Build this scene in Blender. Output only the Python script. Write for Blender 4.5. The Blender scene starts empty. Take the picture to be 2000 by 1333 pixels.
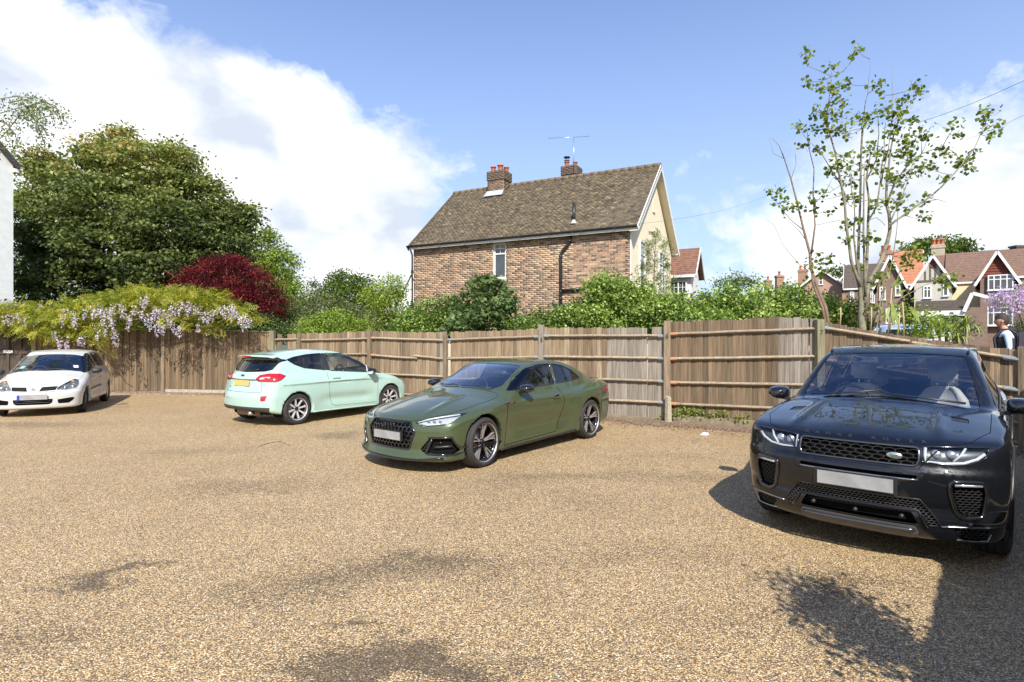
import bpy, bmesh, math, random
import numpy as np
from mathutils import Vector, Matrix
R = math.radians
rng = np.random.default_rng(7)
random.seed(7)
sc = bpy.context.scene
COL = sc.collection

# ------------------------------------------------------------------ camera
FPX, CH, HOR = 1110.0, 1.717, 659.5            # focal length in photo pixels, eye height, horizon row (2000 px wide frame)
cam = bpy.data.cameras.new('camera'); camo = bpy.data.objects.new('camera', cam); COL.objects.link(camo)
camo.location = (0, 0, CH); camo.rotation_euler = (R(90), 0, 0)
cam.sensor_width = 36.0; cam.lens = 36.0*FPX/2000.0; cam.shift_y = -(666.0-HOR)/2000.0
cam.clip_start = 0.05; cam.clip_end = 5000
sc.camera = camo
def px(x, y, Y):                                # photograph pixel at depth Y -> point
    return Vector(((x-1000.0)*Y/FPX, Y, CH+(HOR-y)*Y/FPX))
def gpx(x, y):                                  # photograph pixel on the ground
    Y = FPX*CH/(y-HOR); return Vector(((x-1000.0)*Y/FPX, Y, 0))

# ------------------------------------------------------------------ view
sc.view_settings.view_transform = 'Standard'; sc.view_settings.look = 'None'
sc.view_settings.gamma = 1.0; sc.view_settings.use_curve_mapping = False
sc.view_settings.exposure = 0.95
sc.cycles.max_bounces = 7; sc.cycles.diffuse_bounces = 3; sc.cycles.glossy_bounces = 4
sc.cycles.transparent_max_bounces = 12; sc.cycles.transmission_bounces = 4
sc.cycles.caustics_reflective = False; sc.cycles.caustics_refractive = False
sc.cycles.sample_clamp_indirect = 6.0
sc.cycles.use_denoising = True

# ------------------------------------------------------------------ sun and sky
SUN_EL = R(42); SUN_H = Vector((0.07, -1.0)).normalized()      # horizontal direction towards the sun (behind the camera)
to_sun = Vector((SUN_H.x*math.cos(SUN_EL), SUN_H.y*math.cos(SUN_EL), math.sin(SUN_EL)))
sl = bpy.data.lights.new('sun', 'SUN'); sl.energy = 3.65; sl.angle = R(0.53); sl.color = (1.0, 0.955, 0.88)
slo = bpy.data.objects.new('sun', sl); COL.objects.link(slo); slo.location = (0, 0, 30)
slo.rotation_euler = to_sun.to_track_quat('Z', 'Y').to_euler()

def build_world():
    w = bpy.data.worlds.new('World'); sc.world = w; w.use_nodes = True
    nt = w.node_tree; N = nt.nodes; L = nt.links; N.clear()
    out = N.new('ShaderNodeOutputWorld'); bg = N.new('ShaderNodeBackground'); L.new(bg.outputs[0], out.inputs[0])
    sky = N.new('ShaderNodeTexSky'); sky.sky_type = 'NISHITA'; sky.sun_disc = False
    sky.sun_elevation = SUN_EL; sky.sun_rotation = math.atan2(SUN_H.x, SUN_H.y)
    sky.air_density = 1.0; sky.dust_density = 0.6; sky.ozone_density = 1.6
    geo = N.new('ShaderNodeTexCoord'); D = geo.outputs['Generated']
    def math_(op, a, b=None, c=None, clamp=False):
        n = N.new('ShaderNodeMath'); n.operation = op; n.use_clamp = clamp
        for i, v in enumerate((a, b, c)):
            if v is None: continue
            if isinstance(v, (int, float)): n.inputs[i].default_value = v
            else: L.new(v, n.inputs[i])
        return n.outputs[0]
    def noise(scale, detail=6, rough=0.55, dist=0.0, off=(0, 0, 0), stretch=(1, 1, 1)):
        mp = N.new('ShaderNodeMapping'); mp.inputs['Location'].default_value = off; mp.inputs['Scale'].default_value = stretch
        L.new(D, mp.inputs[0]); n = N.new('ShaderNodeTexNoise'); L.new(mp.outputs[0], n.inputs['Vector'])
        n.inputs['Scale'].default_value = scale; n.inputs['Detail'].default_value = detail
        n.inputs['Roughness'].default_value = rough; n.inputs['Distortion'].default_value = dist
        return n.outputs['Fac']
    # cloud banks: soft lobes of cloud, each around its own direction in the sky
    banks = [(-40, 130, .14, .52), (-100, 260, .22, .5), (40, 250, .14, .40), (140, 330, .12, .22), (90, 160, .07, .34), (290, 190, .10, .40), (400, 225, .10, .34), (545, 165, .085, .44), (630, 205, .06, .34),
             (500, 280, .09, .16), (560, 440, .13, .5), (480, 560, .20, .5), (660, 470, .12, .52), (740, 440, .07, .36), (700, 560, .12, .45), (650, 320, .07, .30), (230, 470, .22, .42), (-300, 400, .4, .5),
             (790, 250, .07, .27), (880, 185, .045, .24), (910, 310, .07, .22), (770, 330, .06, .26), (840, 400, .05, .16),
             (1870, 195, .09, .26), (1850, 340, .13, .22), (1975, 400, .12, .34), (1945, 468, .05, .55), (1730, 400, .12, .20), (1580, 420, .14, .17), (1135, 240, .035, .20), (1640, 520, .20, .18), (2250, 350, .35, .4),
             (250, 45, .09, -.40), (430, 30, .12, -.40), (700, 70, .10, -.3), (150, 30, .05, -.25), (600, 10, .14, -.3), (1000, 60, .25, -.25), (470, 325, .045, -.16), (345, 285, .04, -.12), (1650, 120, .16, -.25), (1960, 60, .13, -.35), (2150, 60, .22, -.3), (1190, 190, .10, -.20), (1350, 330, .12, -.16), (1300, 100, .14, -.1)]
    tot = None
    for (bx, by, r, wt) in banks:
        d = Vector((bx-1000, FPX, HOR-by)).normalized()
        v = N.new('ShaderNodeVectorMath'); v.operation = 'DISTANCE'; L.new(D, v.inputs[0]); v.inputs[1].default_value = d
        q = math_('DIVIDE', v.outputs['Value'], r); q = math_('MULTIPLY', q, q); q = math_('MULTIPLY', q, -1.0)
        e = math_('MULTIPLY', math_('EXPONENT', q), wt)
        tot = e if tot is None else math_('ADD', tot, e)
    tot = math_('MAXIMUM', math_('MINIMUM', tot, 0.80), -0.3)
    sep = N.new('ShaderNodeSeparateXYZ'); L.new(D, sep.inputs[0])
    behind = math_('MULTIPLY', math_('MAXIMUM', math_('MULTIPLY', sep.outputs[1], -1.0), 0.0), 0.50)    # the cloud cover goes on behind
    tot = math_('ADD', tot, behind)
    n1 = noise(4.2, 12, 0.62, 0.5, (3.1, 1.7, 0.4), (1, 1, 1.5)); n2 = noise(15, 10, 0.66, 0.4, (1.2, 5.0, 2.2), (1, 1, 1.3))
    nn = math_('ADD', math_('MULTIPLY', n1, 0.62), math_('MULTIPLY', n2, 0.38))
    dens = math_('ADD', tot, math_('MULTIPLY', math_('SUBTRACT', nn, 0.5), 2.4))
    ramp = N.new('ShaderNodeValToRGB'); L.new(dens, ramp.inputs[0])
    cr = ramp.color_ramp; cr.elements[0].position = 0.10; cr.elements[0].color = (0, 0, 0, 1)
    cr.elements[1].position = 0.62; cr.elements[1].color = (1, 1, 1, 1)
    m_ = cr.elements.new(0.32); m_.color = (0.45, 0.45, 0.45, 1)
    # cloud tone: soft greyer hollows
    n3 = noise(5.0, 6, 0.5, 0.2, (8.3, 2.2, 7.1), (1, 1, 1.6))
    r2 = N.new('ShaderNodeValToRGB'); L.new(n3, r2.inputs[0]); c2 = r2.color_ramp
    c2.elements[0].position = 0.38; c2.elements[0].color = (3.9, 4.3, 5.0, 1); c2.elements[1].position = 0.60; c2.elements[1].color = (7.2, 7.2, 7.25, 1)
    # the sky itself, paler towards the horizon with summer haze
    hz = math_('POWER', math_('SUBTRACT', 1.0, math_('MAXIMUM', sep.outputs[2], 0.0), clamp=True), 1.9)
    g = N.new('ShaderNodeMix'); g.data_type = 'RGBA'; L.new(math_('MULTIPLY', hz, 0.95), g.inputs[0])
    gain = N.new('ShaderNodeMix'); gain.data_type = 'RGBA'; gain.blend_type = 'MULTIPLY'; gain.inputs[0].default_value = 1.0
    L.new(sky.outputs[0], gain.inputs[6]); gain.inputs[7].default_value = (.49, .72, 1.12, 1)
    L.new(gain.outputs[2], g.inputs[6]); g.inputs[7].default_value = (3.9, 4.75, 5.95, 1)
    mix = N.new('ShaderNodeMix'); mix.data_type = 'RGBA'; L.new(ramp.outputs[0], mix.inputs[0])
    L.new(g.outputs[2], mix.inputs[6]); L.new(r2.outputs[0], mix.inputs[7])
    L.new(mix.outputs[2], bg.inputs[0]); bg.inputs[1].default_value = 0.099
build_world()

# ------------------------------------------------------------------ object helpers
def link(o, parent=None):
    COL.objects.link(o)
    if parent is not None: o.parent = parent
    return o
def tag(o, label=None, cat=None, group=None, kind=None):
    if label: o['label'] = label
    if cat: o['category'] = cat
    if group: o['group'] = group
    if kind: o['kind'] = kind
    return o
def empty(name, loc=(0, 0, 0), rz=0.0, label=None, cat=None, group=None):
    o = bpy.data.objects.new(name, None); o.location = loc; o.rotation_euler = (0, 0, rz); o.empty_display_size = .2
    link(o); tag(o, label, cat, group); return o
def mesh_from(name, V, F, mats=(), smooth=False, mi=None, attr=None):
    me = bpy.data.meshes.new(name)
    if isinstance(V, np.ndarray): V = V.reshape(-1, 3)
    if isinstance(F, np.ndarray):
        k = F.shape[1]; n = len(F)
        me.vertices.add(len(V)); me.vertices.foreach_set('co', np.ascontiguousarray(V, dtype=np.float32).ravel())
        me.loops.add(n*k); me.loops.foreach_set('vertex_index', F.astype(np.int32).ravel())
        me.polygons.add(n); me.polygons.foreach_set('loop_start', np.arange(0, n*k, k, dtype=np.int32))
        me.update(calc_edges=True)
    else:
        me.from_pydata([tuple(v) for v in V], [], [tuple(f) for f in F])
    for m in mats: me.materials.append(m)
    if mi is not None: me.polygons.foreach_set('material_index', np.asarray(mi, dtype=np.int32))
    if smooth: me.polygons.foreach_set('use_smooth', np.ones(len(me.polygons), dtype=bool))
    if attr is not None:
        a = me.attributes.new('tint', 'FLOAT', 'POINT'); a.data.foreach_set('value', np.asarray(attr, dtype=np.float32))
    me.update(); return me
def obj(name, me, parent=None, loc=None, rot=None):
    o = bpy.data.objects.new(name, me)
    if loc is not None: o.location = loc
    if rot is not None: o.rotation_euler = rot
    return link(o, parent)

class MB:
    """collects boxes, bars, tubes, lathes; build() links them as one mesh object"""
    def __init__(s): s.v = []; s.f = []; s.m = []; s.cm = 0; s.sm = []
    def add(s, V, F, smooth=False):
        b = len(s.v); s.v += [tuple(v) for v in V]
        for f in F: s.f.append(tuple(b+i for i in f)); s.m.append(s.cm); s.sm.append(smooth)
        return s
    def box(s, c, d, rz=0.0, M=None):
        hx, hy, hz = d[0]/2, d[1]/2, d[2]/2
        V = [Vector((x*hx, y*hy, z*hz)) for x, y, z in ((-1,-1,-1),(1,-1,-1),(1,1,-1),(-1,1,-1),(-1,-1,1),(1,-1,1),(1,1,1),(-1,1,1))]
        if M is not None: V = [M @ v for v in V]
        elif rz: m = Matrix.Rotation(rz, 3, 'Z'); V = [m @ v for v in V]
        V = [v+Vector(c) for v in V]
        return s.add(V, [(0,3,2,1),(4,5,6,7),(0,1,5,4),(1,2,6,5),(2,3,7,6),(3,0,4,7)])
    def bbox(s, a, b):
        return s.box([(p+q)/2 for p, q in zip(a, b)], [abs(q-p) for p, q in zip(a, b)])
    def quad(s, a, b, c, d): return s.add([a, b, c, d], [(0,1,2,3)])
    def bar(s, a, b, w, h, up=(0, 0, 1)):
        a = Vector(a); b = Vector(b); d = (b-a)
        if d.length < 1e-6: return s
        d.normalize(); u = Vector(up)
        if abs(d.dot(u)) > .98: u = Vector((1, 0, 0))
        sx = d.cross(u).normalized(); u = sx.cross(d)
        V = []
        for p in (a, b):
            for i, j in ((-1,-1),(1,-1),(1,1),(-1,1)): V.append(p+sx*(i*w/2)+u*(j*h/2))
        return s.add(V, [(0,1,2,3),(7,6,5,4),(0,4,5,1),(1,5,6,2),(2,6,7,3),(3,7,4,0)])
    def tube(s, pts, rad, n=8, closed=False, cap=True, smooth=True):
        pts = [Vector(p) for p in pts]; m = len(pts)
        if isinstance(rad, (int, float)): rad = [rad]*m
        V = []; pu = None
        for i, p in enumerate(pts):
            if closed: d = pts[(i+1) % m]-pts[i-1]
            else: d = pts[min(i+1, m-1)]-pts[max(i-1, 0)]
            if d.length < 1e-9: d = Vector((0, 0, 1))
            d.normalize()
            if pu is None:
                u = Vector((0, 0, 1)) if abs(d.z) < .9 else Vector((1, 0, 0))
            else: u = pu
            u = (u-d*u.dot(d))
            if u.length < 1e-6: u = Vector((1, 0, 0))
            u.normalize(); pu = u; w = d.cross(u)
            for k in range(n):
                a = 2*math.pi*k/n; V.append(p+(u*math.cos(a)+w*math.sin(a))*rad[i])
        F = []
        for i in range(m if closed else m-1):
            j = (i+1) % m
            for k in range(n):
                l = (k+1) % n; F.append((i*n+k, i*n+l, j*n+l, j*n+k))
        if cap and not closed: F.append(tuple(range(n-1, -1, -1))); F.append(tuple((m-1)*n+k for k in range(n)))
        return s.add(V, F, smooth)
    def lathe(s, prof, n=24, M=None, smooth=True, cap=False):
        """prof: list of (r, z); turned about z"""
        V = []
        for r, z in prof:
            for k in range(n):
                a = 2*math.pi*k/n; v = Vector((r*math.cos(a), r*math.sin(a), z)); V.append(M @ v if M is not None else v)
        F = []
        for i in range(len(prof)-1):
            for k in range(n):
                l = (k+1) % n; F.append((i*n+k, i*n+l, (i+1)*n+l, (i+1)*n+k))
        if cap: F.append(tuple(range(n-1, -1, -1))); F.append(tuple((len(prof)-1)*n+k for k in range(n)))
        return s.add(V, F, smooth)
    def prism(s, poly, a, b, axis='y'):
        """extrude a 2D polygon (u, w) along axis from a to b"""
        def P(u, w, t):
            return {'y': (u, t, w), 'x': (t, u, w), 'z': (u, w, t)}[axis]
        n = len(poly); V = [P(u, w, a) for u, w in poly]+[P(u, w, b) for u, w in poly]
        F = [tuple(range(n))[::-1], tuple(range(n, 2*n))]+[(i, (i+1) % n, n+(i+1) % n, n+i) for i in range(n)]
        return s.add(V, F)
    def build(s, name, mats, parent=None, loc=None, rot=None):
        if not isinstance(mats, (list, tuple)): mats = [mats]
        me = bpy.data.meshes.new(name); me.from_pydata(s.v, [], s.f)
        for m in mats: me.materials.append(m)
        me.polygons.foreach_set('material_index', s.m); me.polygons.foreach_set('use_smooth', s.sm)
        me.update(); return obj(name, me, parent, loc, rot)
def fix_normals(o):
    bm = bmesh.new(); bm.from_mesh(o.data); bmesh.ops.recalc_face_normals(bm, faces=bm.faces); bm.to_mesh(o.data); bm.free(); return o
def bevel(o, w=0.004, seg=1, ang=35):
    bm = bmesh.new(); bm.from_mesh(o.data); bmesh.ops.remove_doubles(bm, verts=bm.verts, dist=1e-5)
    bmesh.ops.recalc_face_normals(bm, faces=bm.faces)
    ed = [e for e in bm.edges if len(e.link_faces) == 2 and e.calc_face_angle(0) > R(ang)]
    bmesh.ops.bevel(bm, geom=ed, offset=w, segments=seg, affect='EDGES', clamp_overlap=True)
    bm.to_mesh(o.data); bm.free(); return o
def text_obj(name, ch, size, ext, m, parent, loc, rot):
    cu = bpy.data.curves.new('t', 'FONT'); cu.body = ch; cu.size = size; cu.extrude = ext; cu.align_x = 'CENTER'; cu.align_y = 'CENTER'; cu.resolution_u = 3
    tmp = bpy.data.objects.new('t', cu); COL.objects.link(tmp); me = bpy.data.meshes.new_from_object(tmp.evaluated_get(bpy.context.evaluated_depsgraph_get())); bpy.data.objects.remove(tmp)
    me.materials.clear(); me.materials.append(m); return obj(name, me, parent, loc, rot)
def dup_tree(o, parent=None):
    c = o.copy(); link(c, parent)
    for ch in o.children: dup_tree(ch, c)
    return c

# ------------------------------------------------------------------ materials
MATS = {}
def mat(name, col=(.5, .5, .5), col2=None, scale=8.0, rough=.6, metal=0.0, coat=0.0, bump=0.0, bscale=None, detail=5,
        spec=.5, stretch=(1, 1, 1), objrand=0.0, ramp=None, coord='Object', attr=False, rand_ramp=None, trans=0.0, emit=None, rvar=0.0, contrast=(.35, .65)):
    if name in MATS: return MATS[name]
    m = bpy.data.materials.new(name); m.use_nodes = True; MATS[name] = m
    nt = m.node_tree; N = nt.nodes; L = nt.links; b = N['Principled BSDF']
    b.inputs['Roughness'].default_value = rough; b.inputs['Metallic'].default_value = metal
    b.inputs['Coat Weight'].default_value = coat; b.inputs['Coat Roughness'].default_value = .03
    b.inputs['Specular IOR Level'].default_value = spec
    if trans: b.inputs['Transmission Weight'].default_value = trans
    if emit: b.inputs['Emission Color'].default_value = (*emit[:3], 1); b.inputs['Emission Strength'].default_value = emit[3]
    tc = N.new('ShaderNodeTexCoord'); mp = N.new('ShaderNodeMapping'); L.new(tc.outputs[coord], mp.inputs[0]); mp.inputs['Scale'].default_value = stretch
    oi = None
    if objrand or rand_ramp:
        oi = N.new('ShaderNodeObjectInfo')
        mu = N.new('ShaderNodeMath'); mu.operation = 'MULTIPLY'; mu.inputs[1].default_value = 37.0; L.new(oi.outputs['Random'], mu.inputs[0])
        cx = N.new('ShaderNodeCombineXYZ'); L.new(mu.outputs[0], cx.inputs[0]); L.new(mu.outputs[0], cx.inputs[1]); L.new(mu.outputs[0], cx.inputs[2])
        L.new(cx.outputs[0], mp.inputs['Location'])
    nz = N.new('ShaderNodeTexNoise'); L.new(mp.outputs[0], nz.inputs['Vector']); nz.inputs['Scale'].default_value = scale; nz.inputs['Detail'].default_value = detail
    nz.inputs['Roughness'].default_value = .6
    mr = N.new('ShaderNodeMapRange'); L.new(nz.outputs['Fac'], mr.inputs['Value']); mr.inputs['From Min'].default_value = contrast[0]; mr.inputs['From Max'].default_value = contrast[1]
    col2 = col2 or tuple(c*.9 for c in col)
    mx = N.new('ShaderNodeMix'); mx.data_type = 'RGBA'; L.new(mr.outputs[0], mx.inputs[0])
    def setc(sock, c): sock.default_value = (*c, 1)
    setc(mx.inputs[6], col); setc(mx.inputs[7], col2); last = mx.outputs[2]
    src = None
    if rand_ramp:
        rr = N.new('ShaderNodeValToRGB'); rr.color_ramp.interpolation = 'LINEAR'
        if attr: at = N.new('ShaderNodeAttribute'); at.attribute_name = 'tint'; L.new(at.outputs['Fac'], rr.inputs[0])
        else: L.new(oi.outputs['Random'], rr.inputs[0])
        els = rr.color_ramp.elements
        els[0].position = rand_ramp[0][0]; els[0].color = (*rand_ramp[0][1], 1); els[1].position = rand_ramp[-1][0]; els[1].color = (*rand_ramp[-1][1], 1)
        for p, c in rand_ramp[1:-1]: e = els.new(p); e.color = (*c, 1)
        m2 = N.new('ShaderNodeMix'); m2.data_type = 'RGBA'; m2.blend_type = 'MULTIPLY'; m2.inputs[0].default_value = 1.0
        L.new(rr.outputs[0], m2.inputs[6]); L.new(last, m2.inputs[7]); last = m2.outputs[2]
    elif objrand:
        hs = N.new('ShaderNodeHueSaturation'); mr2 = N.new('ShaderNodeMapRange'); L.new(oi.outputs['Random'], mr2.inputs['Value'])
        mr2.inputs['To Min'].default_value = 1-objrand; mr2.inputs['To Max'].default_value = 1+objrand
        L.new(mr2.outputs[0], hs.inputs['Value']); L.new(last, hs.inputs['Color']); last = hs.outputs[0]
    L.new(last, b.inputs['Base Color'])
    if rvar:
        m3 = N.new('ShaderNodeMapRange'); L.new(nz.outputs['Fac'], m3.inputs['Value']); m3.inputs['To Min'].default_value = rough-rvar; m3.inputs['To Max'].default_value = rough+rvar
        L.new(m3.outputs[0], b.inputs['Roughness'])
    if bump:
        nb = nz
        if bscale: nb = N.new('ShaderNodeTexNoise'); L.new(mp.outputs[0], nb.inputs['Vector']); nb.inputs['Scale'].default_value = bscale; nb.inputs['Detail'].default_value = 6
        bp = N.new('ShaderNodeBump'); bp.inputs['Strength'].default_value = 1.0; bp.inputs['Distance'].default_value = bump; L.new(nb.outputs['Fac'], bp.inputs['Height']); L.new(bp.outputs[0], b.inputs['Normal'])
    return m

def leaf_mat(name, ramp, transl=.35, rough=.5):
    if name in MATS: return MATS[name]
    m = bpy.data.materials.new(name); m.use_nodes = True; MATS[name] = m
    nt = m.node_tree; N = nt.nodes; L = nt.links; b = N['Principled BSDF']; out = N['Material Output']
    at = N.new('ShaderNodeAttribute'); at.attribute_name = 'tint'
    rr = N.new('ShaderNodeValToRGB'); L.new(at.outputs['Fac'], rr.inputs[0]); els = rr.color_ramp.elements
    els[0].position = ramp[0][0]; els[0].color = (*ramp[0][1], 1); els[1].position = ramp[-1][0]; els[1].color = (*ramp[-1][1], 1)
    for p, c in ramp[1:-1]: e = els.new(p); e.color = (*c, 1)
    L.new(rr.outputs[0], b.inputs['Base Color']); b.inputs['Roughness'].default_value = rough; b.inputs['Specular IOR Level'].default_value = .35
    tr = N.new('ShaderNodeBsdfTranslucent')
    hs = N.new('ShaderNodeHueSaturation'); hs.inputs['Saturation'].default_value = 1.1; hs.inputs['Value'].default_value = 1.7; L.new(rr.outputs[0], hs.inputs['Color']); L.new(hs.outputs[0], tr.inputs[0])
    ms = N.new('ShaderNodeMixShader'); ms.inputs[0].default_value = transl; L.new(b.outputs[0], ms.inputs[1]); L.new(tr.outputs[0], ms.inputs[2]); L.new(ms.outputs[0], out.inputs[0])
    return m
# ================================================================== ground
def ground_mat():
    m = bpy.data.materials.new('gravel'); m.use_nodes = True; nt = m.node_tree; N = nt.nodes; L = nt.links; b = N['Principled BSDF']
    tc = N.new('ShaderNodeTexCoord'); O = tc.outputs['Object']
    def vor(scale, feat='F1'):
        v = N.new('ShaderNodeTexVoronoi'); v.feature = feat; v.inputs['Scale'].default_value = scale; L.new(O, v.inputs['Vector']); return v
    def noi(scale, det=5, rough=.55, dist=0.0, loc=(0, 0, 0)):
        mp = N.new('ShaderNodeMapping'); mp.inputs['Location'].default_value = loc; L.new(O, mp.inputs[0])
        n = N.new('ShaderNodeTexNoise'); n.inputs['Scale'].default_value = scale; n.inputs['Detail'].default_value = det; n.inputs['Roughness'].default_value = rough; n.inputs['Distortion'].default_value = dist
        L.new(mp.outputs[0], n.inputs['Vector']); return n.outputs['Fac']
    def mr(v, a, b_, c=0.0, d=1.0):
        n = N.new('ShaderNodeMapRange'); L.new(v, n.inputs['Value']); n.inputs['From Min'].default_value = a; n.inputs['From Max'].default_value = b_; n.inputs['To Min'].default_value = c; n.inputs['To Max'].default_value = d; return n.outputs[0]
    def mix(f, a, c, blend='MIX'):
        n = N.new('ShaderNodeMix'); n.data_type = 'RGBA'; n.blend_type = blend
        for i, v in ((0, f), (6, a), (7, c)):
            if isinstance(v, (int, float)): n.inputs[i].default_value = v
            elif isinstance(v, tuple): n.inputs[i].default_value = (*v, 1)
            else: L.new(v, n.inputs[i])
        return n.outputs[2]
    v1 = vor(106); v2 = vor(46)
    sep = N.new('ShaderNodeSeparateColor'); L.new(v1.outputs['Color'], sep.inputs[0])
    rr = N.new('ShaderNodeValToRGB'); L.new(sep.outputs[0], rr.inputs[0]); e = rr.color_ramp.elements
    cols = [(0, (.12, .09, .055)), (.14, (.34, .245, .14)), (.4, (.54, .405, .235)), (.62, (.68, .53, .325)), (.8, (.62, .43, .22)), (.92, (.84, .73, .53)), (1, (.9, .86, .76))]
    e[0].position = 0; e[0].color = (*cols[0][1], 1); e[1].position = 1; e[1].color = (*cols[-1][1], 1)
    for p, c in cols[1:-1]: q = e.new(p); q.color = (*c, 1)
    base = rr.outputs[0]
    sep2 = N.new('ShaderNodeSeparateColor'); L.new(v2.outputs['Color'], sep2.inputs[0])
    base = mix(mr(sep2.outputs[1], .80, .82), base, mix(.6, base, (.30, .26, .21)))
    # binder showing between the stones
    gap = mr(v1.outputs['Distance'], .0046*88, .0080*88)
    base = mix(gap, base, (.15, .115, .072))
    # worn and stained patches: dull grey where the stone is rubbed off, oily round the bays
    stain = noi(.42, 5, .6, .4, (3.3, 1.2, 0)); fine = noi(2.6, 4, .6, .2, (7, 3, 0))
    s = N.new('ShaderNodeMath'); s.operation = 'ADD'; L.new(mr(stain, .52, .75, 0, .42), s.inputs[0]); L.new(mr(fine, .58, .8, 0, .25), s.inputs[1])
    last = s.outputs[0]
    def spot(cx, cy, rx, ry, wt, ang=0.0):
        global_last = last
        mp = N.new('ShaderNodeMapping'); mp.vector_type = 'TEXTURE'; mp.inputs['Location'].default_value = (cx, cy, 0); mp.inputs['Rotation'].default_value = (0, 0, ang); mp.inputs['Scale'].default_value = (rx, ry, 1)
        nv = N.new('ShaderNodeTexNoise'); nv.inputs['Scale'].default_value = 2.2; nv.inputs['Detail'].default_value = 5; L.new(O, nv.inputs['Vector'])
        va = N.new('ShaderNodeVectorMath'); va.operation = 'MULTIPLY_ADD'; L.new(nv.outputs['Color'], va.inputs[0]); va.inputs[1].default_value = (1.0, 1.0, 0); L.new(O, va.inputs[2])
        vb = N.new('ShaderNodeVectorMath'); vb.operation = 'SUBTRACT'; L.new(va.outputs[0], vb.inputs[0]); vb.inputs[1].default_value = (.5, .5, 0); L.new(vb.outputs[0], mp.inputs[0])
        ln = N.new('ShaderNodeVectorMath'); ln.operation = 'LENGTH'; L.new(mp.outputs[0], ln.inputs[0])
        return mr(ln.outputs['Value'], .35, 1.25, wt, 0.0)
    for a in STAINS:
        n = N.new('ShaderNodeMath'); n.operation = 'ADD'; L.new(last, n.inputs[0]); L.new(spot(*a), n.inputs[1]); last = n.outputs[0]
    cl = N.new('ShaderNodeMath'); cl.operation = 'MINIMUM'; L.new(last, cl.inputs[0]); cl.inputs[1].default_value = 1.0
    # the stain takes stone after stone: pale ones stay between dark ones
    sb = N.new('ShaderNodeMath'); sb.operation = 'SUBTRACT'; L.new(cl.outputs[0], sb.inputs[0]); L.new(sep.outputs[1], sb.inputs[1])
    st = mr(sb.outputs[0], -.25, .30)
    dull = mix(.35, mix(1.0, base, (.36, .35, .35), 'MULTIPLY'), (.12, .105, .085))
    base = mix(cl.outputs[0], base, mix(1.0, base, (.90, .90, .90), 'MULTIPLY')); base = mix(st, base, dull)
    big = noi(.9, 3, .5, 0, (2, 9, 0)); base = mix(mr(big, .3, .7), mix(1.0, base, (1.12, 1.02, .86), 'MULTIPLY'), mix(1.0, base, (1.24, 1.13, .95), 'MULTIPLY'))
    L.new(base, b.inputs['Base Color']); b.inputs['Roughness'].default_value = .62; b.inputs['Specular IOR Level'].default_value = .35
    bp = N.new('ShaderNodeBump'); bp.inputs['Distance'].default_value = .006; bp.inputs['Strength'].default_value = 1.0
    inv = mr(v1.outputs['Distance'], 0, .0085*106, 1, 0); L.new(inv, bp.inputs['Height']); L.new(bp.outputs[0], b.inputs['Normal'])
    return m
def gs(x, y, rx, ry, wt, ang=0.0):
    p = gpx(x, y); return (p.x, p.y, rx, ry, wt, ang)
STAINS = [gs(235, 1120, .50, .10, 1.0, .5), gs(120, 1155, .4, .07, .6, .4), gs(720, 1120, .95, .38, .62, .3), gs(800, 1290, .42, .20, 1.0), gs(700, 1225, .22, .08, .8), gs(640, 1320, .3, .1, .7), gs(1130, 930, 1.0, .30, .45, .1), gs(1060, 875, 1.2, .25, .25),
          gs(1350, 930, .6, .3, .35), gs(480, 950, 1.1, .45, .36, .2), gs(660, 850, .5, .35, .40), gs(1650, 1150, .5, .22, .5), gs(1250, 1080, .8, .3, .28),
          gs(420, 880, 1.5, .25, .22, .1), gs(60, 830, 1.5, .5, .45), gs(1300, 890, 1.0, .25, .25), gs(930, 1100, .6, .12, .25), gs(1480, 1200, .5, .16, .2), gs(60, 1250, .5, .3, .35), gs(900, 1320, .6, .16, .5)]
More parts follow.
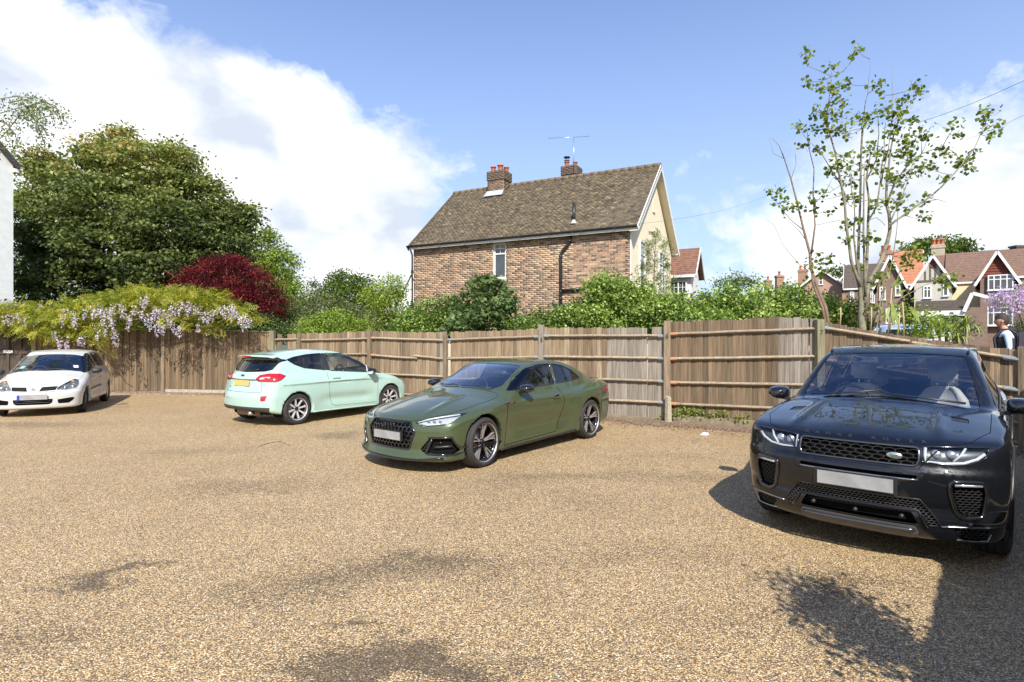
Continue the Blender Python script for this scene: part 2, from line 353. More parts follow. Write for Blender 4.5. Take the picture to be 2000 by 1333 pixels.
def build_ground():
    car_park = [(-13.5, 17.6), (-10.8, 17.9), (-7.2, 17.3), (-5.9, 16.7), (-3.7, 15.5), (-1.5, 14.2), (.8, 13.05), (3.1, 11.65), (5.6, 10.35), (7.85, 8.7), (9.2, 8.76), (4.2, 2.48), (1.2, -1.3), (-3, -6), (-16, -6), (-22, 8), (-20, 17.0)]
    n = 140
    me = bpy.data.meshes.new('car_park_gravel')
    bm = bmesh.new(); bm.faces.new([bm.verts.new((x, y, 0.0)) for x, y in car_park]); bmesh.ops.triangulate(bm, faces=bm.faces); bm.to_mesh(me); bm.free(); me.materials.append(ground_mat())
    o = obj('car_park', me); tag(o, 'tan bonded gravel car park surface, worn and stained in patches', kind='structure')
    earth = mat('earth', (.10, .085, .05), (.07, .10, .035), 1.4, .95, bump=.02)
    me = mesh_from('ground', [(-900, -400, -.03), (900, -400, -.03), (900, 1500, -.03), (-900, 1500, -.03)], [(0, 1, 2, 3)], [earth])
    tag(obj('ground', me), kind='structure')
    tarmac = mat('tarmac', (.055, .055, .055), (.075, .072, .07), 60, .85, bump=.004, detail=3)
    tag(obj('road', mesh_from('road', [(9.5, 13, -.02), (60, 30, -.02), (60, 38, -.02), (16, 36, -.02), (6, 30, -.02)], [(0, 1, 2, 3, 4)], [tarmac])), kind='structure')
    pave = mat('paving', (.30, .28, .25), (.24, .22, .2), 6, .85, bump=.003)
    m = MB(); m.prism([(9.4, 12.8), (60, 29.7), (60, 28.2), (10.2, 11.6)], -.02, .09, 'z'); m.build('pavement', pave)['kind'] = 'structure'
    # soil and leaf litter along the foot of the fence
    soil = mat('soil_litter', (.13, .085, .055), (.27, .19, .13), 16, .95, bump=.012, detail=8)
    V = []; F = []
    line = [(-12.6, 17.45), (-10.75, 17.6), (-8.8, 17.35), (-7.3, 17.1), (-5.95, 16.55), (-3.75, 15.35), (-1.6, 14.1), (.7, 12.9), (3.05, 11.5), (5.45, 10.2), (7.75, 8.6)]
    pts = []
    for i in range(len(line)-1):
        for k in range(14):
            t = k/14; pts.append((line[i][0]*(1-t)+line[i+1][0]*t, line[i][1]*(1-t)+line[i+1][1]*t))
    for i, (x, y) in enumerate(pts):
        w = .22+.20*random.random()+(.35 if x > 2.5 else .0)*(.6+.4*math.sin(x*3)); V += [(x, y+.15, .028), (x-.05, y-w*.45, .022), (x-.08+random.uniform(-.05, .05), y-w, .003)]
    for i in range(len(pts)-1):
        a = i*3; F += [(a, a+1, a+4, a+3), (a+1, a+2, a+5, a+4)]
    tag(obj('soil_strip', mesh_from('soil_strip', V, F, [soil], True)), kind='structure')
build_ground()

# ================================================================== fences
wood_b = dict(stretch=(9, 9, .55), detail=8)
mat('number_black', (.03, .028, .025), rough=.6)
W_OLD = mat('wood_brown', (.215, .158, .098), (.09, .066, .043), 5, .85, bump=.002, rand_ramp=[(0, (.62, .6, .56)), (.35, (.95, .92, .88)), (.7, (1.15, 1.06, 1.0)), (.93, (1.35, 1.27, 1.2)), (1, (1.9, 1.85, 1.8))], **wood_b)
W_TAN = mat('wood_tan', (.345, .265, .172), (.15, .115, .076), 5, .85, bump=.002, rand_ramp=[(0, (.68, .64, .6)), (.4, (1, .93, .87)), (.85, (1.15, 1.08, 1.02)), (1, (1.4, 1.42, 1.4))], **wood_b)
W_GREY = mat('wood_grey', (.34, .295, .24), (.16, .13, .10), 5, .85, bump=.002, objrand=.16, **wood_b)
W_RAIL = mat('wood_rail', (.42, .335, .23), (.20, .155, .105), 5, .8, bump=.002, objrand=.12, stretch=(.7, 9, 9), detail=8)
W_POST = mat('wood_post', (.29, .215, .14), (.135, .10, .062), 4, .85, bump=.003, objrand=.12, **wood_b)
W_GREEN = mat('wood_algae', (.26, .235, .14), (.14, .13, .075), 4, .85, bump=.003, **wood_b)
GALV = mat('galvanised', (.52, .57, .58), (.40, .46, .48), 20, .42, metal=.65)
PINK = mat('fresh_wood', (.47, .26, .15), (.36, .19, .11), 9, .8)
CONC = mat('concrete', (.46, .42, .33), (.27, .24, .18), 22, .9, bump=.004, detail=8)
def board_mesh(name, w, m, seed):
    """feather-edged board, unit height, slightly uneven"""
    r = random.Random(seed); b = MB()
    x0, x1 = -w/2, w/2; t0, t1 = .005+.002*r.random(), .013+.003*r.random()
    dz = r.uniform(-.008, .008); n = 4; V = []
    for i in range(n+1):
        z = i/n; s = r.uniform(-.0025, .0025) if 0 < i < n else 0; e = dz if i == n else 0
        V += [(x0+s, 0, z), (x1+s, 0, z+e), (x1+s, -t1, z+e), (x0+s, -t0, z)]
    F = [(0, 1, 2, 3), (4*n+3, 4*n+2, 4*n+1, 4*n)]
    for i in range(n):
        a = 4*i; c = a+4
        F += [(a, c, c+1, a+1), (a+1, c+1, c+2, a+2), (a+2, c+2, c+3, a+3), (a+3, c+3, c, a)]
    return mesh_from(name, V, F, [m])
BOARDS = {}
def get_board(m, k):
    key = (m.name, k)
    if key not in BOARDS: BOARDS[key] = board_mesh('board', .118, m, hash(k) & 255)
    return BOARDS[key]
def seg_frame(p, q):
    d = Vector((q[0]-p[0], q[1]-p[1], 0)); L_ = d.length; return d.normalized(), L_, math.atan2(d.y, d.x)
def run_boards(root, p, q, z0, ztop0, ztop1, m_of, off=0.0, skip=(), pitch=.108, lean=.004, wob=.012):
    """boards from p to q (facing the car park); z of the top goes from ztop0 to ztop1"""
    d, L_, a = seg_frame(p, q); n = int(L_/pitch); nrm = Vector((d.y, -d.x, 0))
    for i in range(n):
        t = (i+.5)/n
        if any(lo <= t <= hi for lo, hi in skip): continue
        h = ztop0+(ztop1-ztop0)*t+random.uniform(-wob, wob)-.012*math.sin(t*math.pi) - z0
        me = get_board(m_of(t), random.randrange(5))
        c = Vector((p[0], p[1], z0))+d*(t*L_)+nrm*(off+(.007 if i % 2 else 0.0)+random.uniform(0, .003))
        o = obj('board', me, root, c, (random.uniform(-.003, .003), random.uniform(-lean, lean), a)); o.scale = (1.0+random.uniform(-.03, .06), 1, h)
def run_rail(root, p, q, z0, z1, off=.03, w=.075, sag=0.0, m=None, n=7, cut=None, name='rail', ends=(None, None)):
    """arris rail: a triangular bar, its long edge out"""
    d, L_, a = seg_frame(p, q); nrm = Vector((d.y, -d.x, 0)); V = []; r = random.Random(int(L_*1e3+z0*77))
    t0, t1 = cut or (0, 1)
    for i in range(n+1):
        t = t0+(t1-t0)*i/n; c = Vector((p[0], p[1], 0))+d*(t*L_); z = z0+(z1-z0)*t-sag*math.sin(math.pi*t)+r.uniform(-.004, .004)
        for o_, h in ((0.0, w*.42), (w*.62, w*.06), (w*.60, -w*.10), (0.0, -w*.5)):
            V.append(c+nrm*(off+o_)+Vector((0, 0, z+h)))
    F = [(3, 2, 1, 0), tuple(4*n+i for i in range(4))]
    for i in range(n):
        for k in range(4): l = (k+1) % 4; F.append((4*i+k, 4*i+l, 4*i+4+l, 4*i+4+k))
    o = obj(name, mesh_from(name, V, F, [m or W_RAIL]), root); fix_normals(o)
    # brackets where the rail meets its posts
    for e, (mt, t) in enumerate(((ends[0], t0), (ends[1], t1))):
        if mt is None: continue
        b = MB(); u0 = t*L_+(.02 if e == 0 else -.19); u1 = u0+.17
        zc = z0+(z1-z0)*t - sag*math.sin(math.pi*min(max((u0+u1)/2/L_, 0), 1)); VV = []
        for u in (u0, u1):
            c = Vector((p[0], p[1], 0))+d*u; zz = z0+(z1-z0)*(u/L_)-sag*math.sin(math.pi*min(max(u/L_, 0), 1))
            for o_, h in ((-.002, w*.42+.006), (w*.62+.006, w*.06+.004), (w*.60+.006, -w*.10-.006), (-.002, -w*.5-.006)):
                VV.append(c+nrm*(off+o_)+Vector((0, 0, zz+h)))
        b.add(VV, [(3, 2, 1, 0), (4, 5, 6, 7)]+[(k, (k+1) % 4, 4+(k+1) % 4, 4+k) for k in range(4)])
        fix_normals(b.build('bracket', mt, root))
    return o
def post(root, x, y, top, a, w=.10, m=None, base=-.05, name='post', off=0.0, tilt=0.0):
    b = MB(); b.box((0, 0, (top-base)/2), (w, w, top-base)); o = b.build(name, m or W_POST, root, (x+math.sin(a)*off, y-math.cos(a)*off, base), (tilt, tilt*.4, a)); bevel(o, .006); return o
def digit(root, ch, loc, a, size=.11):
    return text_obj('bay_number', ch, size, .002, mat('number_black', (.03, .028, .025), rough=.6), root, loc, (R(90), 0, a))
def ztop(x, y, Y): return px(x, y, Y).z

def pt(x, Y): return ((x-1000)*Y/FPX, Y)
Pg0, P1, P2, P3 = pt(-60, 17.0), pt(70, 17.3), pt(322, 17.75), pt(534, 17.2)
P4, P5, P6, P7, P8, P9, P10 = pt(588, 16.8), pt(725, 15.6), pt(873, 14.3), pt(1060, 13.05), pt(1305, 11.65), pt(1597, 10.35), pt(1990, 8.76)

# -- gate of dark panels at the far left
root = empty('panelled_gate', (Pg0[0], Pg0[1], 0), seg_frame(Pg0, P1)[2], 'dark weathered wooden panelled gate behind the white hatchback, below the wisteria', 'gate')
DARKW = mat('wood_dark', (.085, .06, .042), (.035, .027, .02), 5, .8, bump=.003, **wood_b)
L_ = seg_frame(Pg0, P1)[1]; H = 1.93
b = MB(); b.bbox((0, .02, .05), (L_-.06, .04, H)); b.build('back_board', DARKW, root)
for i in range(6):
    b = MB(); x = i*(L_-.14)/5; b.bbox((x, -.02, .05), (x+.09, .02, H)); bevel(b.build('stile', DARKW, root), .004)
for z in (.05, .62, 1.22, 1.80):
    b = MB(); b.bbox((.0, -.012, z), (L_-.06, .018, z+.12)); bevel(b.build('cross_rail', DARKW, root), .004)
WH = mat('sign_white', (.75, .74, .72), rough=.5)
b = MB(); b.bbox((L_-.86, -.035, 1.25), (L_-.60, -.02, 1.34)); sg = bevel(b.build('name_plate', WH, root), .004)
b = MB(); b.bbox((L_-.745, -.037, 1.305), (L_-.715, -.0352, 1.325)); b.bbox((L_-.80, -.037, 1.283), (L_-.66, -.0352, 1.290)); b.build('plate_lettering', mat('number_black'), sg)

# -- close-boarded fence with a capping rail, left of the kink and right of it
def capped(p, q, t0, t1, lab, z0, gravel, posts):
    d, L_, a = seg_frame(p, q); root = empty('wooden_fence', (0, 0, 0), 0, lab, 'fence')
    run_boards(root, p, q, z0, t0, t1, lambda t: W_OLD, .03, pitch=.10, wob=.003)
    nrm = Vector((d.y, -d.x, 0)); P = Vector((p[0], p[1], 0)); Q = Vector((q[0], q[1], 0))
    b = MB(); b.bar(P+nrm*.035+Vector((0, 0, t0+.012)), Q+nrm*.035+Vector((0, 0, t1+.012)), .075, .028); bevel(b.build('capping_rail', W_RAIL, root), .004)
    if gravel:
        b = MB(); b.bar(P+nrm*.035+Vector((0, 0, z0/2+.0)), Q+nrm*.035+Vector((0, 0, z0/2+.0)), .05, z0-.01); bevel(b.build('gravel_board', CONC, root), .004)
    else:
        b = MB(); b.bar(P+nrm*.02+Vector((0, 0, z0/2)), Q+nrm*.02+Vector((0, 0, z0/2)), .03, z0); b.build('gravel_board', W_OLD, root)
    for (x, y, top, m, w) in posts: post(root, x, y, top, a, w, m, off=.05)
    return root
z1 = ztop(70, 648, P1[1]); z2 = ztop(322, 643, P2[1]); z3 = ztop(534, 649, P3[1])
capped(P1, P2, z1, z2, 'brown close-boarded fence between the panelled gate and the kink, under trailing wisteria', .07, False, [(P1[0], P1[1], z1+.02, W_GREEN, .12)])
capped(P2, P3, z2, z3, 'brown close-boarded fence with pale concrete gravel board behind the mint hatchback', .12, True, [(P2[0], P2[1], z2-.02, W_POST, .11), (P3[0]+.02, P3[1]-.03, z3+.05, W_GREEN, .13)])

# -- the long back fence, rails and posts towards us
root = empty('wooden_fence', (0, 0, 0), 0, 'long tan back fence with arris rails and posts numbered 5 6 and 7', 'fence')
def tan(t): return W_TAN
def zs(a, b_, Y0, Y1): return ztop(*a, Y0), ztop(*b_, Y1)
# broken bay by the corner post
a0, a1 = zs((540, 652), (588, 651), P3[1], P4[1])
for (t, w, rz_, hh) in ((.22, 1.0, .01, 0), (.62, 1.05, -.01, .0), (.72, 1.05, .02, .005), (.98, .6, .05, -.02)):
    d, L_, a = seg_frame(P3, P4); c = Vector((P3[0], P3[1], .06))+d*(t*L_)
    o = obj('board', get_board(W_TAN, 2), root, c, (0, rz_, a)); o.scale = (1.5*w, 1, a0-.06+hh)
run_rail(root, P3, P4, a0-.18, a1-.17, m=W_RAIL); run_rail(root, P3, P4, .95, .95, m=W_RAIL)
b = MB(); v = Vector((P3[0]+.12, P3[1]-.08, 1.1)); b.bar(v, v+Vector((-.10, 0, .82)), .02, .05); b.build('loose_batten', W_GREY, root)
bays = [  # p, q, top px left, top px right, (rail px rows left, right), material picker
 (P4, P5, (590, 651), (722, 646), W_TAN), (P5, P6, (728, 646), (868, 649), W_TAN), (P6, P7, (880, 648), (1056, 641), W_TAN),
 (P7, P8, (1064, 640), (1298, 638.5), None), (P8, P9, (1312, 628.5), (1592, 621), None)]
rails = [  # rows at left and right of each bay for the four rails
 [(664, 661), (692, 691), (722, 722), (755, 755)],
 [(660, 665), (693, 702), (729, 736), (766, 775)],
 [(664, 657), (700, 697), (740, 738), (780, 782)],
 [(656, 656), (696, 700), (736, 745), (776, 786)],
 [(653, 642), (701, 696), (747, 752), (788, 800)]]
for bi, (p, q, a_, b_, m) in enumerate(bays):
    t0, t1 = ztop(*a_, p[1]), ztop(*b_, q[1])
    if bi == 3: pick = lambda t: W_TAN if t < .53 else W_GREY
    elif bi == 4: pick = lambda t: W_OLD if t < .77 else W_GREY
    else: pick = (lambda mm: (lambda t: W_GREY if random.random() < .03 else mm))(m)
    skip = ()
    if bi == 3: skip = ((.755+.11, .90),)
    if bi == 2: skip = ((0, .035),)
    if bi == 4:
        tm = ztop(1540, 618.5, 10.6)
        mid = (p[0]+(q[0]-p[0])*.80, p[1]+(q[1]-p[1])*.80)
        run_boards(root, p, mid, .14, t0, tm, lambda t: W_OLD if t < .96 else W_GREY, -.012)
        run_boards(root, mid, q, .14, tm, t1, lambda t: W_GREY, -.012)
    else:
        run_boards(root, p, q, .05, t0, t1, pick, -.012, skip)
        if bi == 3: m1, m2 = [(p[0]+(q[0]-p[0])*t, p[1]+(q[1]-p[1])*t) for t in (.86, .902)]; run_boards(root, m1, m2, .05, t0-.22, t0-.23, lambda t: W_GREY, -.016, pitch=.06)
    for ri, (ra, rb) in enumerate(rails[bi]):
        e0 = {0: None, 1: PINK, 2: GALV, 3: GALV, 4: PINK}[bi]; e1 = {0: None, 1: None, 2: GALV, 3: GALV, 4: None}[bi]
        if bi == 1 and ri == 1:       # the snapped rail
            run_rail(root, p, q, ztop(0, ra, p[1]), ztop(0, rb, q[1])+.02, ends=(e0, None), cut=(0, .64), sag=.03)
            run_rail(root, p, q, ztop(0, ra, p[1])+.09, ztop(0, rb, q[1])+.01, cut=(.60, 1), ends=(None, None)); continue
        run_rail(root, p, q, ztop(0, ra, p[1]), ztop(0, rb, q[1]), sag=.0 if bi else .01, ends=(e0, e1))
d89 = seg_frame(P8, P9); nrm = Vector((d89[0].y, -d89[0].x, 0))
b = MB(); b.bar(Vector((*P8, .07))+d89[0]*.1+nrm*.03, Vector((*P9, .06))-d89[0]*.06+nrm*.03, .04, .15); bevel(b.build('gravel_board', mat('wood_sill', (.27, .225, .14), (.15, .13, .075), 5, .85, bump=.003), root), .005)
d78 = seg_frame(P7, P8); nrm = Vector((d78[0].y, -d78[0].x, 0))
b = MB(); b.bar(Vector((*P7, .03))+nrm*.03, Vector((*P8, .03))+nrm*.03-d78[0]*.1, .04, .07); bevel(b.build('gravel_board', mat('wood_sill'), root), .005)
for (P, row, m, w, tl) in ((P4, 650, W_POST, .10, 0), (P5, 643.5, W_POST, .105, 0), (P6, 654.5, W_POST, .10, .01), (P7, 634.5, W_GREY, .11, 0), (P8, 626.5, W_POST, .125, 0), (P9, 624, W_GREEN, .14, 0)):
    post(root, P[0], P[1], ztop(0, row, P[1]-.05), seg_frame(P7, P8)[2] if P is not P9 else 0, w, m, off=.06, tilt=tl)
b = MB(); h = ztop(0, 773, P8[1]-.15)
b.add([(-.055, -.05, 0), (.055, -.05, 0), (.055, .05, 0), (-.055, .05, 0), (-.045, -.04, h), (.045, -.04, h), (.045, .045, h+.02), (-.045, .045, h+.02)], [(0, 3, 2, 1), (4, 5, 6, 7), (0, 1, 5, 4), (1, 2, 6, 5), (2, 3, 7, 6), (3, 0, 4, 7)])
bevel(b.build('concrete_spur', mat('pebble_concrete', (.52, .46, .34), (.22, .19, .14), 45, .9, bump=.006, detail=3), root, (P8[0]-.05, P8[1]-.19, -.02), (0, 0, .5)), .006)
digit(root, '5', (P7[0]-.04, P7[1]-.128, ztop(0, 664, P7[1]-.1)), seg_frame(P7, P8)[2], .13)
digit(root, '6', (P8[0]-.06, P8[1]-.137, ztop(0, 656, P8[1]-.1)), seg_frame(P7, P8)[2], .13)
digit(root, '7', (P9[0]-.0, P9[1]-.133, ztop(0, 650, P9[1]-.1)), 0, .13)

# -- fence on the right, running back towards us
root = empty('wooden_fence', (0, 0, 0), 0, 'dark brown right hand fence sloping down behind the black off-roader', 'fence')
z9, z10 = ztop(1600, 625, P9[1]), ztop(1990, 684, P10[1])
mid = (P9[0]*.5+P10[0]*.5, P9[1]*.5+P10[1]*.5); zm = ztop(1775, 657, mid[1])
run_boards(root, P9, mid, .05, z9, zm, lambda t: W_OLD, -.012); run_boards(root, mid, P10, .05, zm, z10, lambda t: W_OLD if random.random() > .1 else W_TAN, -.012)
for k, (ra, rb, e) in enumerate(((638, 702, (GALV, GALV)), (700, 762, (GALV, GALV)), (760, 825, (None, None)), (800, 864, (None, None)))):
    zA, zB = ztop(0, ra, P9[1]), ztop(0, rb, P10[1])
    if k == 0: run_rail(root, P9, P10, zA, zB, cut=(0, .50), ends=(GALV, None)); run_rail(root, P9, P10, zA-.02, zB-.0, cut=(.51, 1), ends=(None, GALV))
    else: run_rail(root, P9, P10, zA, zB, ends=e)
post(root, P10[0]+.03, P10[1]-.06, ztop(0, 677, P10[1]), .6, .13, W_POST)
b = MB(); b.add([(-.05, -.05, 0), (.05, -.05, 0), (.05, .05, 0), (-.05, .05, 0), (-.045, -.045, .62), (.045, -.045, .62), (.045, .045, .66), (-.045, .045, .66)], [(0, 3, 2, 1), (4, 5, 6, 7), (0, 1, 5, 4), (1, 2, 6, 5), (2, 3, 7, 6), (3, 0, 4, 7)])
b.build('concrete_spur', CONC, root, (P10[0]-.02, P10[1]-.22, -.02), (0, 0, .6))
# -- made-up fence just outside the frame, added to shade the gravel's right edge
root = empty('wooden_fence', (0, 0, 0), 0, 'brown boarded side fence added out of view to shade the right edge of the car park', 'fence')
Q0, Q1 = (8.6, 8.6), (1.75, .15)
run_boards(root, Q0, Q1, .05, 1.75, 1.95, lambda t: W_OLD, .0, skip=((.02, .06),), pitch=.116)
run_rail(root, Q0, Q1, .45, .5); run_rail(root, Q0, Q1, 1.45, 1.6)
for t in (0, .25, .5, .75, 1): post(root, Q0[0]+(Q1[0]-Q0[0])*t, Q0[1]+(Q1[1]-Q0[1])*t, 2.0, .8, .1)

# ================================================================== brick house beyond the fence
TILE = mat('clay_tile_brown', (.175, .138, .090), (.074, .060, .042), 9, .9, bump=.002, rand_ramp=[(0, (.55, .53, .5)), (.3, (.85, .84, .8)), (.75, (1.1, 1.08, 1.0)), (.95, (1.35, 1.3, 1.2)), (1, (2.0, 1.9, 1.75))], detail=3)
TILE_A = mat('clay_tile_brown_joined', (.175, .138, .090), (.074, .060, .042), 9, .9, bump=.002, attr=True, rand_ramp=[(0, (.55, .53, .5)), (.3, (.85, .84, .8)), (.75, (1.1, 1.08, 1.0)), (.95, (1.35, 1.3, 1.2)), (1, (2.0, 1.9, 1.75))], detail=3)
BR = [(0, (.15, .115, .09)), (.22, (.20, .145, .105)), (.36, (.33, .205, .14)), (.6, (.45, .285, .19)), (.8, (.53, .36, .24)), (.93, (.60, .44, .28)), (1, (.38, .19, .13))]
BRICK = mat('brick', (.92, .90, .88), (.66, .63, .60), 14, .88, bump=.002, rand_ramp=BR, detail=4)
BRICK_A = mat('brick_joined', (.92, .90, .88), (.66, .63, .60), 14, .88, bump=.002, rand_ramp=BR, attr=True, detail=4)
MORTAR = mat('mortar', (.66, .55, .40), (.52, .43, .31), 4, .95, bump=.003)
WHITE = mat('white_paint', (.78, .78, .75), (.70, .70, .67), 6, .45)
CREAM = mat('cream_render', (.84, .73, .52), (.78, .67, .47), 2.5, .9, bump=.004)
BLACK = mat('black_plastic', (.018, .018, .018), (.03, .03, .03), 5, .38)
GLASSW = mat('window_glass', (.03, .035, .04), (.05, .06, .065), 2, .06, spec=.8, coat=.6)
LEAD = mat('lead_flashing', (.52, .54, .54), (.40, .42, .43), 8, .5, metal=.2)
TERRA = mat('terracotta_pot', (.55, .17, .075), (.42, .13, .06), 9, .8)
DKTILE = mat('ridge_tile', (.20, .15, .10), (.12, .09, .06), 8, .9)
HA = Vector((4.232, 19.10, 0)); HRZ = 2.664-math.pi; HL, HW, HE, HR_ = 9.196, 6.47, 5.40, 8.517
hc = Vector((4.068, 19.466, 0))
house = empty('brick_house', hc, HRZ, 'brown tiled brick house with cream gable and black soil pipe beyond the back fence', 'house')
def quadbox(name, a, b, m, parent, bev=0): 
    o = MB().bbox(a, b).build(name, m, parent); 
    return bevel(o, bev) if bev else o
# brick flank: mortar core with a window opening, then bricks
wx0, wx1, wz0, wz1 = -5.405, -4.845, 3.94, 5.36
core = MB()
for a, b_ in (((-HL, 0, 0), (wx0, .3, HE)), ((wx1, 0, 0), (0, .3, HE)), ((wx0, 0, 0), (wx1, .3, wz0)), ((wx0, 0, wz1), (wx1, .3, HE))): core.bbox(a, b_)
core.bbox((-HL, .3, 0), (-HL+.3, HW, HE)); core.build('flank_wall', MORTAR, house)
def brick_list():
    out = []; nrow = int((HE)/.075)
    for r in range(nrow):
        z = r*.075+.0375; off = .1125 if r % 2 else 0.0; x = -HL
        k = 0
        while x < -0.01:
            w = (.225 if not (k == 0 and off) else .1125)
            if x+w > -.005: w = -.005-x
            x0_, x1_ = x+.005, x+w-.005
            if x1_-x0_ > .04:
                if z > wz0-.04 and z < wz1+.04:
                    if x0_ < wx1+.0 and x1_ > wx0-.0:
                        if x0_ < wx0-.03: out.append((x0_, wx0-.004, z))
                        if x1_ > wx1+.03: out.append((wx1+.004, x1_, z))
                        x += w; k += 1; continue
                out.append((x0_, x1_, z))
            x += w; k += 1
    return out
bl = brick_list()
br = random.Random(5)
cand = sorted([b_ for b_ in bl if abs(b_[1]-b_[0]-.215) < .01 and b_[2] > 2.6], key=lambda b_: (-(b_[0]) + (0 if b_[2] > 3.2 else .8)))
sel = set(cand[:300])
unit = [MB().bbox((-.1055, -.007-.0012*k, -.0305), (.1055, .0, .0305)).build('brick', BRICK) for k in range(3)]
unit_me = [u.data for u in unit]
for u in unit: bpy.data.objects.remove(u)
for b_ in sel: obj('brick', unit_me[br.randrange(3)], house, ((b_[0]+b_[1])/2, 0, b_[2]), (0, br.uniform(-.006, .006), 0))
V = []; F = []; T = []
for (x0_, x1_, z) in bl:
    if (x0_, x1_, z) in sel or z < 1.6: continue
    d = .007+br.uniform(-.001, .003); i = len(V); t = br.random()
    cl = .5+.5*math.sin(x0_*1.3+z*2.1)*math.sin(z*1.7-x0_*.6); t = min(1, max(0, t*.86+cl*.16))
    if -3.6 < x0_ < -2.6+.4 and 4.3 < z < 4.95 and br.random() < .8: t = .9+.04*br.random()
    x0_ += .002; x1_ -= .002; V += [(x0_, 0, z-.0305), (x1_, 0, z-.0305), (x1_, 0, z+.0305), (x0_, 0, z+.0305), (x0_, -d, z-.0305), (x1_, -d, z-.0305), (x1_, -d, z+.0305), (x0_, -d, z+.0305)]; T += [t]*8
    F += [(i+4, i+5, i+6, i+7), (i, i+1, i+5, i+4), (i+2, i+3, i+7, i+6), (i+3, i, i+4, i+7), (i+1, i+2, i+6, i+5)]
o = obj('bricks', mesh_from('bricks', V, np.array(F), [BRICK_A], attr=T), house); o['kind'] = 'stuff'
# cream gable walls
hm = HW/2; rise = (HR_-HE-.10)
gb = MB(); gb.add([(0, .0, 0), (0, HW, 0), (0, HW, HE+.02), (0, hm, HE+rise-.05), (0, .0, HE+.02), (-.25, .0, 0), (-.25, HW, 0), (-.25, HW, HE+.02), (-.25, hm, HE+rise-.05), (-.25, .0, HE+.02)],
      [(0, 1, 2, 3, 4), (9, 8, 7, 6, 5), (0, 4, 9, 5)]); 
g = gb.build('gable_wall', CREAM, house, (.012, 0, 0)); quadbox('corner_strip', (-.02, -.012, 0), (.014, .0, HE), WHITE, house)
gl = MB(); gl.add([(-HL, .0, 0), (-HL, HW, 0), (-HL, HW, HE), (-HL, hm, HE+rise-.05), (-HL, .0, HE)], [(4, 3, 2, 1, 0)]); gl.build('rear_gable_wall', CREAM, house)
def window(parent, M, w, h, nx=1, toplight=.32, fw=.05, sill=True, glass=None, bars=True, depth=.08, top_bars=(2, 1), name='window'):
    """window in the plane y=0 of matrix M (x right, z up), looking towards -y; parts: frame, panes, sill"""
    f = MB(); X = lambda a, b_: f.bbox(a, b_)
    X((0, 0, 0), (w, depth, fw)); X((0, 0, h-fw), (w, depth, h)); X((0, 0, fw), (fw, depth, h-fw)); X((w-fw, 0, fw), (w, depth, h-fw))
    for i in range(1, nx): x = w*i/nx; X((x-fw*.45, .002, fw), (x+fw*.45, depth-.002, h-fw))
    if toplight: z = h*(1-toplight); X((fw, .004, z-fw*.4), (w-fw, depth-.004, z+fw*.4))
    if toplight and bars:
        for i in range(nx):
            xa = w*i/nx; xm = xa+w/nx/2
            X((xm-.012, .02, h*(1-toplight)+fw*.4), (xm+.012, .04, h-fw))
            zm = h*(1-toplight/2); X((xa+fw*.5, .021, zm-.012), (xa+w/nx-fw*.5, .041, zm+.012))
    o = f.build(name, WHITE, parent); o.matrix_local = M; bevel(o, .004)
    g_ = MB(); g_.bbox((fw*.7, .045, fw*.7), (w-fw*.7, .055, h-fw*.7)); g_.build('pane', glass or GLASSW, o)
    if sill: s_ = MB(); s_.bbox((-.05, -.06, -.05), (w+.05, depth*.8, -.002)); bevel(s_.build('sill', WHITE, o), .004)
    return o
w_ = window(house, Matrix.Translation((wx0+.006, .05, wz0+.05)), wx1-wx0-.012, wz1-wz0-.06, 1, .30, .06)
MG = lambda y, z: Matrix.Translation((.014, y, z)) @ Matrix.Rotation(R(90), 4, 'Z')
for y0_, y1_ in ((1.02, 1.78), (4.05, 5.1)):
    window(house, Matrix.Translation((.075, y0_, 3.55)) @ Matrix.Rotation(R(90), 4, 'Z'), y1_-y0_, 1.68, 1 if y1_-y0_ < .9 else 2, .3, .06, bars=False)
pn = MB(); pn.bbox((.012, 3.05, 6.62), (.05, 3.42, 6.68)); pn.bbox((.012, 3.08, 7.52), (.06, 3.4, 7.57)); pn.bbox((.012, 3.1, 6.68), (.022, 3.38, 7.52)); pn.build('gable_panel', CREAM, house)
# roof
ox, oy = .314, .25; x_l, x_r = -HL-.11, ox
sl_len = math.hypot(hm+oy, HR_-5.486); sa = math.atan2(HR_-5.486, hm+oy)
rf = MB()
for sgn in (0, 1):
    a = (x_l, -oy if not sgn else HW+oy, 5.486-.06); r_ = (x_l, hm, HR_-.06); a2 = (x_r, a[1], a[2]); r2_ = (x_r, hm, r_[2])
    rf.quad(a, a2, r2_, r_) if not sgn else rf.quad(r_, r2_, a2, a)
    rf.quad(*[(p[0], p[1], p[2]-.05) for p in ((r_, r2_, a2, a) if not sgn else (a, a2, r2_, r_))])
roof = rf.build('roof', mat('roof_felt', (.07, .06, .05), rough=.95), house)
# tiles: each a small bent slab, laid in courses up the near slope
ng = int(sl_len/.098); nt_ = int((x_r-x_l)/.168); tiles = []; tr = random.Random(9)
for r in range(ng):
    s0 = r*.098
    for k in range(nt_+1):
        x = x_l+.084+k*.168+(.084 if r % 2 else 0)
        if x > x_r-.02: continue
        tiles.append((x, s0))
def in_chim(x, s): y = -oy+s*math.cos(sa); return -7.28 < x < -6.32 and y > 2.5
tiles = [t for t in tiles if not in_chim(*t)]
tm_ = MB(); tm_.add([(-.081, 0, 0), (.081, 0, 0), (.081, .17, .004), (-.081, .17, .004), (-.081, 0, .013), (.081, 0, .013), (.081, .17, .013), (-.081, .17, .013)], [(0, 3, 2, 1), (4, 5, 6, 7), (0, 1, 5, 4), (1, 2, 6, 5), (3, 0, 4, 7)])
to = tm_.build('roof_tile', TILE); tme = to.data; bpy.data.objects.remove(to)
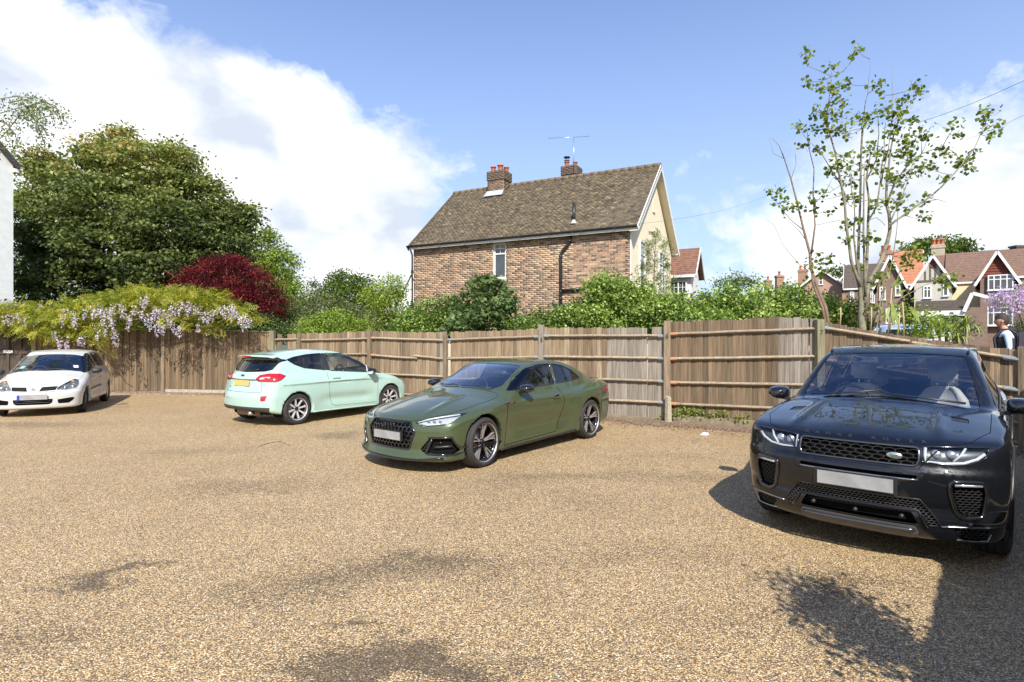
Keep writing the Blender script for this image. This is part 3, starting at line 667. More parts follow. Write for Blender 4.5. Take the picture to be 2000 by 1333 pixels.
near = sorted(tiles, key=lambda t: -t[0]+t[1]*.6)[:300]; ns = set(near)
def tplace(x, s, lift): return Vector((x, -oy+s*math.cos(sa)-math.sin(sa)*lift, 5.486+s*math.sin(sa)+math.cos(sa)*lift))
for (x, s) in near:
    c = tplace(x, s, .0); obj('roof_tile', tme, roof, c-Vector((0, 0, .045)), (sa-.09+tr.uniform(-.01, .01), tr.uniform(-.01, .01), tr.uniform(-.01, .01)))
base = np.array([v[:] for v in [vv.co for vv in tme.vertices]]); fb = np.array([list(p.vertices) for p in tme.polygons]); VV = []; FF = []; TT = []
for (x, s) in tiles:
    if (x, s) in ns: continue
    Mx = Matrix.Rotation(sa-.09+tr.uniform(-.012, .012), 3, 'X') @ Matrix.Rotation(tr.uniform(-.014, .014), 3, 'Y'); c = np.array(tplace(x, s, 0)-Vector((0, 0, .045)))
    FF.append(fb+len(VV)*8); VV.append(base @ np.array(Mx).T+c); TT += [tr.random()]*8
o = obj('roof_tiles', mesh_from('roof_tiles', np.concatenate(VV), np.concatenate(FF), [TILE_A], attr=TT), roof); o['kind'] = 'stuff'
nrd = 30
for i in range(nrd):
    xa = x_l+(x_r-x_l)*i/nrd; xb = x_l+(x_r-x_l)*(i+1)/nrd-.006
    if -7.28 < (xa+xb)/2 < -6.32: continue
    MB().tube([(xa, hm, HR_-.06), (xb, hm, HR_-.06)], .105+.004*(i % 2), 10).build('ridge_tile', DKTILE, roof)

# eaves: fascia, gutter, soffit
quadbox('soffit', (x_l+.05, -oy+.03, 5.375), (x_r-.05, 0.0, 5.39), WHITE, house)
quadbox('fascia', (x_l+.05, -oy+.005, 5.355), (x_r-.02, -oy+.028, 5.47), WHITE, house)
gt = MB(); prof = [(-.055, 0), (-.048, -.035), (-.02, -.055), (.02, -.055), (.048, -.035), (.055, 0)]
V = [(x_l-.02, -oy-.05+u, 5.505+w) for u, w in prof]+[(x_r, -oy-.05+u, 5.505+w) for u, w in prof]
gt.add(V, [(i, i+1, i+7, i+6) for i in range(5)]+[(0, 6, 11, 5)], False)
gu = gt.build('gutter', BLACK, house)
for i in range(8): MB().bbox((x_l+1.2*i+.4, -oy-.115, 5.44), (x_l+1.2*i+.46, -oy+.01, 5.51)).build('gutter_clip', BLACK, gu)
# barge boards
for (xx, nm) in ((x_r, 'barge_board'), (x_l, 'barge_board')):
    for ya in (-oy-.02, HW+oy+.02):
        A = Vector((xx, ya, 5.486-.10)); Rr = Vector((xx, hm, HR_-.13)); fix_normals(MB().bar(A, Rr, .03, .19, (0, 0, 1)).build(nm, WHITE if xx > 0 else DKTILE, house))
b = MB()
for ya in (-oy, HW+oy):
    A = Vector((ox/2+.0, ya, 5.486-.16)); Rr = Vector((ox/2, hm, HR_-.20)); b.bar(A, Rr, ox-.03, .02, (0, 0, 1))
b.build('verge_soffit', CREAM, house)
for y in (5.0, 6.6): MB().bbox((.012, y-.06, 6.9-(y-5)*.95), (ox-.02, y+.06, 7.0-(y-5)*.95)).build('purlin_end', WHITE, house)
# chimneys
def chimney(x0_, x1_, y0_, y1_, z0, z1, pots, cowl=None):
    c = MB(); c.bbox((x0_, y0_, z0), (x1_, y1_, z1-.38)); o = c.build('chimney', MORTAR, house)
    # brick courses
    rc = random.Random(3); V = []; F = []; T = []
    nrow = int((z1-z0)/.075)
    for r in range(nrow):
        z = z0+r*.075; ex = .03 if z > z1-.42 else 0.0
        for (fx, fy, dx_, dy_, Ln) in ((x0_-ex, y0_-ex, 1, 0, x1_-x0_+2*ex), (x1_+ex, y0_-ex, 0, 1, y1_-y0_+2*ex)):
            nb = max(2, round(Ln/.225)); st = Ln/nb
            for k in range(-1, nb):
                a = (k+(.5 if r % 2 else 1))*st; bb = a+st; a = max(a, 0); bb = min(bb, Ln)
                if bb-a < .03: continue
                i = len(V); nx_, ny_ = (0, -1) if dx_ else (1, 0); d = .008
                P = lambda t, zz, dd: (fx+dx_*t+nx_*dd, fy+dy_*t+ny_*dd, zz)
                V += [P(a+.005, z+.005, -.02), P(bb-.005, z+.005, -.02), P(bb-.005, z+.07, -.02), P(a+.005, z+.07, -.02), P(a+.005, z+.005, d), P(bb-.005, z+.005, d), P(bb-.005, z+.07, d), P(a+.005, z+.07, d)]
                T += [rc.random()*(.2 if z > z1-.42 else .36)]*8; F += [(i+4, i+5, i+6, i+7), (i, i+1, i+5, i+4), (i+2, i+3, i+7, i+6), (i+3, i, i+4, i+7), (i+1, i+2, i+6, i+5)]
    st = obj('bricks', mesh_from('bricks', V, np.array(F), [BRICK_A], attr=T), o); st['kind'] = 'stuff'
    c = MB(); c.bbox((x0_-.025, y0_-.025, z1-.40), (x1_+.025, y1_+.025, z1)); c.build('stack_head', mat('sooty_brick', (.13, .105, .08), (.07, .06, .045), 12, .95, bump=.006), o)
    for (x, y, s, hh) in pots:
        p = MB(); p.lathe([(.10*s, 0), (.092*s, hh*.8), (.10*s, hh*.82), (.125*s, hh*.88), (.125*s, hh), (.085*s, hh), (.08*s, hh*.5)], 14); p.build('chimney_pot', TERRA, o, (x, y, z1-.02))
    return o
ch = chimney(-7.2, -6.4, 2.7, 3.42, 7.9, 9.06, [(-7.0, 2.88, 1.05, .26), (-6.8, 3.2, .95, .24), (-6.66, 2.9, 1.15, .30), (-6.52, 3.2, 1.05, .26)])
b = MB(); b.add([(-7.30, 2.5, 7.93), (-6.36, 2.5, 7.93), (-6.38, 2.685, 8.19), (-7.22, 2.685, 8.19)], [(0, 1, 2, 3)]); b.build('flashing', LEAD, ch)
ch2 = chimney(-4.16, -3.5, 3.9, 4.6, 7.6, 9.2, [(-3.95, 4.0, .95, .22), (-3.66, 4.25, .9, .24)])
cw = MB(); z = 9.42; cw.lathe([(.11, 0), (.12, .02), (.11, .04)], 14, Matrix.Translation((-3.95, 4.0, z)), cap=True)
for k in range(3): a = k*2.1; cw.tube([(-3.95+.08*math.cos(a), 4.0+.08*math.sin(a), z+.03), (-3.95+.08*math.cos(a), 4.0+.08*math.sin(a), z+.17)], .009, 5)
cw.lathe([(.15, 0), (.12, .04), (.03, .06)], 14, Matrix.Translation((-3.95, 4.0, z+.16)), cap=True); cw.build('cowl', BLACK, ch2)
# aerial: a thing of its own on the chimney
def aerial(base, h, ln, ang, lab, n=16, parent=None, droop=-.04):
    a = empty('tv_aerial', base, 0, lab, 'aerial'); m = mat('aerial_metal', (.5, .5, .5), rough=.35, metal=.8)
    MB().tube([(0, 0, 0), (0, 0, h)], .014, 6).build('mast', m, a)
    d = Vector((math.cos(ang), math.sin(ang), droop)).normalized(); s = Vector((-math.sin(ang), math.cos(ang), 0)); c = Vector((0, 0, h))
    bm_ = MB(); bm_.tube([c-d*ln*.62, c+d*ln*.38], .010, 5); bm_.build('boom', m, a)
    for i in range(n):
        p = c+d*(ln*(-.6+.92*i/(n-1))); k = MB(); k.tube([p-s*.07+Vector((0, 0, .035)), p, p+s*.07+Vector((0, 0, .035))], .005, 4); k.build('element', m, a)
    k = MB(); p = c+d*ln*.36; k.bar(p-s*.12+Vector((0, 0, -.09)), p+s*.12+Vector((0, 0, -.09)), .006, .02); k.bar(p-s*.12+Vector((0, 0, .09)), p+s*.12+Vector((0, 0, .09)), .006, .02); k.build('reflector', m, a)
    return a
hp = lambda x, y, z: hc+Matrix.Rotation(HRZ, 3, 'Z') @ Vector((x, y, z))
aerial(hp(-3.55, 3.8, 8.9), 1.45, 1.75, HRZ+.50, 'thin television aerial on a pole at the far chimney of the brick house', droop=.05)
# soil pipe
sp = MB(); r_ = .055
sp.tube([(-2.19, -.62, 5.98), (-2.19, -.62+.0, 5.9)], .001, 4); sp = MB()
sp.tube([(-2.19, .30, 5.80), (-2.19, .30, 6.62)], .06, 10); sp.build('vent_pipe', BLACK, house)
b = MB(); b.lathe([(.16, 0), (.075, .09), (.066, .15)], 12, Matrix.Translation((-2.19, .28, 5.86))); b.build('flashing', LEAD, house)
sp = MB(); sp.tube([(-2.19, -.09, 5.38), (-2.19, -.09, 5.22), (-2.28, -.09, 5.06), (-2.48, -.09, 4.86), (-2.55, -.09, 4.72), (-2.55, -.09, 0)], r_, 10)
pipe = sp.build('soil_pipe', BLACK, house)
for z in (5.15, 4.62, 3.1, 2.75, 3.35): b = MB(); b.tube([(-2.55 if z < 5 else -2.21, -.09, z), (-2.55 if z < 5 else -2.21, -.09, z+.07)], .066, 10); b.build('collar', BLACK, pipe)
b = MB(); b.tube([(-2.55, -.09, 3.42), (-1.68, -.09, 3.46)], .05, 10); b.tube([(-1.72, -.09, 3.46), (-1.66, -.09, 3.46)], .062, 10); b.build('branch_pipe', BLACK, pipe)
b = MB(); b.tube([(-2.85, -.07, 3.10), (-2.85, -.07, 2.96), (-2.78, -.07, 2.90), (-2.0, -.07, 2.92)], .028, 8); b.build('branch_pipe', BLACK, pipe)
dp = MB(); dp.tube([(-HL+.0, -oy-.02, 5.42), (-HL-.0, -.1, 5.15), (-HL-.02, -.07, 4.9), (-HL-.02, -.07, 0)], .035, 8); dp.build('downpipe', BLACK, house)

# ------------------------------------------------------------------ generic gabled house
def roof_mat(name, c1, c2): return mat(name, c1, c2, 5, .88, bump=.006)
def simple_house(name, loc, rz, w, d, eave, ridge, wall, roofm, label, gable='x', over=.25, verge=WHITE, courses=True, course=.34, cat='house', ends=True):
    """w along local x (front to the -y side), d deep. gable 'x': ridge runs along x; 'y': ridge runs along y, the gable faces us"""
    h = empty(name, loc, rz, label, cat); b = MB(); b.bbox((-w/2, 0, 0), (w/2, d, eave)); 
    if gable == 'y': b.add([(-w/2, 0, eave), (w/2, 0, eave), (0, 0, ridge), (-w/2, d, eave), (w/2, d, eave), (0, d, ridge)], [(0, 1, 2), (5, 4, 3)])
    else: b.add([(-w/2, 0, eave), (-w/2, d, eave), (-w/2, d/2, ridge), (w/2, 0, eave), (w/2, d, eave), (w/2, d/2, ridge)], [(2, 1, 0), (3, 4, 5)])
    b.build('wall', wall, h)
    half = (w/2 if gable == 'y' else d/2); sl = (ridge-eave)/half; th = .07
    rb = MB(); n = max(4, int(math.hypot(half+over, (half+over)*sl)/course)) if courses else 1
    for s in (-1, 1):
        for i in range(n):
            u0 = (half+over)*(1-i/n); u1 = (half+over)*(1-(i+1)/n)-.02; z0 = ridge-u0*sl+th; z1 = ridge-u1*sl+th-.0
            if gable == 'y': P = lambda u, z, e: (s*u, (-over if e == 0 else d+over), z)
            else: P = lambda u, z, e: ((-w/2-over if e == 0 else w/2+over), d/2+s*u, z)
            k = .035
            V = [P(u0, z0+k, 0), P(u0, z0+k, 1), P(u1, z1+.01, 1), P(u1, z1+.01, 0), P(u0, z0-.05, 0), P(u0, z0-.05, 1), P(u1, z1-.06, 1), P(u1, z1-.06, 0)]
            rb.add(V, [(0, 1, 2, 3), (7, 6, 5, 4), (0, 4, 5, 1), (0, 3, 7, 4), (1, 5, 6, 2)])
    ro = fix_normals(rb.build('roof', roofm, h))
    if verge:
        for s in (-1, 1):
            for e in ((0, 1) if ends else ()):
                if gable == 'y': A = Vector((s*(half+over), -over-.02 if e == 0 else d+over+.02, ridge-(half+over)*sl)); B = Vector((0, A.y, ridge))
                else: A = Vector((-w/2-over-.02 if e == 0 else w/2+over+.02, d/2+s*(half+over), ridge-(half+over)*sl)); B = Vector((A.x, d/2, ridge))
                MB().bar(A, B, .04, .15).build('barge_board', verge, h)
        f = MB()
        if gable == 'x': f.bbox((-w/2-over, -over-.03, eave-over*sl-.10), (w/2+over, -over+.01, eave-over*sl+.04))
        else: f.bbox((-w/2-over-.02, -over, eave-over*sl-.08), (-w/2-over+.02, d+over, eave-over*sl+.04)); f.bbox((w/2+over-.02, -over, eave-over*sl-.08), (w/2+over+.02, d+over, eave-over*sl+.04))
        f.build('fascia', verge, h)
    return h
def stack(h, x, y, z0, z1, w=.9, d=.6, pots=3, m=None, potm=TERRA):
    c = MB(); c.bbox((x-w/2, y-d/2, z0), (x+w/2, y+d/2, z1-.3)); c.bbox((x-w/2-.05, y-d/2-.05, z1-.3), (x+w/2+.05, y+d/2+.05, z1-.12)); c.bbox((x-w/2, y-d/2, z1-.12), (x+w/2, y+d/2, z1)); o = c.build('chimney', m or BRK_FAR, h)
    for i in range(pots): MB().lathe([(.13, 0), (.11, .35), (.14, .37), (.14, .45), (.1, .45)], 10).build('chimney_pot', potm, o, (x+(i-(pots-1)/2)*w/pots*.95, y, z1))
    return o
def brick_tex(name, c1, c2, mort, sc_=1.0):
    m = bpy.data.materials.new(name); m.use_nodes = True; MATS[name] = m; nt = m.node_tree; N = nt.nodes; L = nt.links; b = N['Principled BSDF']
    tc = N.new('ShaderNodeTexCoord'); sp_ = N.new('ShaderNodeSeparateXYZ'); L.new(tc.outputs['Object'], sp_.inputs[0]); ad = N.new('ShaderNodeMath'); L.new(sp_.outputs[0], ad.inputs[0]); L.new(sp_.outputs[1], ad.inputs[1])
    cb = N.new('ShaderNodeCombineXYZ'); L.new(ad.outputs[0], cb.inputs[0]); L.new(sp_.outputs[2], cb.inputs[1])
    br_ = N.new('ShaderNodeTexBrick'); L.new(cb.outputs[0], br_.inputs['Vector']); br_.inputs['Scale'].default_value = 1.0; br_.inputs['Brick Width'].default_value = .225; br_.inputs['Row Height'].default_value = .075; br_.inputs['Mortar Size'].default_value = .01
    br_.inputs['Color1'].default_value = (*c1, 1); br_.inputs['Color2'].default_value = (*c2, 1); br_.inputs['Mortar'].default_value = (*mort, 1)
    L.new(br_.outputs['Color'], b.inputs['Base Color']); b.inputs['Roughness'].default_value = .9; return m
BRK_FAR = brick_tex('brick_far', (.34, .16, .10), (.24, .12, .08), (.36, .28, .2))
BRK_DARK = brick_tex('brick_dark', (.22, .135, .10), (.17, .105, .08), (.24, .18, .14))
BRK_PINK = brick_tex('brick_pink', (.42, .24, .17), (.36, .19, .13), (.45, .36, .28))
ROOF_BR = roof_mat('roof_red_brown', (.215, .13, .092), (.15, .09, .066)); ROOF_OR = roof_mat('roof_orange', (.46, .20, .11), (.34, .14, .075)); ROOF_DK = roof_mat('roof_dark', (.115, .085, .065), (.07, .055, .045))
RENDER_G = mat('grey_render', (.50, .48, .42), (.45, .43, .38), 3, .9); RENDER_Y = mat('yellow_render', (.74, .64, .40), (.70, .60, .38), 3, .9); WHITEWALL = mat('white_render', (.70, .72, .70), (.62, .65, .63), 5, .9, bump=.006, bscale=40)
REDTILE = mat('hung_tile_red', (.20, .05, .03), (.14, .035, .022), 9, .85, bump=.004)
def win(h, x, z, w, hh, nx=1, y=-.07, top=.3, rot=None, bars=False, nm='window', fw=.07):
    M = Matrix.Translation((x, y, z)); 
    if rot is not None: M = rot @ M
    return window(h, M, w, hh, nx, top, fw, True, None, bars, .1, name=nm)
def at(x, Y): return ((x-1000)*Y/FPX, Y, 0)

# cross wing just past the cream gable (brown roof, white wall, arched window)
c = Vector((.3243*27, 27.0, 0)); h = empty('white_cottage', c, HRZ, 'white rendered cottage wing with small brown roof just right of the cream gable', 'house')
b = MB(); b.bbox((-3.2, .12, 0), (-.25, 2.2, 4.72)); b.add([(-.25, .12, 4.72), (-.25, 2.2, 4.72), (-.25, 1.15, 6.0)], [(0, 1, 2)]); b.build('wall', mat('white_wall', (.72, .70, .65), rough=.9), h)
rb = MB()
for i in range(14):
    for s in (-1, 1):
        t0, t1 = i/14, (i+1)/14; y0_, y1_ = 1.15+s*1.3*(1-t0), 1.15+s*1.3*(1-t1); z0, z1_ = 4.70+1.45*t0, 4.70+1.45*t1
        rb.add([(-3.3, y0_, z0+.05), (0, y0_, z0+.05), (0, y1_, z1_+.01), (-3.3, y1_, z1_+.01), (-3.3, y0_, z0-.04), (0, y0_, z0-.04), (0, y1_, z1_-.05), (-3.3, y1_, z1_-.05)], [(0, 1, 2, 3), (7, 6, 5, 4), (0, 4, 5, 1), (1, 5, 6, 2), (0, 3, 7, 4)])
fix_normals(rb.build('roof', roof_mat('roof_russet', (.26, .125, .08), (.15, .08, .055)), h))
b = MB()
for s in (-1, 1): b.bar((.02, 1.15+s*1.34, 4.62), (.02, 1.15, 6.10), .03, .16)
b.bbox((-3.3, -.19, 4.60), (0, -.155, 4.72)); b.build('barge_board', WHITE, h)
window(h, Matrix.Translation((-1.25, .04, 3.1)), .8, 1.35, 2, .45, .06)
b = MB(); b.tube([(-1.45, .06, 4.2), (-1.35, .05, 4.45), (-1.1, .05, 4.6), (-.8, .05, 4.66)], .05, 6); b.build('curved_brace', WHITE, h)
# outbuilding with a cat-slide roof at the left end of the brick house
h = empty('outbuilding', hp(-HL, 2.0, 0), HRZ, 'low brown tiled outbuilding against the left end of the brick house', 'outbuilding')
b = MB(); b.bbox((-2.45, 0, 0), (0, 3.4, 2.35)); b.build('wall', BRK_PINK, h)
b = MB(); n = 16
for i in range(n):
    t0, t1 = i/n, (i+1)/n; xa, xb = -2.7+2.4*t0*.72, -2.7+2.4*t1*.72; z0, z1_ = 2.30+1.25*t0, 2.30+1.25*t1
    b.add([(xa, -.25, z0+.05), (xa, 3.6, z0+.05), (xb, 3.6, z1_+.01), (xb, -.25, z1_+.01), (xa, -.25, z0-.04), (xa, 3.6, z0-.04), (xb, 3.6, z1_-.05), (xb, -.25, z1_-.05)], [(0, 3, 2, 1), (4, 5, 6, 7), (0, 1, 5, 4), (3, 7, 6, 2), (0, 4, 7, 3)])
    ya, yb = -.25+1.5*t0, -.25+1.5*t1
    b.add([(xa, -.25+.5*t0, z0+.04), (.0, -.25+.5*t0, z0+.04), (.0, -.25+.5*t1, z1_), (xb, -.25+.5*t1, z1_)], [(0, 1, 2, 3)])
b.bbox((-1.0, .1, 3.5), (0, 3.6, 3.56)); fix_normals(b.build('roof', mat('roof_old', (.17, .12, .095), (.09, .07, .055), 7, .9, bump=.006), h))
b = MB(); b.bbox((-2.78, -.3, 2.2), (-2.7, 3.6, 2.28)); b.build('gutter', BLACK, h)
# distant red roof peeping out left of the brick house
simple_house('far_house', at(804, 42), 0, 1.9, 5, 4.6, 6.6, WHITEWALL, roof_mat('roof_red', (.33, .12, .07), (.22, .09, .06)), 'distant white house with a red tiled roof peeping out left of the brick house', 'y', .2)

# white rendered house at the left edge
Yw = 19.5; wc = Vector(((26-1000)*Yw/FPX, Yw, 0)); ze = ztop(0, 322, Yw)
h = empty('white_house', wc, R(62), 'white rendered house gable cut off at the left edge of the picture', 'house')   # local x runs along the gable towards the corner
gw, ln_, rs = 6.0, 9.0, 3.6
b = MB(); b.add([(-gw, 0, 0), (0, 0, 0), (0, 0, ze), (-gw/2, 0, ze+rs), (-gw, 0, ze), (-gw, ln_, 0), (0, ln_, 0), (0, ln_, ze), (-gw/2, ln_, ze+rs), (-gw, ln_, ze)], [(0, 1, 2, 3, 4), (1, 6, 7, 2), (6, 5, 9, 8, 7), (5, 0, 4, 9)]); b.build('wall', WHITEWALL, h)
b = MB()
for s_ in (1, -1):
    A = Vector((-gw/2+s_*(gw/2+.12), 0, ze-.13)); B = Vector((-gw/2, 0, ze+rs+.05)); V = []
    for p in (A, B):
        for y in (-.18, ln_+.1): V += [(p.x, y, p.z+.09), (p.x, y, p.z-.02)]
    b.add(V, [(0, 2, 6, 4), (1, 5, 7, 3), (0, 4, 5, 1), (2, 3, 7, 6), (0, 1, 3, 2), (4, 6, 7, 5)])
fix_normals(b.build('roof', ROOF_DK, h)); MB().bar((.10, -.2, ze-.1), (-gw/2, -.2, ze+rs+.02), .03, .16).build('barge_board', mat('dark_stained', (.05, .045, .04), rough=.7), h)
MB().bbox((-.02, -.14, ze-.26), (.10, ln_, ze-.14)).build('fascia', WHITE, h)

# ------------------------------------------------------------------ the street on the right
def zz(y, Y): return CH+(HOR-y)*Y/FPX
def ray(x): return -math.atan((x-1000)/FPX)
def hs(x, Y): return Y/FPX*math.cos(ray(x))          # metres per pixel along a front turned towards us
# 1 half-timbered house, grey render gable, yellow flank
Y = 40.0; v = Y/FPX; s = hs(1822, Y); e1 = zz(552, Y); r1 = zz(500, Y)
h = simple_house('half_timbered_house', at(1822, Y), ray(1822), 74*s, 5, e1, r1, RENDER_G, ROOF_BR, 'pale rendered house with half-timbered gable and brown lean-to porch roof', 'y', .25)
x0_ = -37*s; FT = mat('timber_brown', (.14, .10, .075), rough=.8)
for u in (-.5, -.17, .17, .5): MB().bbox((u*30*s-.05, -.03, e1+.2), (u*30*s+.05, 0, e1+.2+(1-abs(u)*1.1)*(r1-e1-.5))).build('timber', FT, h)
MB().bbox((x0_+.1, -.035, e1+.06), (-x0_-.1, 0, e1+.2)).build('timber', FT, h)
MB().bbox((-.12, -.06, e1+1.05), (.12, -.04, e1+1.5)).build('gable_vent', REDTILE, h)
win(h, (1803-1822)*s, zz(582, Y), 16*s, 24*v, 2, top=.3); win(h, (1841-1822)*s, zz(579, Y), 11*s, 23*v, 1, top=.3)
Ym = Y+.8; main = simple_house('terraced_house', at(1897, Ym), ray(1893), 100*hs(1893, Ym), 6.5, zz(549, Ym), zz(494, Ym+2.5), RENDER_Y, ROOF_BR, 'yellow rendered house with long brown roof between the two gables', 'x', .1, ends=False)
rr2 = simple_house('roof_range', at(1850, Ym+1.2), ray(1850), 60*hs(1850, Ym), 6.0, zz(548, Ym), zz(495, Ym+2.8), RENDER_G, ROOF_BR, 'brown tiled roof slope rising directly behind the half-timbered gable', 'x', .1, verge=None)
stack(main, (1822-1893)*hs(1860, Y)*1.0, 3.6, zz(500, Y+3)-.6, zz(470, Y+3), .85, .6, 3, mat('pale_brick', (.46, .40, .29), (.34, .29, .21), 6, .9))
Yp = Y-3.0; s2 = hs(1850, Yp); v2 = Yp/FPX
l = empty('lean_to_porch', at(1850, Yp), ray(1850), 'brown lean-to porch roof with white bay window on the half-timbered house', 'porch')
zA = zz(605, Yp); zB = zz(587, Yp+2.0); b = MB()
for i in range(6):
    t0, t1 = i/6, (i+1)/6
    b.add([(-66*s2, 2.2*t0, zA+(zB-zA)*t0+.06), (44*s2, 2.2*t0, zA+(zB-zA)*t0+.06), (44*s2, 2.2*t1, zA+(zB-zA)*t1), (-66*s2, 2.2*t1, zA+(zB-zA)*t1), (-66*s2, 2.2*t0, zA+(zB-zA)*t0-.03), (44*s2, 2.2*t0, zA+(zB-zA)*t0-.03)], [(0, 1, 2, 3), (0, 4, 5, 1)])
b.build('roof', ROOF_DK, l)
MB().bbox((-64*s2, .02, zA-.40), (34*s2, .14, zA-.03)).build('fascia', WHITE, l); MB().bbox((5*s2, .0, zA-.27), (12*s2, .019, zA-.16)).build('house_sign', mat('sooty_brick'), l)
MB().bbox((34*s2, .0, 0), (76*s2, 2.0, zA+.12)).build('side_wall', BRK_DARK, l)
MB().bar((32*s2, -.1, zA-.15), (48*s2, -.1, zB+.28), .1, .2).build('barge_board', WHITE, l); MB().bar((48*s2, -.1, zB+.28), (78*s2, -.1, zB-.02), .1, .2).build('barge_board', WHITE, l)
MB().bbox((-62*s2, 1.2, 0), (34*s2, 1.3, zA)).build('back_wall', BRK_DARK, l)
window(l, Matrix.Translation((-64*s2, .15, zz(636, Yp))), 27*s2, 25*v2, 4, .34, .07, bars=False); window(l, Matrix.Translation((-37*s2, .15, zz(636, Yp))), 10*s2, 25*v2, 1, .34, .07, bars=False)
MB().bbox((-64*s2, .16, 0), (-27*s2, 1.2, zz(637, Yp))).build('bay_wall', BRK_DARK, l)
for xx in (-12, 2): MB().bbox((xx*s2, .5, 0), (xx*s2+.18, .9, zA-.4)).build('door_post', WHITE, l)
b = MB(); b.tube([(-25*s2, .1, zA-.38), (-19*s2, .05, zA-.5), (-15*s2, .05, zA-1.0)], .08, 6); b.build('curved_brace', WHITE, l)
# 2 red tile-hung gable at the right edge
Y = 37.0; v = Y/FPX; s = hs(1948, Y); e1 = zz(541, Y); r1 = zz(492, Y)
h = simple_house('tile_hung_house', at(1948, Y), ray(1948), 68*s, 5, e1, r1, BRK_DARK, ROOF_BR, 'dark brick house with red tile-hung gable and white windows at the right edge', 'y', .28)
for i in range(9):
    t = i/9; w2 = 34*s*(1-t)*.93; b = MB(); b.add([(-w2, -.05, e1+(r1-e1)*t+.02), (w2, -.05, e1+(r1-e1)*t+.02), (w2*.86, -.01, e1+(r1-e1)*(t+1/9)+.02), (-w2*.86, -.01, e1+(r1-e1)*(t+1/9)+.02)], [(0, 1, 2, 3)]); b.build('hung_tiles', REDTILE, h)
win(h, (1929-1948)*s, zz(567, Y), 50*s, 30*v, 4, y=-.2); win(h, (1928-1948)*s, zz(636, Y), 50*s, 36*v, 4, y=-.3)
simple_house('terraced_house', at(2002, Y+.8), ray(2006), 112*hs(2006, Y), 6, zz(535, Y), zz(487, Y+3), BRK_DARK, ROOF_BR, 'house with long brown roof at the extreme right edge of the picture', 'x', .1, ends=False)
b = MB(); b.bbox((-.35, 0, -.4), (.6, .6, .18)); b.bbox((-.42, -.05, .18), (.66, .65, .3)); o = b.build('chimney_stack', mat('sooty_brick'), None, px(1995, 487, Y+4)); tag(o, 'dark chimney stack with hooded top at the extreme right edge', 'chimney')
# 3 orange roofed house and its dark gable
Y = 44.0; v = Y/FPX; s = hs(1775, Y)
h = simple_house('terraced_house', at(1768, Y), ray(1768), 66*s, 6, zz(553, Y), zz(493, Y+3), brick_tex('brick_orange', (.52, .29, .20), (.44, .24, .16), (.5, .4, .3)), ROOF_OR, 'brick house with bright orange tiled roof behind the bare tree', 'x', .12)
Y = 43.0; s = hs(1739, Y); v = Y/FPX
h = simple_house('terraced_house', at(1738, Y-1.0), ray(1738), 50*s, 5, zz(549, Y-1), zz(500, Y-1), BRK_DARK, ROOF_DK, 'dark brick house with white trimmed pointed gable left of the orange roof', 'y', .25)
win(h, -20*s, zz(587, Y), 12*s, 25*v, 2); win(h, 10*s, zz(580, Y), 10*s, 20*v, 1); win(h, -8*s, zz(632, Y), 11*s, 28*v, 2); win(h, 10*s, zz(632, Y), 11*s, 28*v, 2); stack(h, -8*s, 3, zz(505, Y), zz(484, Y), .8, .6, 2)
# 4 dark roofed houses further along
Y = 54.0; s = hs(1690, Y); v = Y/FPX
h = simple_house('terraced_house', at(1688, Y), ray(1688), 74*s, 6, zz(560, Y), zz(519, Y+3), BRK_DARK, ROOF_DK, 'dark roofed brick terraced house behind the trunks of the bare tree', 'x', .2)
for x in (-28, -10, 12, 26): win(h, x*s, zz(592, Y), 8*s, 25*v, 2)
Y = 70.0; s = hs(1648, Y)
h = simple_house('terraced_house', at(1648, Y), ray(1648), 34*s, 6, zz(560, Y), zz(538, Y), BRK_FAR, ROOF_DK, 'far small brown gabled house left of the bare tree trunks', 'y', .3)
# 5 pink brick gable with a dark roof and chimney
Y = 60.0; s = hs(1605, Y)
h = simple_house('brick_gable_house', at(1605, Y), ray(1605), 78*s, 9, zz(556, Y), zz(528, Y), BRK_PINK, ROOF_DK, 'pink brick house with white verge and single attic window above the hedge', 'y', .4)
win(h, -6*s, zz(556, Y), 8*s, 14*s, 1); stack(h, -41*s, 6, zz(556, Y), zz(524, Y+5), 1.0, .8, 2)
for (x, y, Yf, lab) in ((1522, 538, 75, 'distant brick chimney stack above the hedge, the nearer of the small pair'), (1500, 547, 85, 'distant brick chimney stack above the hedge, the smaller and further left')):
    b = MB(); b.bbox((-.45, -.3, -6), (.45, .3, 0)); b.bbox((-.55, -.4, -.25), (.55, .4, -.1)); r0 = empty('chimney_stack', px(x, y, Yf), 0, lab, 'chimney'); b.build('stack', BRK_FAR, r0); MB().lathe([(.16, 0), (.13, .4), (.17, .42), (.17, .55)], 10).build('chimney_pot', TERRA, r0, (0, 0, 0))
aerial(px(1837, 470, 44), 1.2, 1.0, .3, 'small television aerial above the half-timbered house', 6)
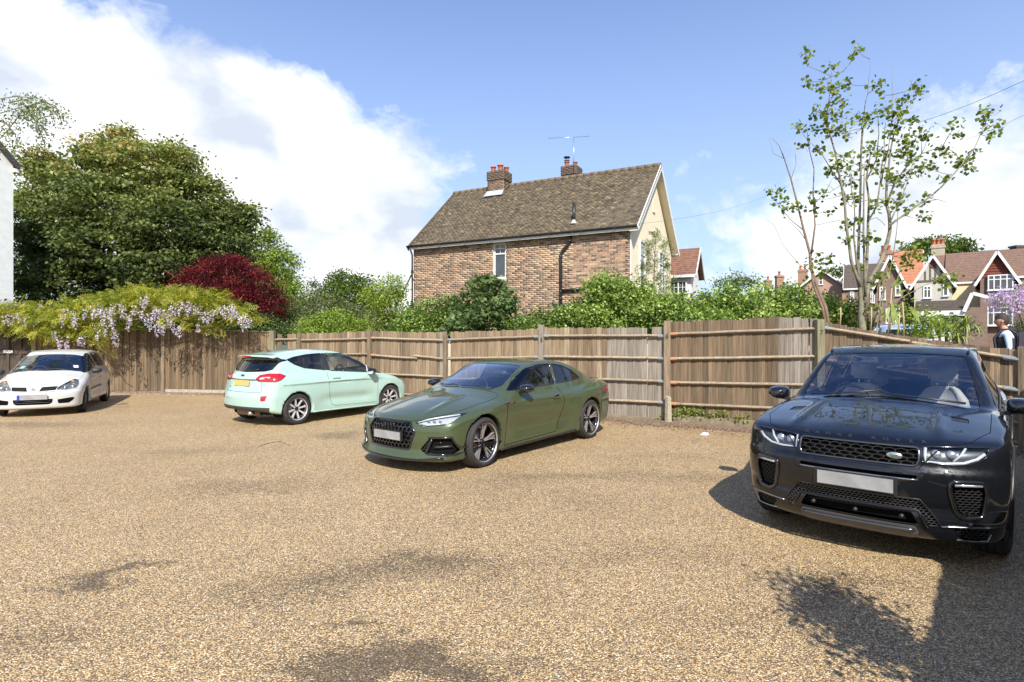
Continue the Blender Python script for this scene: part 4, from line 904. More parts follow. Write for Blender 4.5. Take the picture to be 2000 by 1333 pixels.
# ================================================================== car bodies
def pchip(pts):
    """smooth monotone lookup through (x, y) points"""
    pts = sorted(pts); x = np.array([p[0] for p in pts], float); y = np.array([p[1] for p in pts], float)
    h = np.diff(x); d = np.diff(y)/h; m = np.zeros_like(y)
    for i in range(1, len(x)-1):
        if d[i-1]*d[i] > 0: w1 = 2*h[i]+h[i-1]; w2 = h[i]+2*h[i-1]; m[i] = (w1+w2)/(w1/d[i-1]+w2/d[i])
    m[0] = d[0]; m[-1] = d[-1]
    X = np.linspace(x[0], x[-1], 1500); k = np.clip(np.searchsorted(x, X)-1, 0, len(x)-2); t = (X-x[k])/h[k]
    Y = (2*t**3-3*t**2+1)*y[k]+(t**3-2*t**2+t)*h[k]*m[k]+(-2*t**3+3*t**2)*y[k+1]+(t**3-t**2)*h[k]*m[k+1]
    G = np.gradient(Y, X)
    f = lambda q: np.interp(q, X, Y); f.g = lambda q: np.interp(q, X, G); return f
def smax(a, b, k): h = np.clip(.5+.5*(a-b)/k, 0, 1); return b+(a-b)*h+k*h*(1-h)
def smin(a, b, k): return -smax(-a, -b, k)

class Body:
    def __init__(s, D):
        s.D = D
        for k in ('top', 'nose', 'tail', 'plan', 'sec', 'bot', 'roof', 'glass_w', 'rear2'):
            if k in D: setattr(s, k, pchip(D[k]))
    def f(s, x, y, z):
        D = s.D; ay = np.abs(y)
        # lower body
        bowt = D.get('top_bow', .0)
        T = s.top(x+bowt*ay*ay); rdg = D.get('ridge'); T = T if rdg is None else T+rdg[2]*np.exp(-((ay-(rdg[0]+rdg[1]*x))/rdg[3])**2)*np.clip(np.minimum(x-rdg[4], rdg[5]-x)/.25, 0, 1)
        ft = (z-(T-D.get('camber', .05)*ay*ay))/np.sqrt(1+s.top.g(x)**2)
        W = s.plan(x)*s.sec(z)
        for (xa, za, ra, am) in D.get('flares', ()):
            q = ((x-xa)**2+(z-za)**2)/(ra*ra); W = W+am*np.exp(-q*q)
        if 'crease' in D:
            zc, ac, wc, sl_ = D['crease']; zz_ = z-(zc+sl_*x); W = W+ac*np.clip(1-np.abs(zz_)/wc, 0, 1)*np.where(zz_ > 0, 1.0, 1.0)
        if 'scoop' in D:
            zc, ac, wc, sl_, x0, x1 = D['scoop']; zz_ = z-(zc+sl_*x); e = np.clip(np.minimum(x-x0, x1-x)/.3, 0, 1); W = W-ac*np.exp(-(zz_/wc)**2)*e
        fs = ay-W
        p = D.get('bow_p', 2.4)
        F = s.nose(z)-D['bow_f']*(ay/.9)**p; ff = (x-F)/np.sqrt(1+s.nose.g(z)**2*.6)
        Rr = s.tail(z)+D['bow_r']*(ay/.9)**p; fr = (Rr-x)/np.sqrt(1+s.tail.g(z)**2*.6)
        fb = s.bot(x)-z
        k = D.get('k_c', .09)
        low = smax(ft, fs, D.get('k_t', .07)); low = smax(low, ff, k); low = smax(low, fr, k); low = smax(low, fb, .05)
        # hood bulges
        # glasshouse
        T2 = s.roof(x+D.get('ws_bow', .12)*ay*ay*np.clip((x-D['x_roof'])/.4, -D.get('rw_bow', .6), 1)); ft2 = (z-(T2-D.get('camber2', .06)*ay*ay))/np.sqrt(1+s.roof.g(x)**2)
        G = s.glass_w(x)-(z-D['z_belt'])*D['tumble']; fs2 = (ay-G)/math.sqrt(1+D['tumble']**2)
        cab = smax(ft2, fs2, D.get('k_r', .07))
        if 'rear2' in D:
            R2 = s.rear2(z)+D.get('bow_r2', .12)*(ay/.7)**2; cab = smax(cab, (R2-x)/np.sqrt(1+s.rear2.g(z)**2), D.get('k_r2', .05))
        cab = smax(cab, (D['z_belt']-.15)-z, .01)
        out = smin(low, cab, D.get('k_b', .035))
        # wheel arches
        for xa in (0.0, -D['wb']):
            cyl = np.maximum(np.sqrt((x-xa)**2+(z-D['arch_z'])**2)-D['arch_r'], .55-ay); out = smax(out, -cyl, .008)
        return out
    def grad(s, P, e=.004):
        x, y, z = P[:, 0], P[:, 1], P[:, 2]
        g = np.stack([s.f(x+e, y, z)-s.f(x-e, y, z), s.f(x, y+e, z)-s.f(x, y-e, z), s.f(x, y, z+e)-s.f(x, y, z-e)], 1)/(2*e)
        return g
    def snap(s, P, it=4):
        P = P.copy()
        for _ in range(it):
            v = s.f(P[:, 0], P[:, 1], P[:, 2]); g = s.grad(P); n2 = np.maximum((g*g).sum(1), .05); st = (v/n2)[:, None]*g
            ln = np.linalg.norm(st, axis=1); st *= np.minimum(1, .02/np.maximum(ln, 1e-9))[:, None]; P -= st
        return P
    def normals(s, P):
        g = s.grad(P); return g/np.maximum(np.linalg.norm(g, axis=1), 1e-6)[:, None]
    def cast(s, O, d, t0, t1, n=160):
        """first surface hit along d from each point of O (arrays)"""
        O = np.atleast_2d(np.array(O, float)); d = np.array(d, float); n = 72; ts = np.linspace(t0, t1, n); m = len(O)
        P = (O[:, None, :]+ts[None, :, None]*d).reshape(-1, 3); v = s.f(P[:, 0], P[:, 1], P[:, 2]).reshape(m, n)
        c = (v[:, 1:] <= 0) & (v[:, :-1] > 0); has = c.any(1); k = np.argmax(c, 1); lo = ts[k]; hi = ts[k+1]
        for _ in range(9):
            mid = (lo+hi)/2; Q = O+mid[:, None]*d; w = s.f(Q[:, 0], Q[:, 1], Q[:, 2]); inn = w <= 0; hi = np.where(inn, mid, hi); lo = np.where(inn, lo, mid)
        return np.where(has, hi, np.nan)
    def front(s, y, z, off=0.0):
        t = s.cast([(2.0, y, z)], (-1, 0, 0), 0, 3.0, 400)[0]; return Vector((2.0-t+off, y, z)) if t == t else None
    def back(s, y, z, off=0.0):
        L_ = -s.D['wb']-1.6; t = s.cast([(L_, y, z)], (1, 0, 0), 0, 2.5, 400)[0]; return Vector((L_+t-off, y, z)) if t == t else None
    def side(s, x, z, sg, off=0.0):
        t = s.cast([(x, sg*1.3, z)], (0, -sg, 0), 0, 1.3, 300)[0]; return Vector((x, sg*(1.3-t+off), z)) if t == t else None
    def above(s, x, y, off=0.0):
        t = s.cast([(x, y, 2.0)], (0, 0, -1), 0, 1.9, 400)[0]; return Vector((x, y, 2.0-t+off)) if t == t else None
    def mesh(s, cell):
        D = s.D; lo = np.array([-D['wb']-1.15, -1.10, .05]); hi = np.array([1.05, 1.10, D['h']+.1])
        n = np.ceil((hi-lo)/cell).astype(int)
        n[1] += (n[1] % 2)                        # keep the grid symmetric about y = 0
        lo[1] = -n[1]*cell/2
        ax = [lo[i]+cell*np.arange(n[i]+1) for i in range(3)]
        X, Y, Z = np.meshgrid(*ax, indexing='ij'); V = s.f(X, Y, Z); ins = V < 0
        c = ins[:-1, :-1, :-1].astype(np.int8)
        cnt = np.zeros(tuple(n), np.int8); cen = np.zeros(tuple(n)+(3,)); ne = np.zeros(tuple(n))
        for a, b, c_ in ((0,0,0),(1,0,0),(0,1,0),(1,1,0),(0,0,1),(1,0,1),(0,1,1),(1,1,1)): cnt += ins[a:a+n[0], b:b+n[1], c_:c_+n[2]]
        act = (cnt > 0) & (cnt < 8)
        corners = [(0,0,0),(1,0,0),(0,1,0),(1,1,0),(0,0,1),(1,0,1),(0,1,1),(1,1,1)]
        I, J, K = np.nonzero(act); acc = np.zeros((len(I), 3)); m = np.zeros(len(I))
        for p in range(8):
            for q in range(p+1, 8):
                df = [abs(corners[p][i]-corners[q][i]) for i in range(3)]
                if sum(df) != 1: continue
                a = corners[p]; b = corners[q]; va = V[I+a[0], J+a[1], K+a[2]]; vb = V[I+b[0], J+b[1], K+b[2]]
                cr_ = (va < 0) != (vb < 0); t = np.where(cr_, va/np.where(cr_, va-vb, 1), 0)
                pos = np.array(a)[None]+t[:, None]*(np.array(b)-np.array(a))[None]; acc += pos*cr_[:, None]; m += cr_
        P = (acc/m[:, None]+np.stack([I, J, K], 1))*cell+lo
        idx = -np.ones(tuple(n), int); idx[I, J, K] = np.arange(len(I)); faces = []
        for axn in range(3):
            u, v = (axn+1) % 3, (axn+2) % 3
            A = ins; sh = [slice(0, -1) if i == axn else slice(1, n[i]) for i in range(3)]
            sh2 = [slice(1, None) if i == axn else slice(1, n[i]) for i in range(3)]
            a = ins[tuple(sh)]; b = ins[tuple(sh2)]; cr_ = a != b; Q = np.stack(np.nonzero(cr_), 1); 
            for i in range(3):
                if i != axn: Q[:, i] += 1
            inside_first = a[cr_]
            def g(du, dv):
                W_ = Q.copy(); W_[:, u] += du; W_[:, v] += dv; return idx[W_[:, 0], W_[:, 1], W_[:, 2]]
            f4 = np.stack([g(-1, -1), g(0, -1), g(0, 0), g(-1, 0)], 1); f4[~inside_first] = f4[~inside_first][:, ::-1]; faces.append(f4)
        F = np.concatenate(faces); F = F[(F >= 0).all(1)]
        P = s.snap(P, 4); return P, F

def inside(poly, u, v):
    c = False; n = len(poly)
    for i in range(n):
        (x1, y1), (x2, y2) = poly[i], poly[i-1]
        if (y1 > v) != (y2 > v) and u < (x2-x1)*(v-y1)/(y2-y1)+x1: c = not c
    return c
def rounded(poly, r, n=3):
    """round the corners of a 2D polygon"""
    out = []; m = len(poly)
    for i in range(m):
        p = Vector(poly[i-1]); c = Vector(poly[i]); q = Vector(poly[(i+1) % m]); a = (p-c); b = (q-c); ra = min(r, a.length*.45, b.length*.45)
        A = c+a.normalized()*ra; B = c+b.normalized()*ra
        for k in range(n+1): t = k/n; out.append(tuple(A*(1-t)**2+c*2*t*(1-t)+B*t*t))
    return out

def cut_body(B, cell, patches):
    """patches: list of (key, projection, polygon, sign). Cuts the skin along every outline; returns {key: (V, F)} and the rest under 'body'"""
    P, F = B.mesh(cell)
    bm = bmesh.new()
    vs = [bm.verts.new(p) for p in P]
    for f in F:
        try: bm.faces.new([vs[i] for i in f])
        except ValueError: pass
    bm.normal_update(); lay = bm.faces.layers.int.new('pid'); bm.faces.ensure_lookup_table()
    N = B.normals
    proj = {'side': (0, 2, 1), 'front': (1, 2, 0), 'back': (1, 2, 0), 'top': (0, 1, 2)}
    for pi, pa in enumerate(patches):
        key, pj, poly, sg = pa[:4]; zmin = pa[4] if len(pa) > 4 else None
        if isinstance(pj, tuple):     # seen along a horizontal direction: ('ang', angle) - u runs to the viewer's right
            va = np.array([math.cos(pj[1]), math.sin(pj[1]), 0]); ua = np.array([-va[1], va[0], 0])
            iu, iv, iw = None, 2, None
        else: iu, iv, iw = proj[pj]
        cU = (lambda c: c[0]*ua[0]+c[1]*ua[1]) if iu is None else (lambda c: c[iu])
        us = [p[0] for p in poly]; vs_ = [p[1] for p in poly]; u0, u1, v0, v1 = min(us)-.05, max(us)+.05, min(vs_)-.05, max(vs_)+.05
        def ok(f):
            c = f.calc_center_median(); 
            if not (u0 < cU(c) < u1 and v0 < c[iv] < v1): return False
            if iu is None: return f.normal[0]*va[0]+f.normal[1]*va[1] > .08 and c[0]*va[0]+c[1]*va[1] > pa[4] and f[lay] == 0
            nn = f.normal[iw]
            if pj == 'side': return c[1]*sg > .3 and nn*sg > .15 and (f[lay] == 0)
            if pj == 'front': return c[0] > .15 and nn > .05 and (f[lay] == 0)
            if pj == 'back': return c[0] < -B.D['wb']-.1 and nn < -.05 and (f[lay] == 0)
            return nn > .15 and (zmin is None or c[2] > zmin) and (f[lay] == 0)
        cand = set(f for f in bm.faces if ok(f))
        n = len(poly)
        for i in range(n):
            a = poly[i]; b = poly[(i+1) % n]; lo_u, hi_u = min(a[0], b[0])-1e-4, max(a[0], b[0])+1e-4; lo_v, hi_v = min(a[1], b[1])-1e-4, max(a[1], b[1])+1e-4
            du, dv = b[0]-a[0], b[1]-a[1]; ln = math.hypot(du, dv)
            if ln < 1e-6: continue
            sel = []
            for f in cand:
                if not f.is_valid: continue
                cu = [cU(v.co) for v in f.verts]; cv = [v.co[iv] for v in f.verts]
                if max(cu) < lo_u or min(cu) > hi_u or max(cv) < lo_v or min(cv) > hi_v: continue
                ds = [((x-a[0])*dv-(y-a[1])*du)/ln for x, y in zip(cu, cv)]
                if max(ds) <= 1e-5 or min(ds) >= -1e-5: continue
                sel.append(f)
            if not sel: continue
            co = [0, 0, 0]; no = [0, 0, 0]
            if iu is None: co = [ua[0]*a[0], ua[1]*a[0], a[1]]; no = [ua[0]*dv/ln, ua[1]*dv/ln, -du/ln]
            else: co[iu], co[iv] = a; no[iu], no[iv] = dv/ln, -du/ln
            geom = set(sel)
            for f in sel: geom.update(f.edges); geom.update(f.verts)
            r = bmesh.ops.bisect_plane(bm, geom=list(geom), dist=1e-6, plane_co=co, plane_no=no)
            cand = set(f for f in cand if f.is_valid)
            for g_ in r['geom']:
                if isinstance(g_, bmesh.types.BMFace) and g_.is_valid: cand.add(g_)
            for g_ in r['geom_cut']:
                for f in g_.link_faces: cand.add(f)
        for f in cand:
            if not f.is_valid: continue
            f.normal_update()
            if not ok(f): continue
            c = f.calc_center_median()
            if inside(poly, cU(c), c[iv]): f[lay] = pi+1
    out = {}
    keys = ['body']+[p[0] for p in patches]; bm.verts.index_update()
    allv = np.array([v.co[:] for v in bm.verts]); groups = {}
    for f in bm.faces: groups.setdefault(f[lay], []).append([v.index for v in f.verts])
    bm.free()
    for gi, fs in groups.items():
        used = sorted(set(i for f in fs for i in f)); mp = {i: k for k, i in enumerate(used)}
        out[(keys[gi], gi)] = (allv[used], [[mp[i] for i in f] for f in fs])
    return out
def boundary(F):
    e = {}
    for f in F:
        for i in range(len(f)):
            a, b = f[i], f[(i+1) % len(f)]; k = (min(a, b), max(a, b)); e[k] = e.get(k, 0)+1
    return [k for k, c in e.items() if c == 1]
def skin_obj(B, name, VF, m, parent, push=0.0, shrink=0.0, lip=0.0, smooth=True, normals=True):
    """link a cut piece of the skin; push moves it along its normals, shrink pulls its edge in, lip turns the edge inwards by that depth"""
    V, F = VF; V = V.copy(); N = B.normals(V); bd = boundary(F)
    if shrink and bd:
        adj = {}
        for f in F:
            c = V[f].mean(0)
            for i in f: adj.setdefault(i, []).append(c)
        nb = {}
        for a, b in bd: nb.setdefault(a, []).append(b); nb.setdefault(b, []).append(a)
        mv = {}
        for i, ns_ in nb.items():
            t = V[ns_[0]]-V[ns_[-1]] if len(ns_) > 1 else V[ns_[0]]-V[i]; t = t/max(np.linalg.norm(t), 1e-9); d = np.mean(adj[i], 0)-V[i]; d = d-t*d.dot(t); l_ = np.linalg.norm(d)
            if l_ > 1e-6: mv[i] = d/l_*min(shrink, .01)
        for i, d in mv.items(): V[i] += d
    V2 = V+N*push; F = [list(f) for f in F]; NN = N
    if lip:
        bset = sorted(set(i for e in bd for i in e)); mp = {i: len(V2)+k for k, i in enumerate(bset)}
        V2 = np.concatenate([V2, V2[bset]-N[bset]*lip]); NN = np.concatenate([N, N[bset]])
        be = set(bd)
        for f in list(F):
            for i in range(len(f)):
                a, b = f[i], f[(i+1) % len(f)]
                if (min(a, b), max(a, b)) in be: F.append([b, a, mp[a], mp[b]])
    me = bpy.data.meshes.new(name); me.from_pydata(V2.tolist(), [], F); me.materials.append(m)
    if smooth: me.polygons.foreach_set('use_smooth', np.ones(len(F), bool))
    me.update()
    if normals and smooth and not lip:
        me.normals_split_custom_set_from_vertices(NN.tolist())
    return obj(name, me, parent)
def skin_strip(B, pts, r, name, m, parent, n=5, closed=False, off=0.0):
    b = MB(); b.tube([Vector(p) for p in pts], r, n, closed); return b.build(name, m, parent)
def outline(B, pj, poly, sg=1, step=.03, off=0.0, closed=True):
    """polygon outline in a projection laid on the skin"""
    pts = []; n = len(poly)
    for i in range(n if closed else n-1):
        a = Vector(poly[i]); b = Vector(poly[(i+1) % n]); k = max(1, int((b-a).length/step))
        for j in range(k): pts.append(a+(b-a)*j/k)
    if not closed: pts.append(Vector(poly[-1]))
    if pj == 'side': O = [(p.x, sg*1.3, p.y) for p in pts]; t = B.cast(O, (0, -sg, 0), 0, 1.3, 260); Q = [Vector((p.x, sg*(1.3-tt), p.y)) for p, tt in zip(pts, t) if tt == tt]
    elif pj == 'front': O = [(2.0, p.x, p.y) for p in pts]; t = B.cast(O, (-1, 0, 0), 0, 3, 600); Q = [Vector((2.0-tt, p.x, p.y)) for p, tt in zip(pts, t) if tt == tt]
    elif pj == 'back': L_ = -B.D['wb']-1.6; O = [(L_, p.x, p.y) for p in pts]; t = B.cast(O, (1, 0, 0), 0, 2.5, 500); Q = [Vector((L_+tt, p.x, p.y)) for p, tt in zip(pts, t) if tt == tt]
    else: O = [(p.x, p.y, 2.0) for p in pts]; t = B.cast(O, (0, 0, -1), 0, 1.9, 400); Q = [Vector((p.x, p.y, 2.0-tt)) for p, tt in zip(pts, t) if tt == tt]
    if off and Q:
        N = B.normals(np.array([q[:] for q in Q])); Q = [q+Vector(nn)*off for q, nn in zip(Q, N)]
    return Q

def paint(name, c, metal=.35, rough=.28, flake=.06):
    m = mat(name, c, tuple(v*.97 for v in c), 3, rough, metal, 1.0); m.node_tree.nodes['Principled BSDF'].inputs['Coat IOR'].default_value = 1.5; m.node_tree.nodes['Principled BSDF'].inputs['Specular IOR Level'].default_value = .15; m.node_tree.nodes['Principled BSDF'].inputs['Coat Roughness'].default_value = .02; return m
def glass_mat(name, tint=(.55, .62, .60), alpha=.5, refl=(1, 1, 1), ior=1.5, boost=1.0):
    """thin car glass: see-through tinted pane with a mirror-like surface"""
    if name in MATS: return MATS[name]
    m = bpy.data.materials.new(name); m.use_nodes = True; MATS[name] = m; nt = m.node_tree; N = nt.nodes; L = nt.links; N.clear()
    out = N.new('ShaderNodeOutputMaterial'); t = N.new('ShaderNodeBsdfTransparent'); t.inputs[0].default_value = (*tint, 1); g = N.new('ShaderNodeBsdfGlossy'); g.inputs['Color'].default_value = (*refl, 1); g.inputs['Roughness'].default_value = .0
    fr = N.new('ShaderNodeFresnel'); ge = N.new('ShaderNodeNewGeometry'); mi_ = N.new('ShaderNodeMix'); mi_.inputs[2].default_value = ior; mi_.inputs[3].default_value = 1/ior; L.new(ge.outputs['Backfacing'], mi_.inputs[0]); L.new(mi_.outputs[0], fr.inputs['IOR']); mu = N.new('ShaderNodeMath'); mu.operation = 'MULTIPLY'; mu.use_clamp = True; L.new(fr.outputs[0], mu.inputs[0]); mu.inputs[1].default_value = boost
    ms = N.new('ShaderNodeMixShader'); L.new(mu.outputs[0], ms.inputs[0]); L.new(t.outputs[0], ms.inputs[1]); L.new(g.outputs[0], ms.inputs[2]); L.new(ms.outputs[0], out.inputs[0]); return m
RUB = mat('tyre_rubber', (.022, .022, .021), (.032, .030, .028), 14, .78)
TRIM = mat('black_trim', (.016, .016, .017), (.022, .022, .022), 9, .42)
GLOSSBLK = mat('gloss_black', (.008, .008, .009), rough=.12, coat=1.0)
CHROME = mat('chrome', (.75, .76, .77), rough=.14, metal=1.0)
SILVER = mat('alloy_silver', (.66, .66, .65), rough=.35, metal=.25)
DARKMET = mat('dark_metal', (.05, .05, .05), rough=.4, metal=.6)
LINER = mat('liner_black', (.006, .006, .006), rough=.95, spec=.1)
FABRIC = mat('seat_fabric', (.045, .045, .048), (.03, .03, .032), 30, .9)
LEATHER = mat('pale_leather', (.50, .49, .46), (.44, .43, .40), 12, .6)
GL_CLEAR = glass_mat('windscreen_glass', (.72, .77, .76), ior=1.55, boost=2.6)
GL_SIDE = glass_mat('side_glass', (.82, .86, .85), ior=1.5, boost=1.3)
GL_DARK = glass_mat('privacy_glass', (.10, .11, .12), ior=1.6, boost=1.3)
LENS = glass_mat('lamp_lens', (.93, .95, .96), ior=1.45, boost=1.2)
REDLENS = mat('red_lens', (.42, .012, .02), (.34, .008, .015), 30, .15, coat=1.0)
PLATE_W = mat('plate_white', (.34, .34, .33), (.24, .24, .24), 5, .5)
PLATE_Y = mat('plate_yellow', (.60, .45, .12), (.52, .42, .16), 2, .5)
REFLECT = mat('lamp_reflector', (.55, .57, .60), rough=.25, metal=.7)
DRL = mat('lamp_white', (.55, .57, .60), rough=.2, coat=.5)

def wheel(root, xa, y, r, wdt, rim_r, sg, style, spoke_m, steer=0.0, back_m=None):
    w = empty('wheel', (xa, y, r), 0); w.parent = root; w.rotation_euler = (0, 0, steer); rx = Matrix.Rotation(R(-90*sg), 4, 'X')
    h = wdt/2; t = MB(); prof = [(rim_r-.005, -h*.82), (rim_r+.012, -h*.98), ((rim_r+r)/2, -h*1.02), (r-.025, -h*.93), (r-.006, -h*.78)]
    ngr = 4
    for k in range(ngr):
        a0 = -h*.74+k*(h*1.48/ngr); a1 = a0+h*1.48/ngr; prof += [(r, a0+.004), (r, a1-.006), (r-.008, a1-.004), (r-.008, a1)]
    prof += [(r-.006, h*.78), (r-.025, h*.93), ((rim_r+r)/2, h*1.02), (rim_r+.012, h*.98), (rim_r-.005, h*.82)]
    t.lathe(prof, 56, rx); t.build('tyre', RUB, w)
    b = MB(); b.lathe([(rim_r-.004, -h*.8), (rim_r-.022, -h*.5), (rim_r-.03, h*.6), (rim_r-.014, h*.80), (rim_r+.004, h*.88), (rim_r+.012, h*.98)], 48, rx)
    b.lathe([(.0, -h*.3), (rim_r-.02, -h*.3)], 32, rx); rim = b.build('rim', back_m or DARKMET, w)
    d = MB(); d.lathe([(.0, -h*.05), (rim_r*.68, -h*.05), (rim_r*.68, -h*.25)], 28, rx); d.build('brake_disc', mat('brake_disc', (.28, .26, .25), rough=.35, metal=.8), w)
    s = MB(); yo = sg*h*.78
    def P(rad, ang, depth=0.0): return Vector((rad*math.cos(ang), yo-sg*depth, rad*math.sin(ang)))
    def spoke(a0, r0, w0, a1, r1, w1, d0=.018, d1=.0, th=.03):
        dirv = (P(r1, a1)-P(r0, a0)); tn = Vector((-dirv.z, 0, dirv.x)).normalized(); V = []
        for (p, ww, dd) in ((P(r0, a0, d0), w0, d0), (P(r1, a1, d1), w1, d1)):
            V += [p+tn*ww, p-tn*ww, p-tn*ww*.8-Vector((0, sg*th, 0)), p+tn*ww*.8-Vector((0, sg*th, 0))]
        s.add(V, [(0, 1, 2, 3), (7, 6, 5, 4), (0, 4, 5, 1), (1, 5, 6, 2), (2, 6, 7, 3), (3, 7, 4, 0)])
    R1 = rim_r-.006
    if style == 'off': pass
    elif style == 'twin5':
        for k in range(5):
            a = 2*math.pi*k/5+.35
            spoke(a, .045, .010, a-.12, R1*.62, .0065, .03, .010); spoke(a, .045, .010, a+.12, R1*.62, .0065, .03, .010)
            spoke(a-.12, R1*.60, .0055, a-.16, R1, .011, .010, .0); spoke(a+.12, R1*.60, .0055, a+.03, R1, .006, .010, .0); spoke(a+.12, R1*.60, .0055, a+.20, R1, .009, .010, .0)
    elif style == 'multi8':
        for k in range(8): a = 2*math.pi*k/8+.2; spoke(a, .045, .012, a, R1, .017, .020, .0)
        for k in range(8): a = 2*math.pi*k/8+.2; spoke(a-.13, R1*.93, .01, a+.13, R1*.93, .01, .004, .004)
    elif style == 'five':
        for k in range(5): a = 2*math.pi*k/5+.1; spoke(a, .05, .03, a-.12, R1, .022, .02, 0); spoke(a, .05, .03, a+.12, R1, .022, .02, 0)
    else:
        for k in range(9): a = 2*math.pi*k/9; spoke(a, .05, .03, a, R1, .045, .012, 0, .015)
    fix_normals(s.build('spokes', spoke_m, w))
    if style != 'cover':
        l = MB(); l.lathe([(R1+.003, h*.90), (R1+.010, h*.97), (R1+.013, h*.99)], 48, rx); l.build('rim_edge', spoke_m, rim)
    c = MB(); c.lathe([(.0, h*.66), (.028, h*.66), (.034, h*.60), (.036, h*.4)], 16, rx); c.lathe([(.036, h*.5), (.06, h*.45), (.065, h*.2)], 16, rx); c.build('hub_cap', GLOSSBLK if style != 'cover' else spoke_m, w)
    for k in range(5): a = 2*math.pi*k/5+.9; n_ = MB(); n_.lathe([(.0, h*.50), (.009, h*.50), (.009, h*.3)], 6, Matrix.Translation((.05*math.cos(a), 0, .05*math.sin(a))) @ rx); n_.build('wheel_nut', DARKMET, rim)
    return w
def seat(root, x, y, z, m, m2=None, rear=False):
    s = empty('seat', (x, y, z)); s.parent = root; m2 = m2 or m
    def pad(name, pts, w, mm):
        b = MB(); V = []; n = len(pts)
        for k, f in ((-1, 1.0), (-.8, 1.0), (.8, 1.0), (1, 1.0)): pass
        b.prism(pts, -w/2, w/2, 'y'); o = b.build(name, mm, s); bevel(o, .03, 2); o.data.polygons.foreach_set('use_smooth', [True]*len(o.data.polygons)); return o
    pad('cushion', [(.25, .0), (.27, .10), (-.22, .06), (-.22, -.05)], .50, m)
    b = MB(); V = []; lv = [(.0, .23, -.14), (.14, .26, -.18), (.34, .255, -.25), (.48, .22, -.30), (.58, .15, -.335), (.61, .10, -.345)]
    for z_, w_, x_ in lv:
        for (u, q) in ((0, -1), (.035, -.72), (.0, -.6), (.0, .6), (.035, .72), (0, 1), (-.10, .95), (-.12, 0), (-.10, -.95)): V.append((x_+u, q*w_, z_))
    b.add(V, [(i*9+k, i*9+(k+1) % 9, i*9+9+(k+1) % 9, i*9+9+k) for i in range(5) for k in range(9)]+[tuple(45+k for k in range(9))], True); fix_normals(b.build('backrest', m, s))
    h = MB(); h.prism([(-.33, .66), (-.36, .86), (-.44, .86), (-.42, .66)], -.13, .13, 'y'); o = h.build('head_restraint', m2, s); bevel(o, .03, 2); o.data.polygons.foreach_set('use_smooth', [True]*len(o.data.polygons))
    b = MB(); b.tube([(-.38, -.05, .58), (-.39, -.05, .68)], .008, 5); b.tube([(-.38, .05, .58), (-.39, .05, .68)], .008, 5); b.build('head_restraint_rod', CHROME, s)
    return s
def interior(root, B, xd, zd, wheel_y, seat_m, head_m=None, xs=-1.35, zs=.62, rear=-2.25, wid=1.2, rdrop=.12, dash_m=None, wheel_m=None):
    d = MB(); dm = dash_m or mat('dashboard', (.03, .03, .032), (.022, .022, .024), 30, .75)
    d.prism([(xd+.42, zd-.03), (xd, zd+.0), (xd-.18, zd-.05), (xd-.22, zd-.16), (xd-.10, zd-.35), (xd+.35, zd-.35)], -wid/2, wid/2, 'y'); o = d.build('dashboard', dm, root); bevel(o, .03, 2)
    d = MB(); d.prism([(xd-.10, zd-.02), (xd-.16, zd+.045), (xd-.24, zd+.03), (xd-.24, zd-.05)], wheel_y-.17, wheel_y+.17, 'y'); o = d.build('instrument_hood', dm, root); bevel(o, .015, 2)
    s = empty('steering_wheel', (xd-.36, wheel_y, zd-.02), 0); s.parent = root; s.rotation_euler = (0, R(-22), 0)
    Mx = Matrix.Rotation(R(90), 4, 'Y'); b = MB(); b.tube([(0, .185*math.cos(a), .185*math.sin(a)) for a in np.linspace(0, 2*math.pi, 29)[:-1]], .015, 8, closed=True); b.build('wheel_ring', wheel_m or TRIM, s)
    b = MB()
    for a in (0, math.pi, -math.pi/2): b.bar((0, 0, 0), (0, .18*math.cos(a), .18*math.sin(a)), .04, .02, (1, 0, 0))
    b.lathe([(0, .02), (.06, .015), (.075, -.02)], 16, Matrix.Rotation(R(-90), 4, 'Y')); b.build('wheel_boss', TRIM, s)
    for q in (-1, 1): seat(root, xs, q*.37, zs, seat_m, head_m)
    for q in (-1, 1): seat(root, rear+.25, q*.34, zs-rdrop, seat_m, head_m)
    b = MB(); D = B.D; b.prism([(xd+.3, .28), (-D['wb']+.4, .28), (-D['wb']+.1, .55), (-D['wb']-.35, .62), (-D['wb']-.4, .50), (xd+.35, .24)], -.66, .66, 'y'); b.build('cabin_floor', mat('carpet', (.02, .02, .021), rough=.95), root)
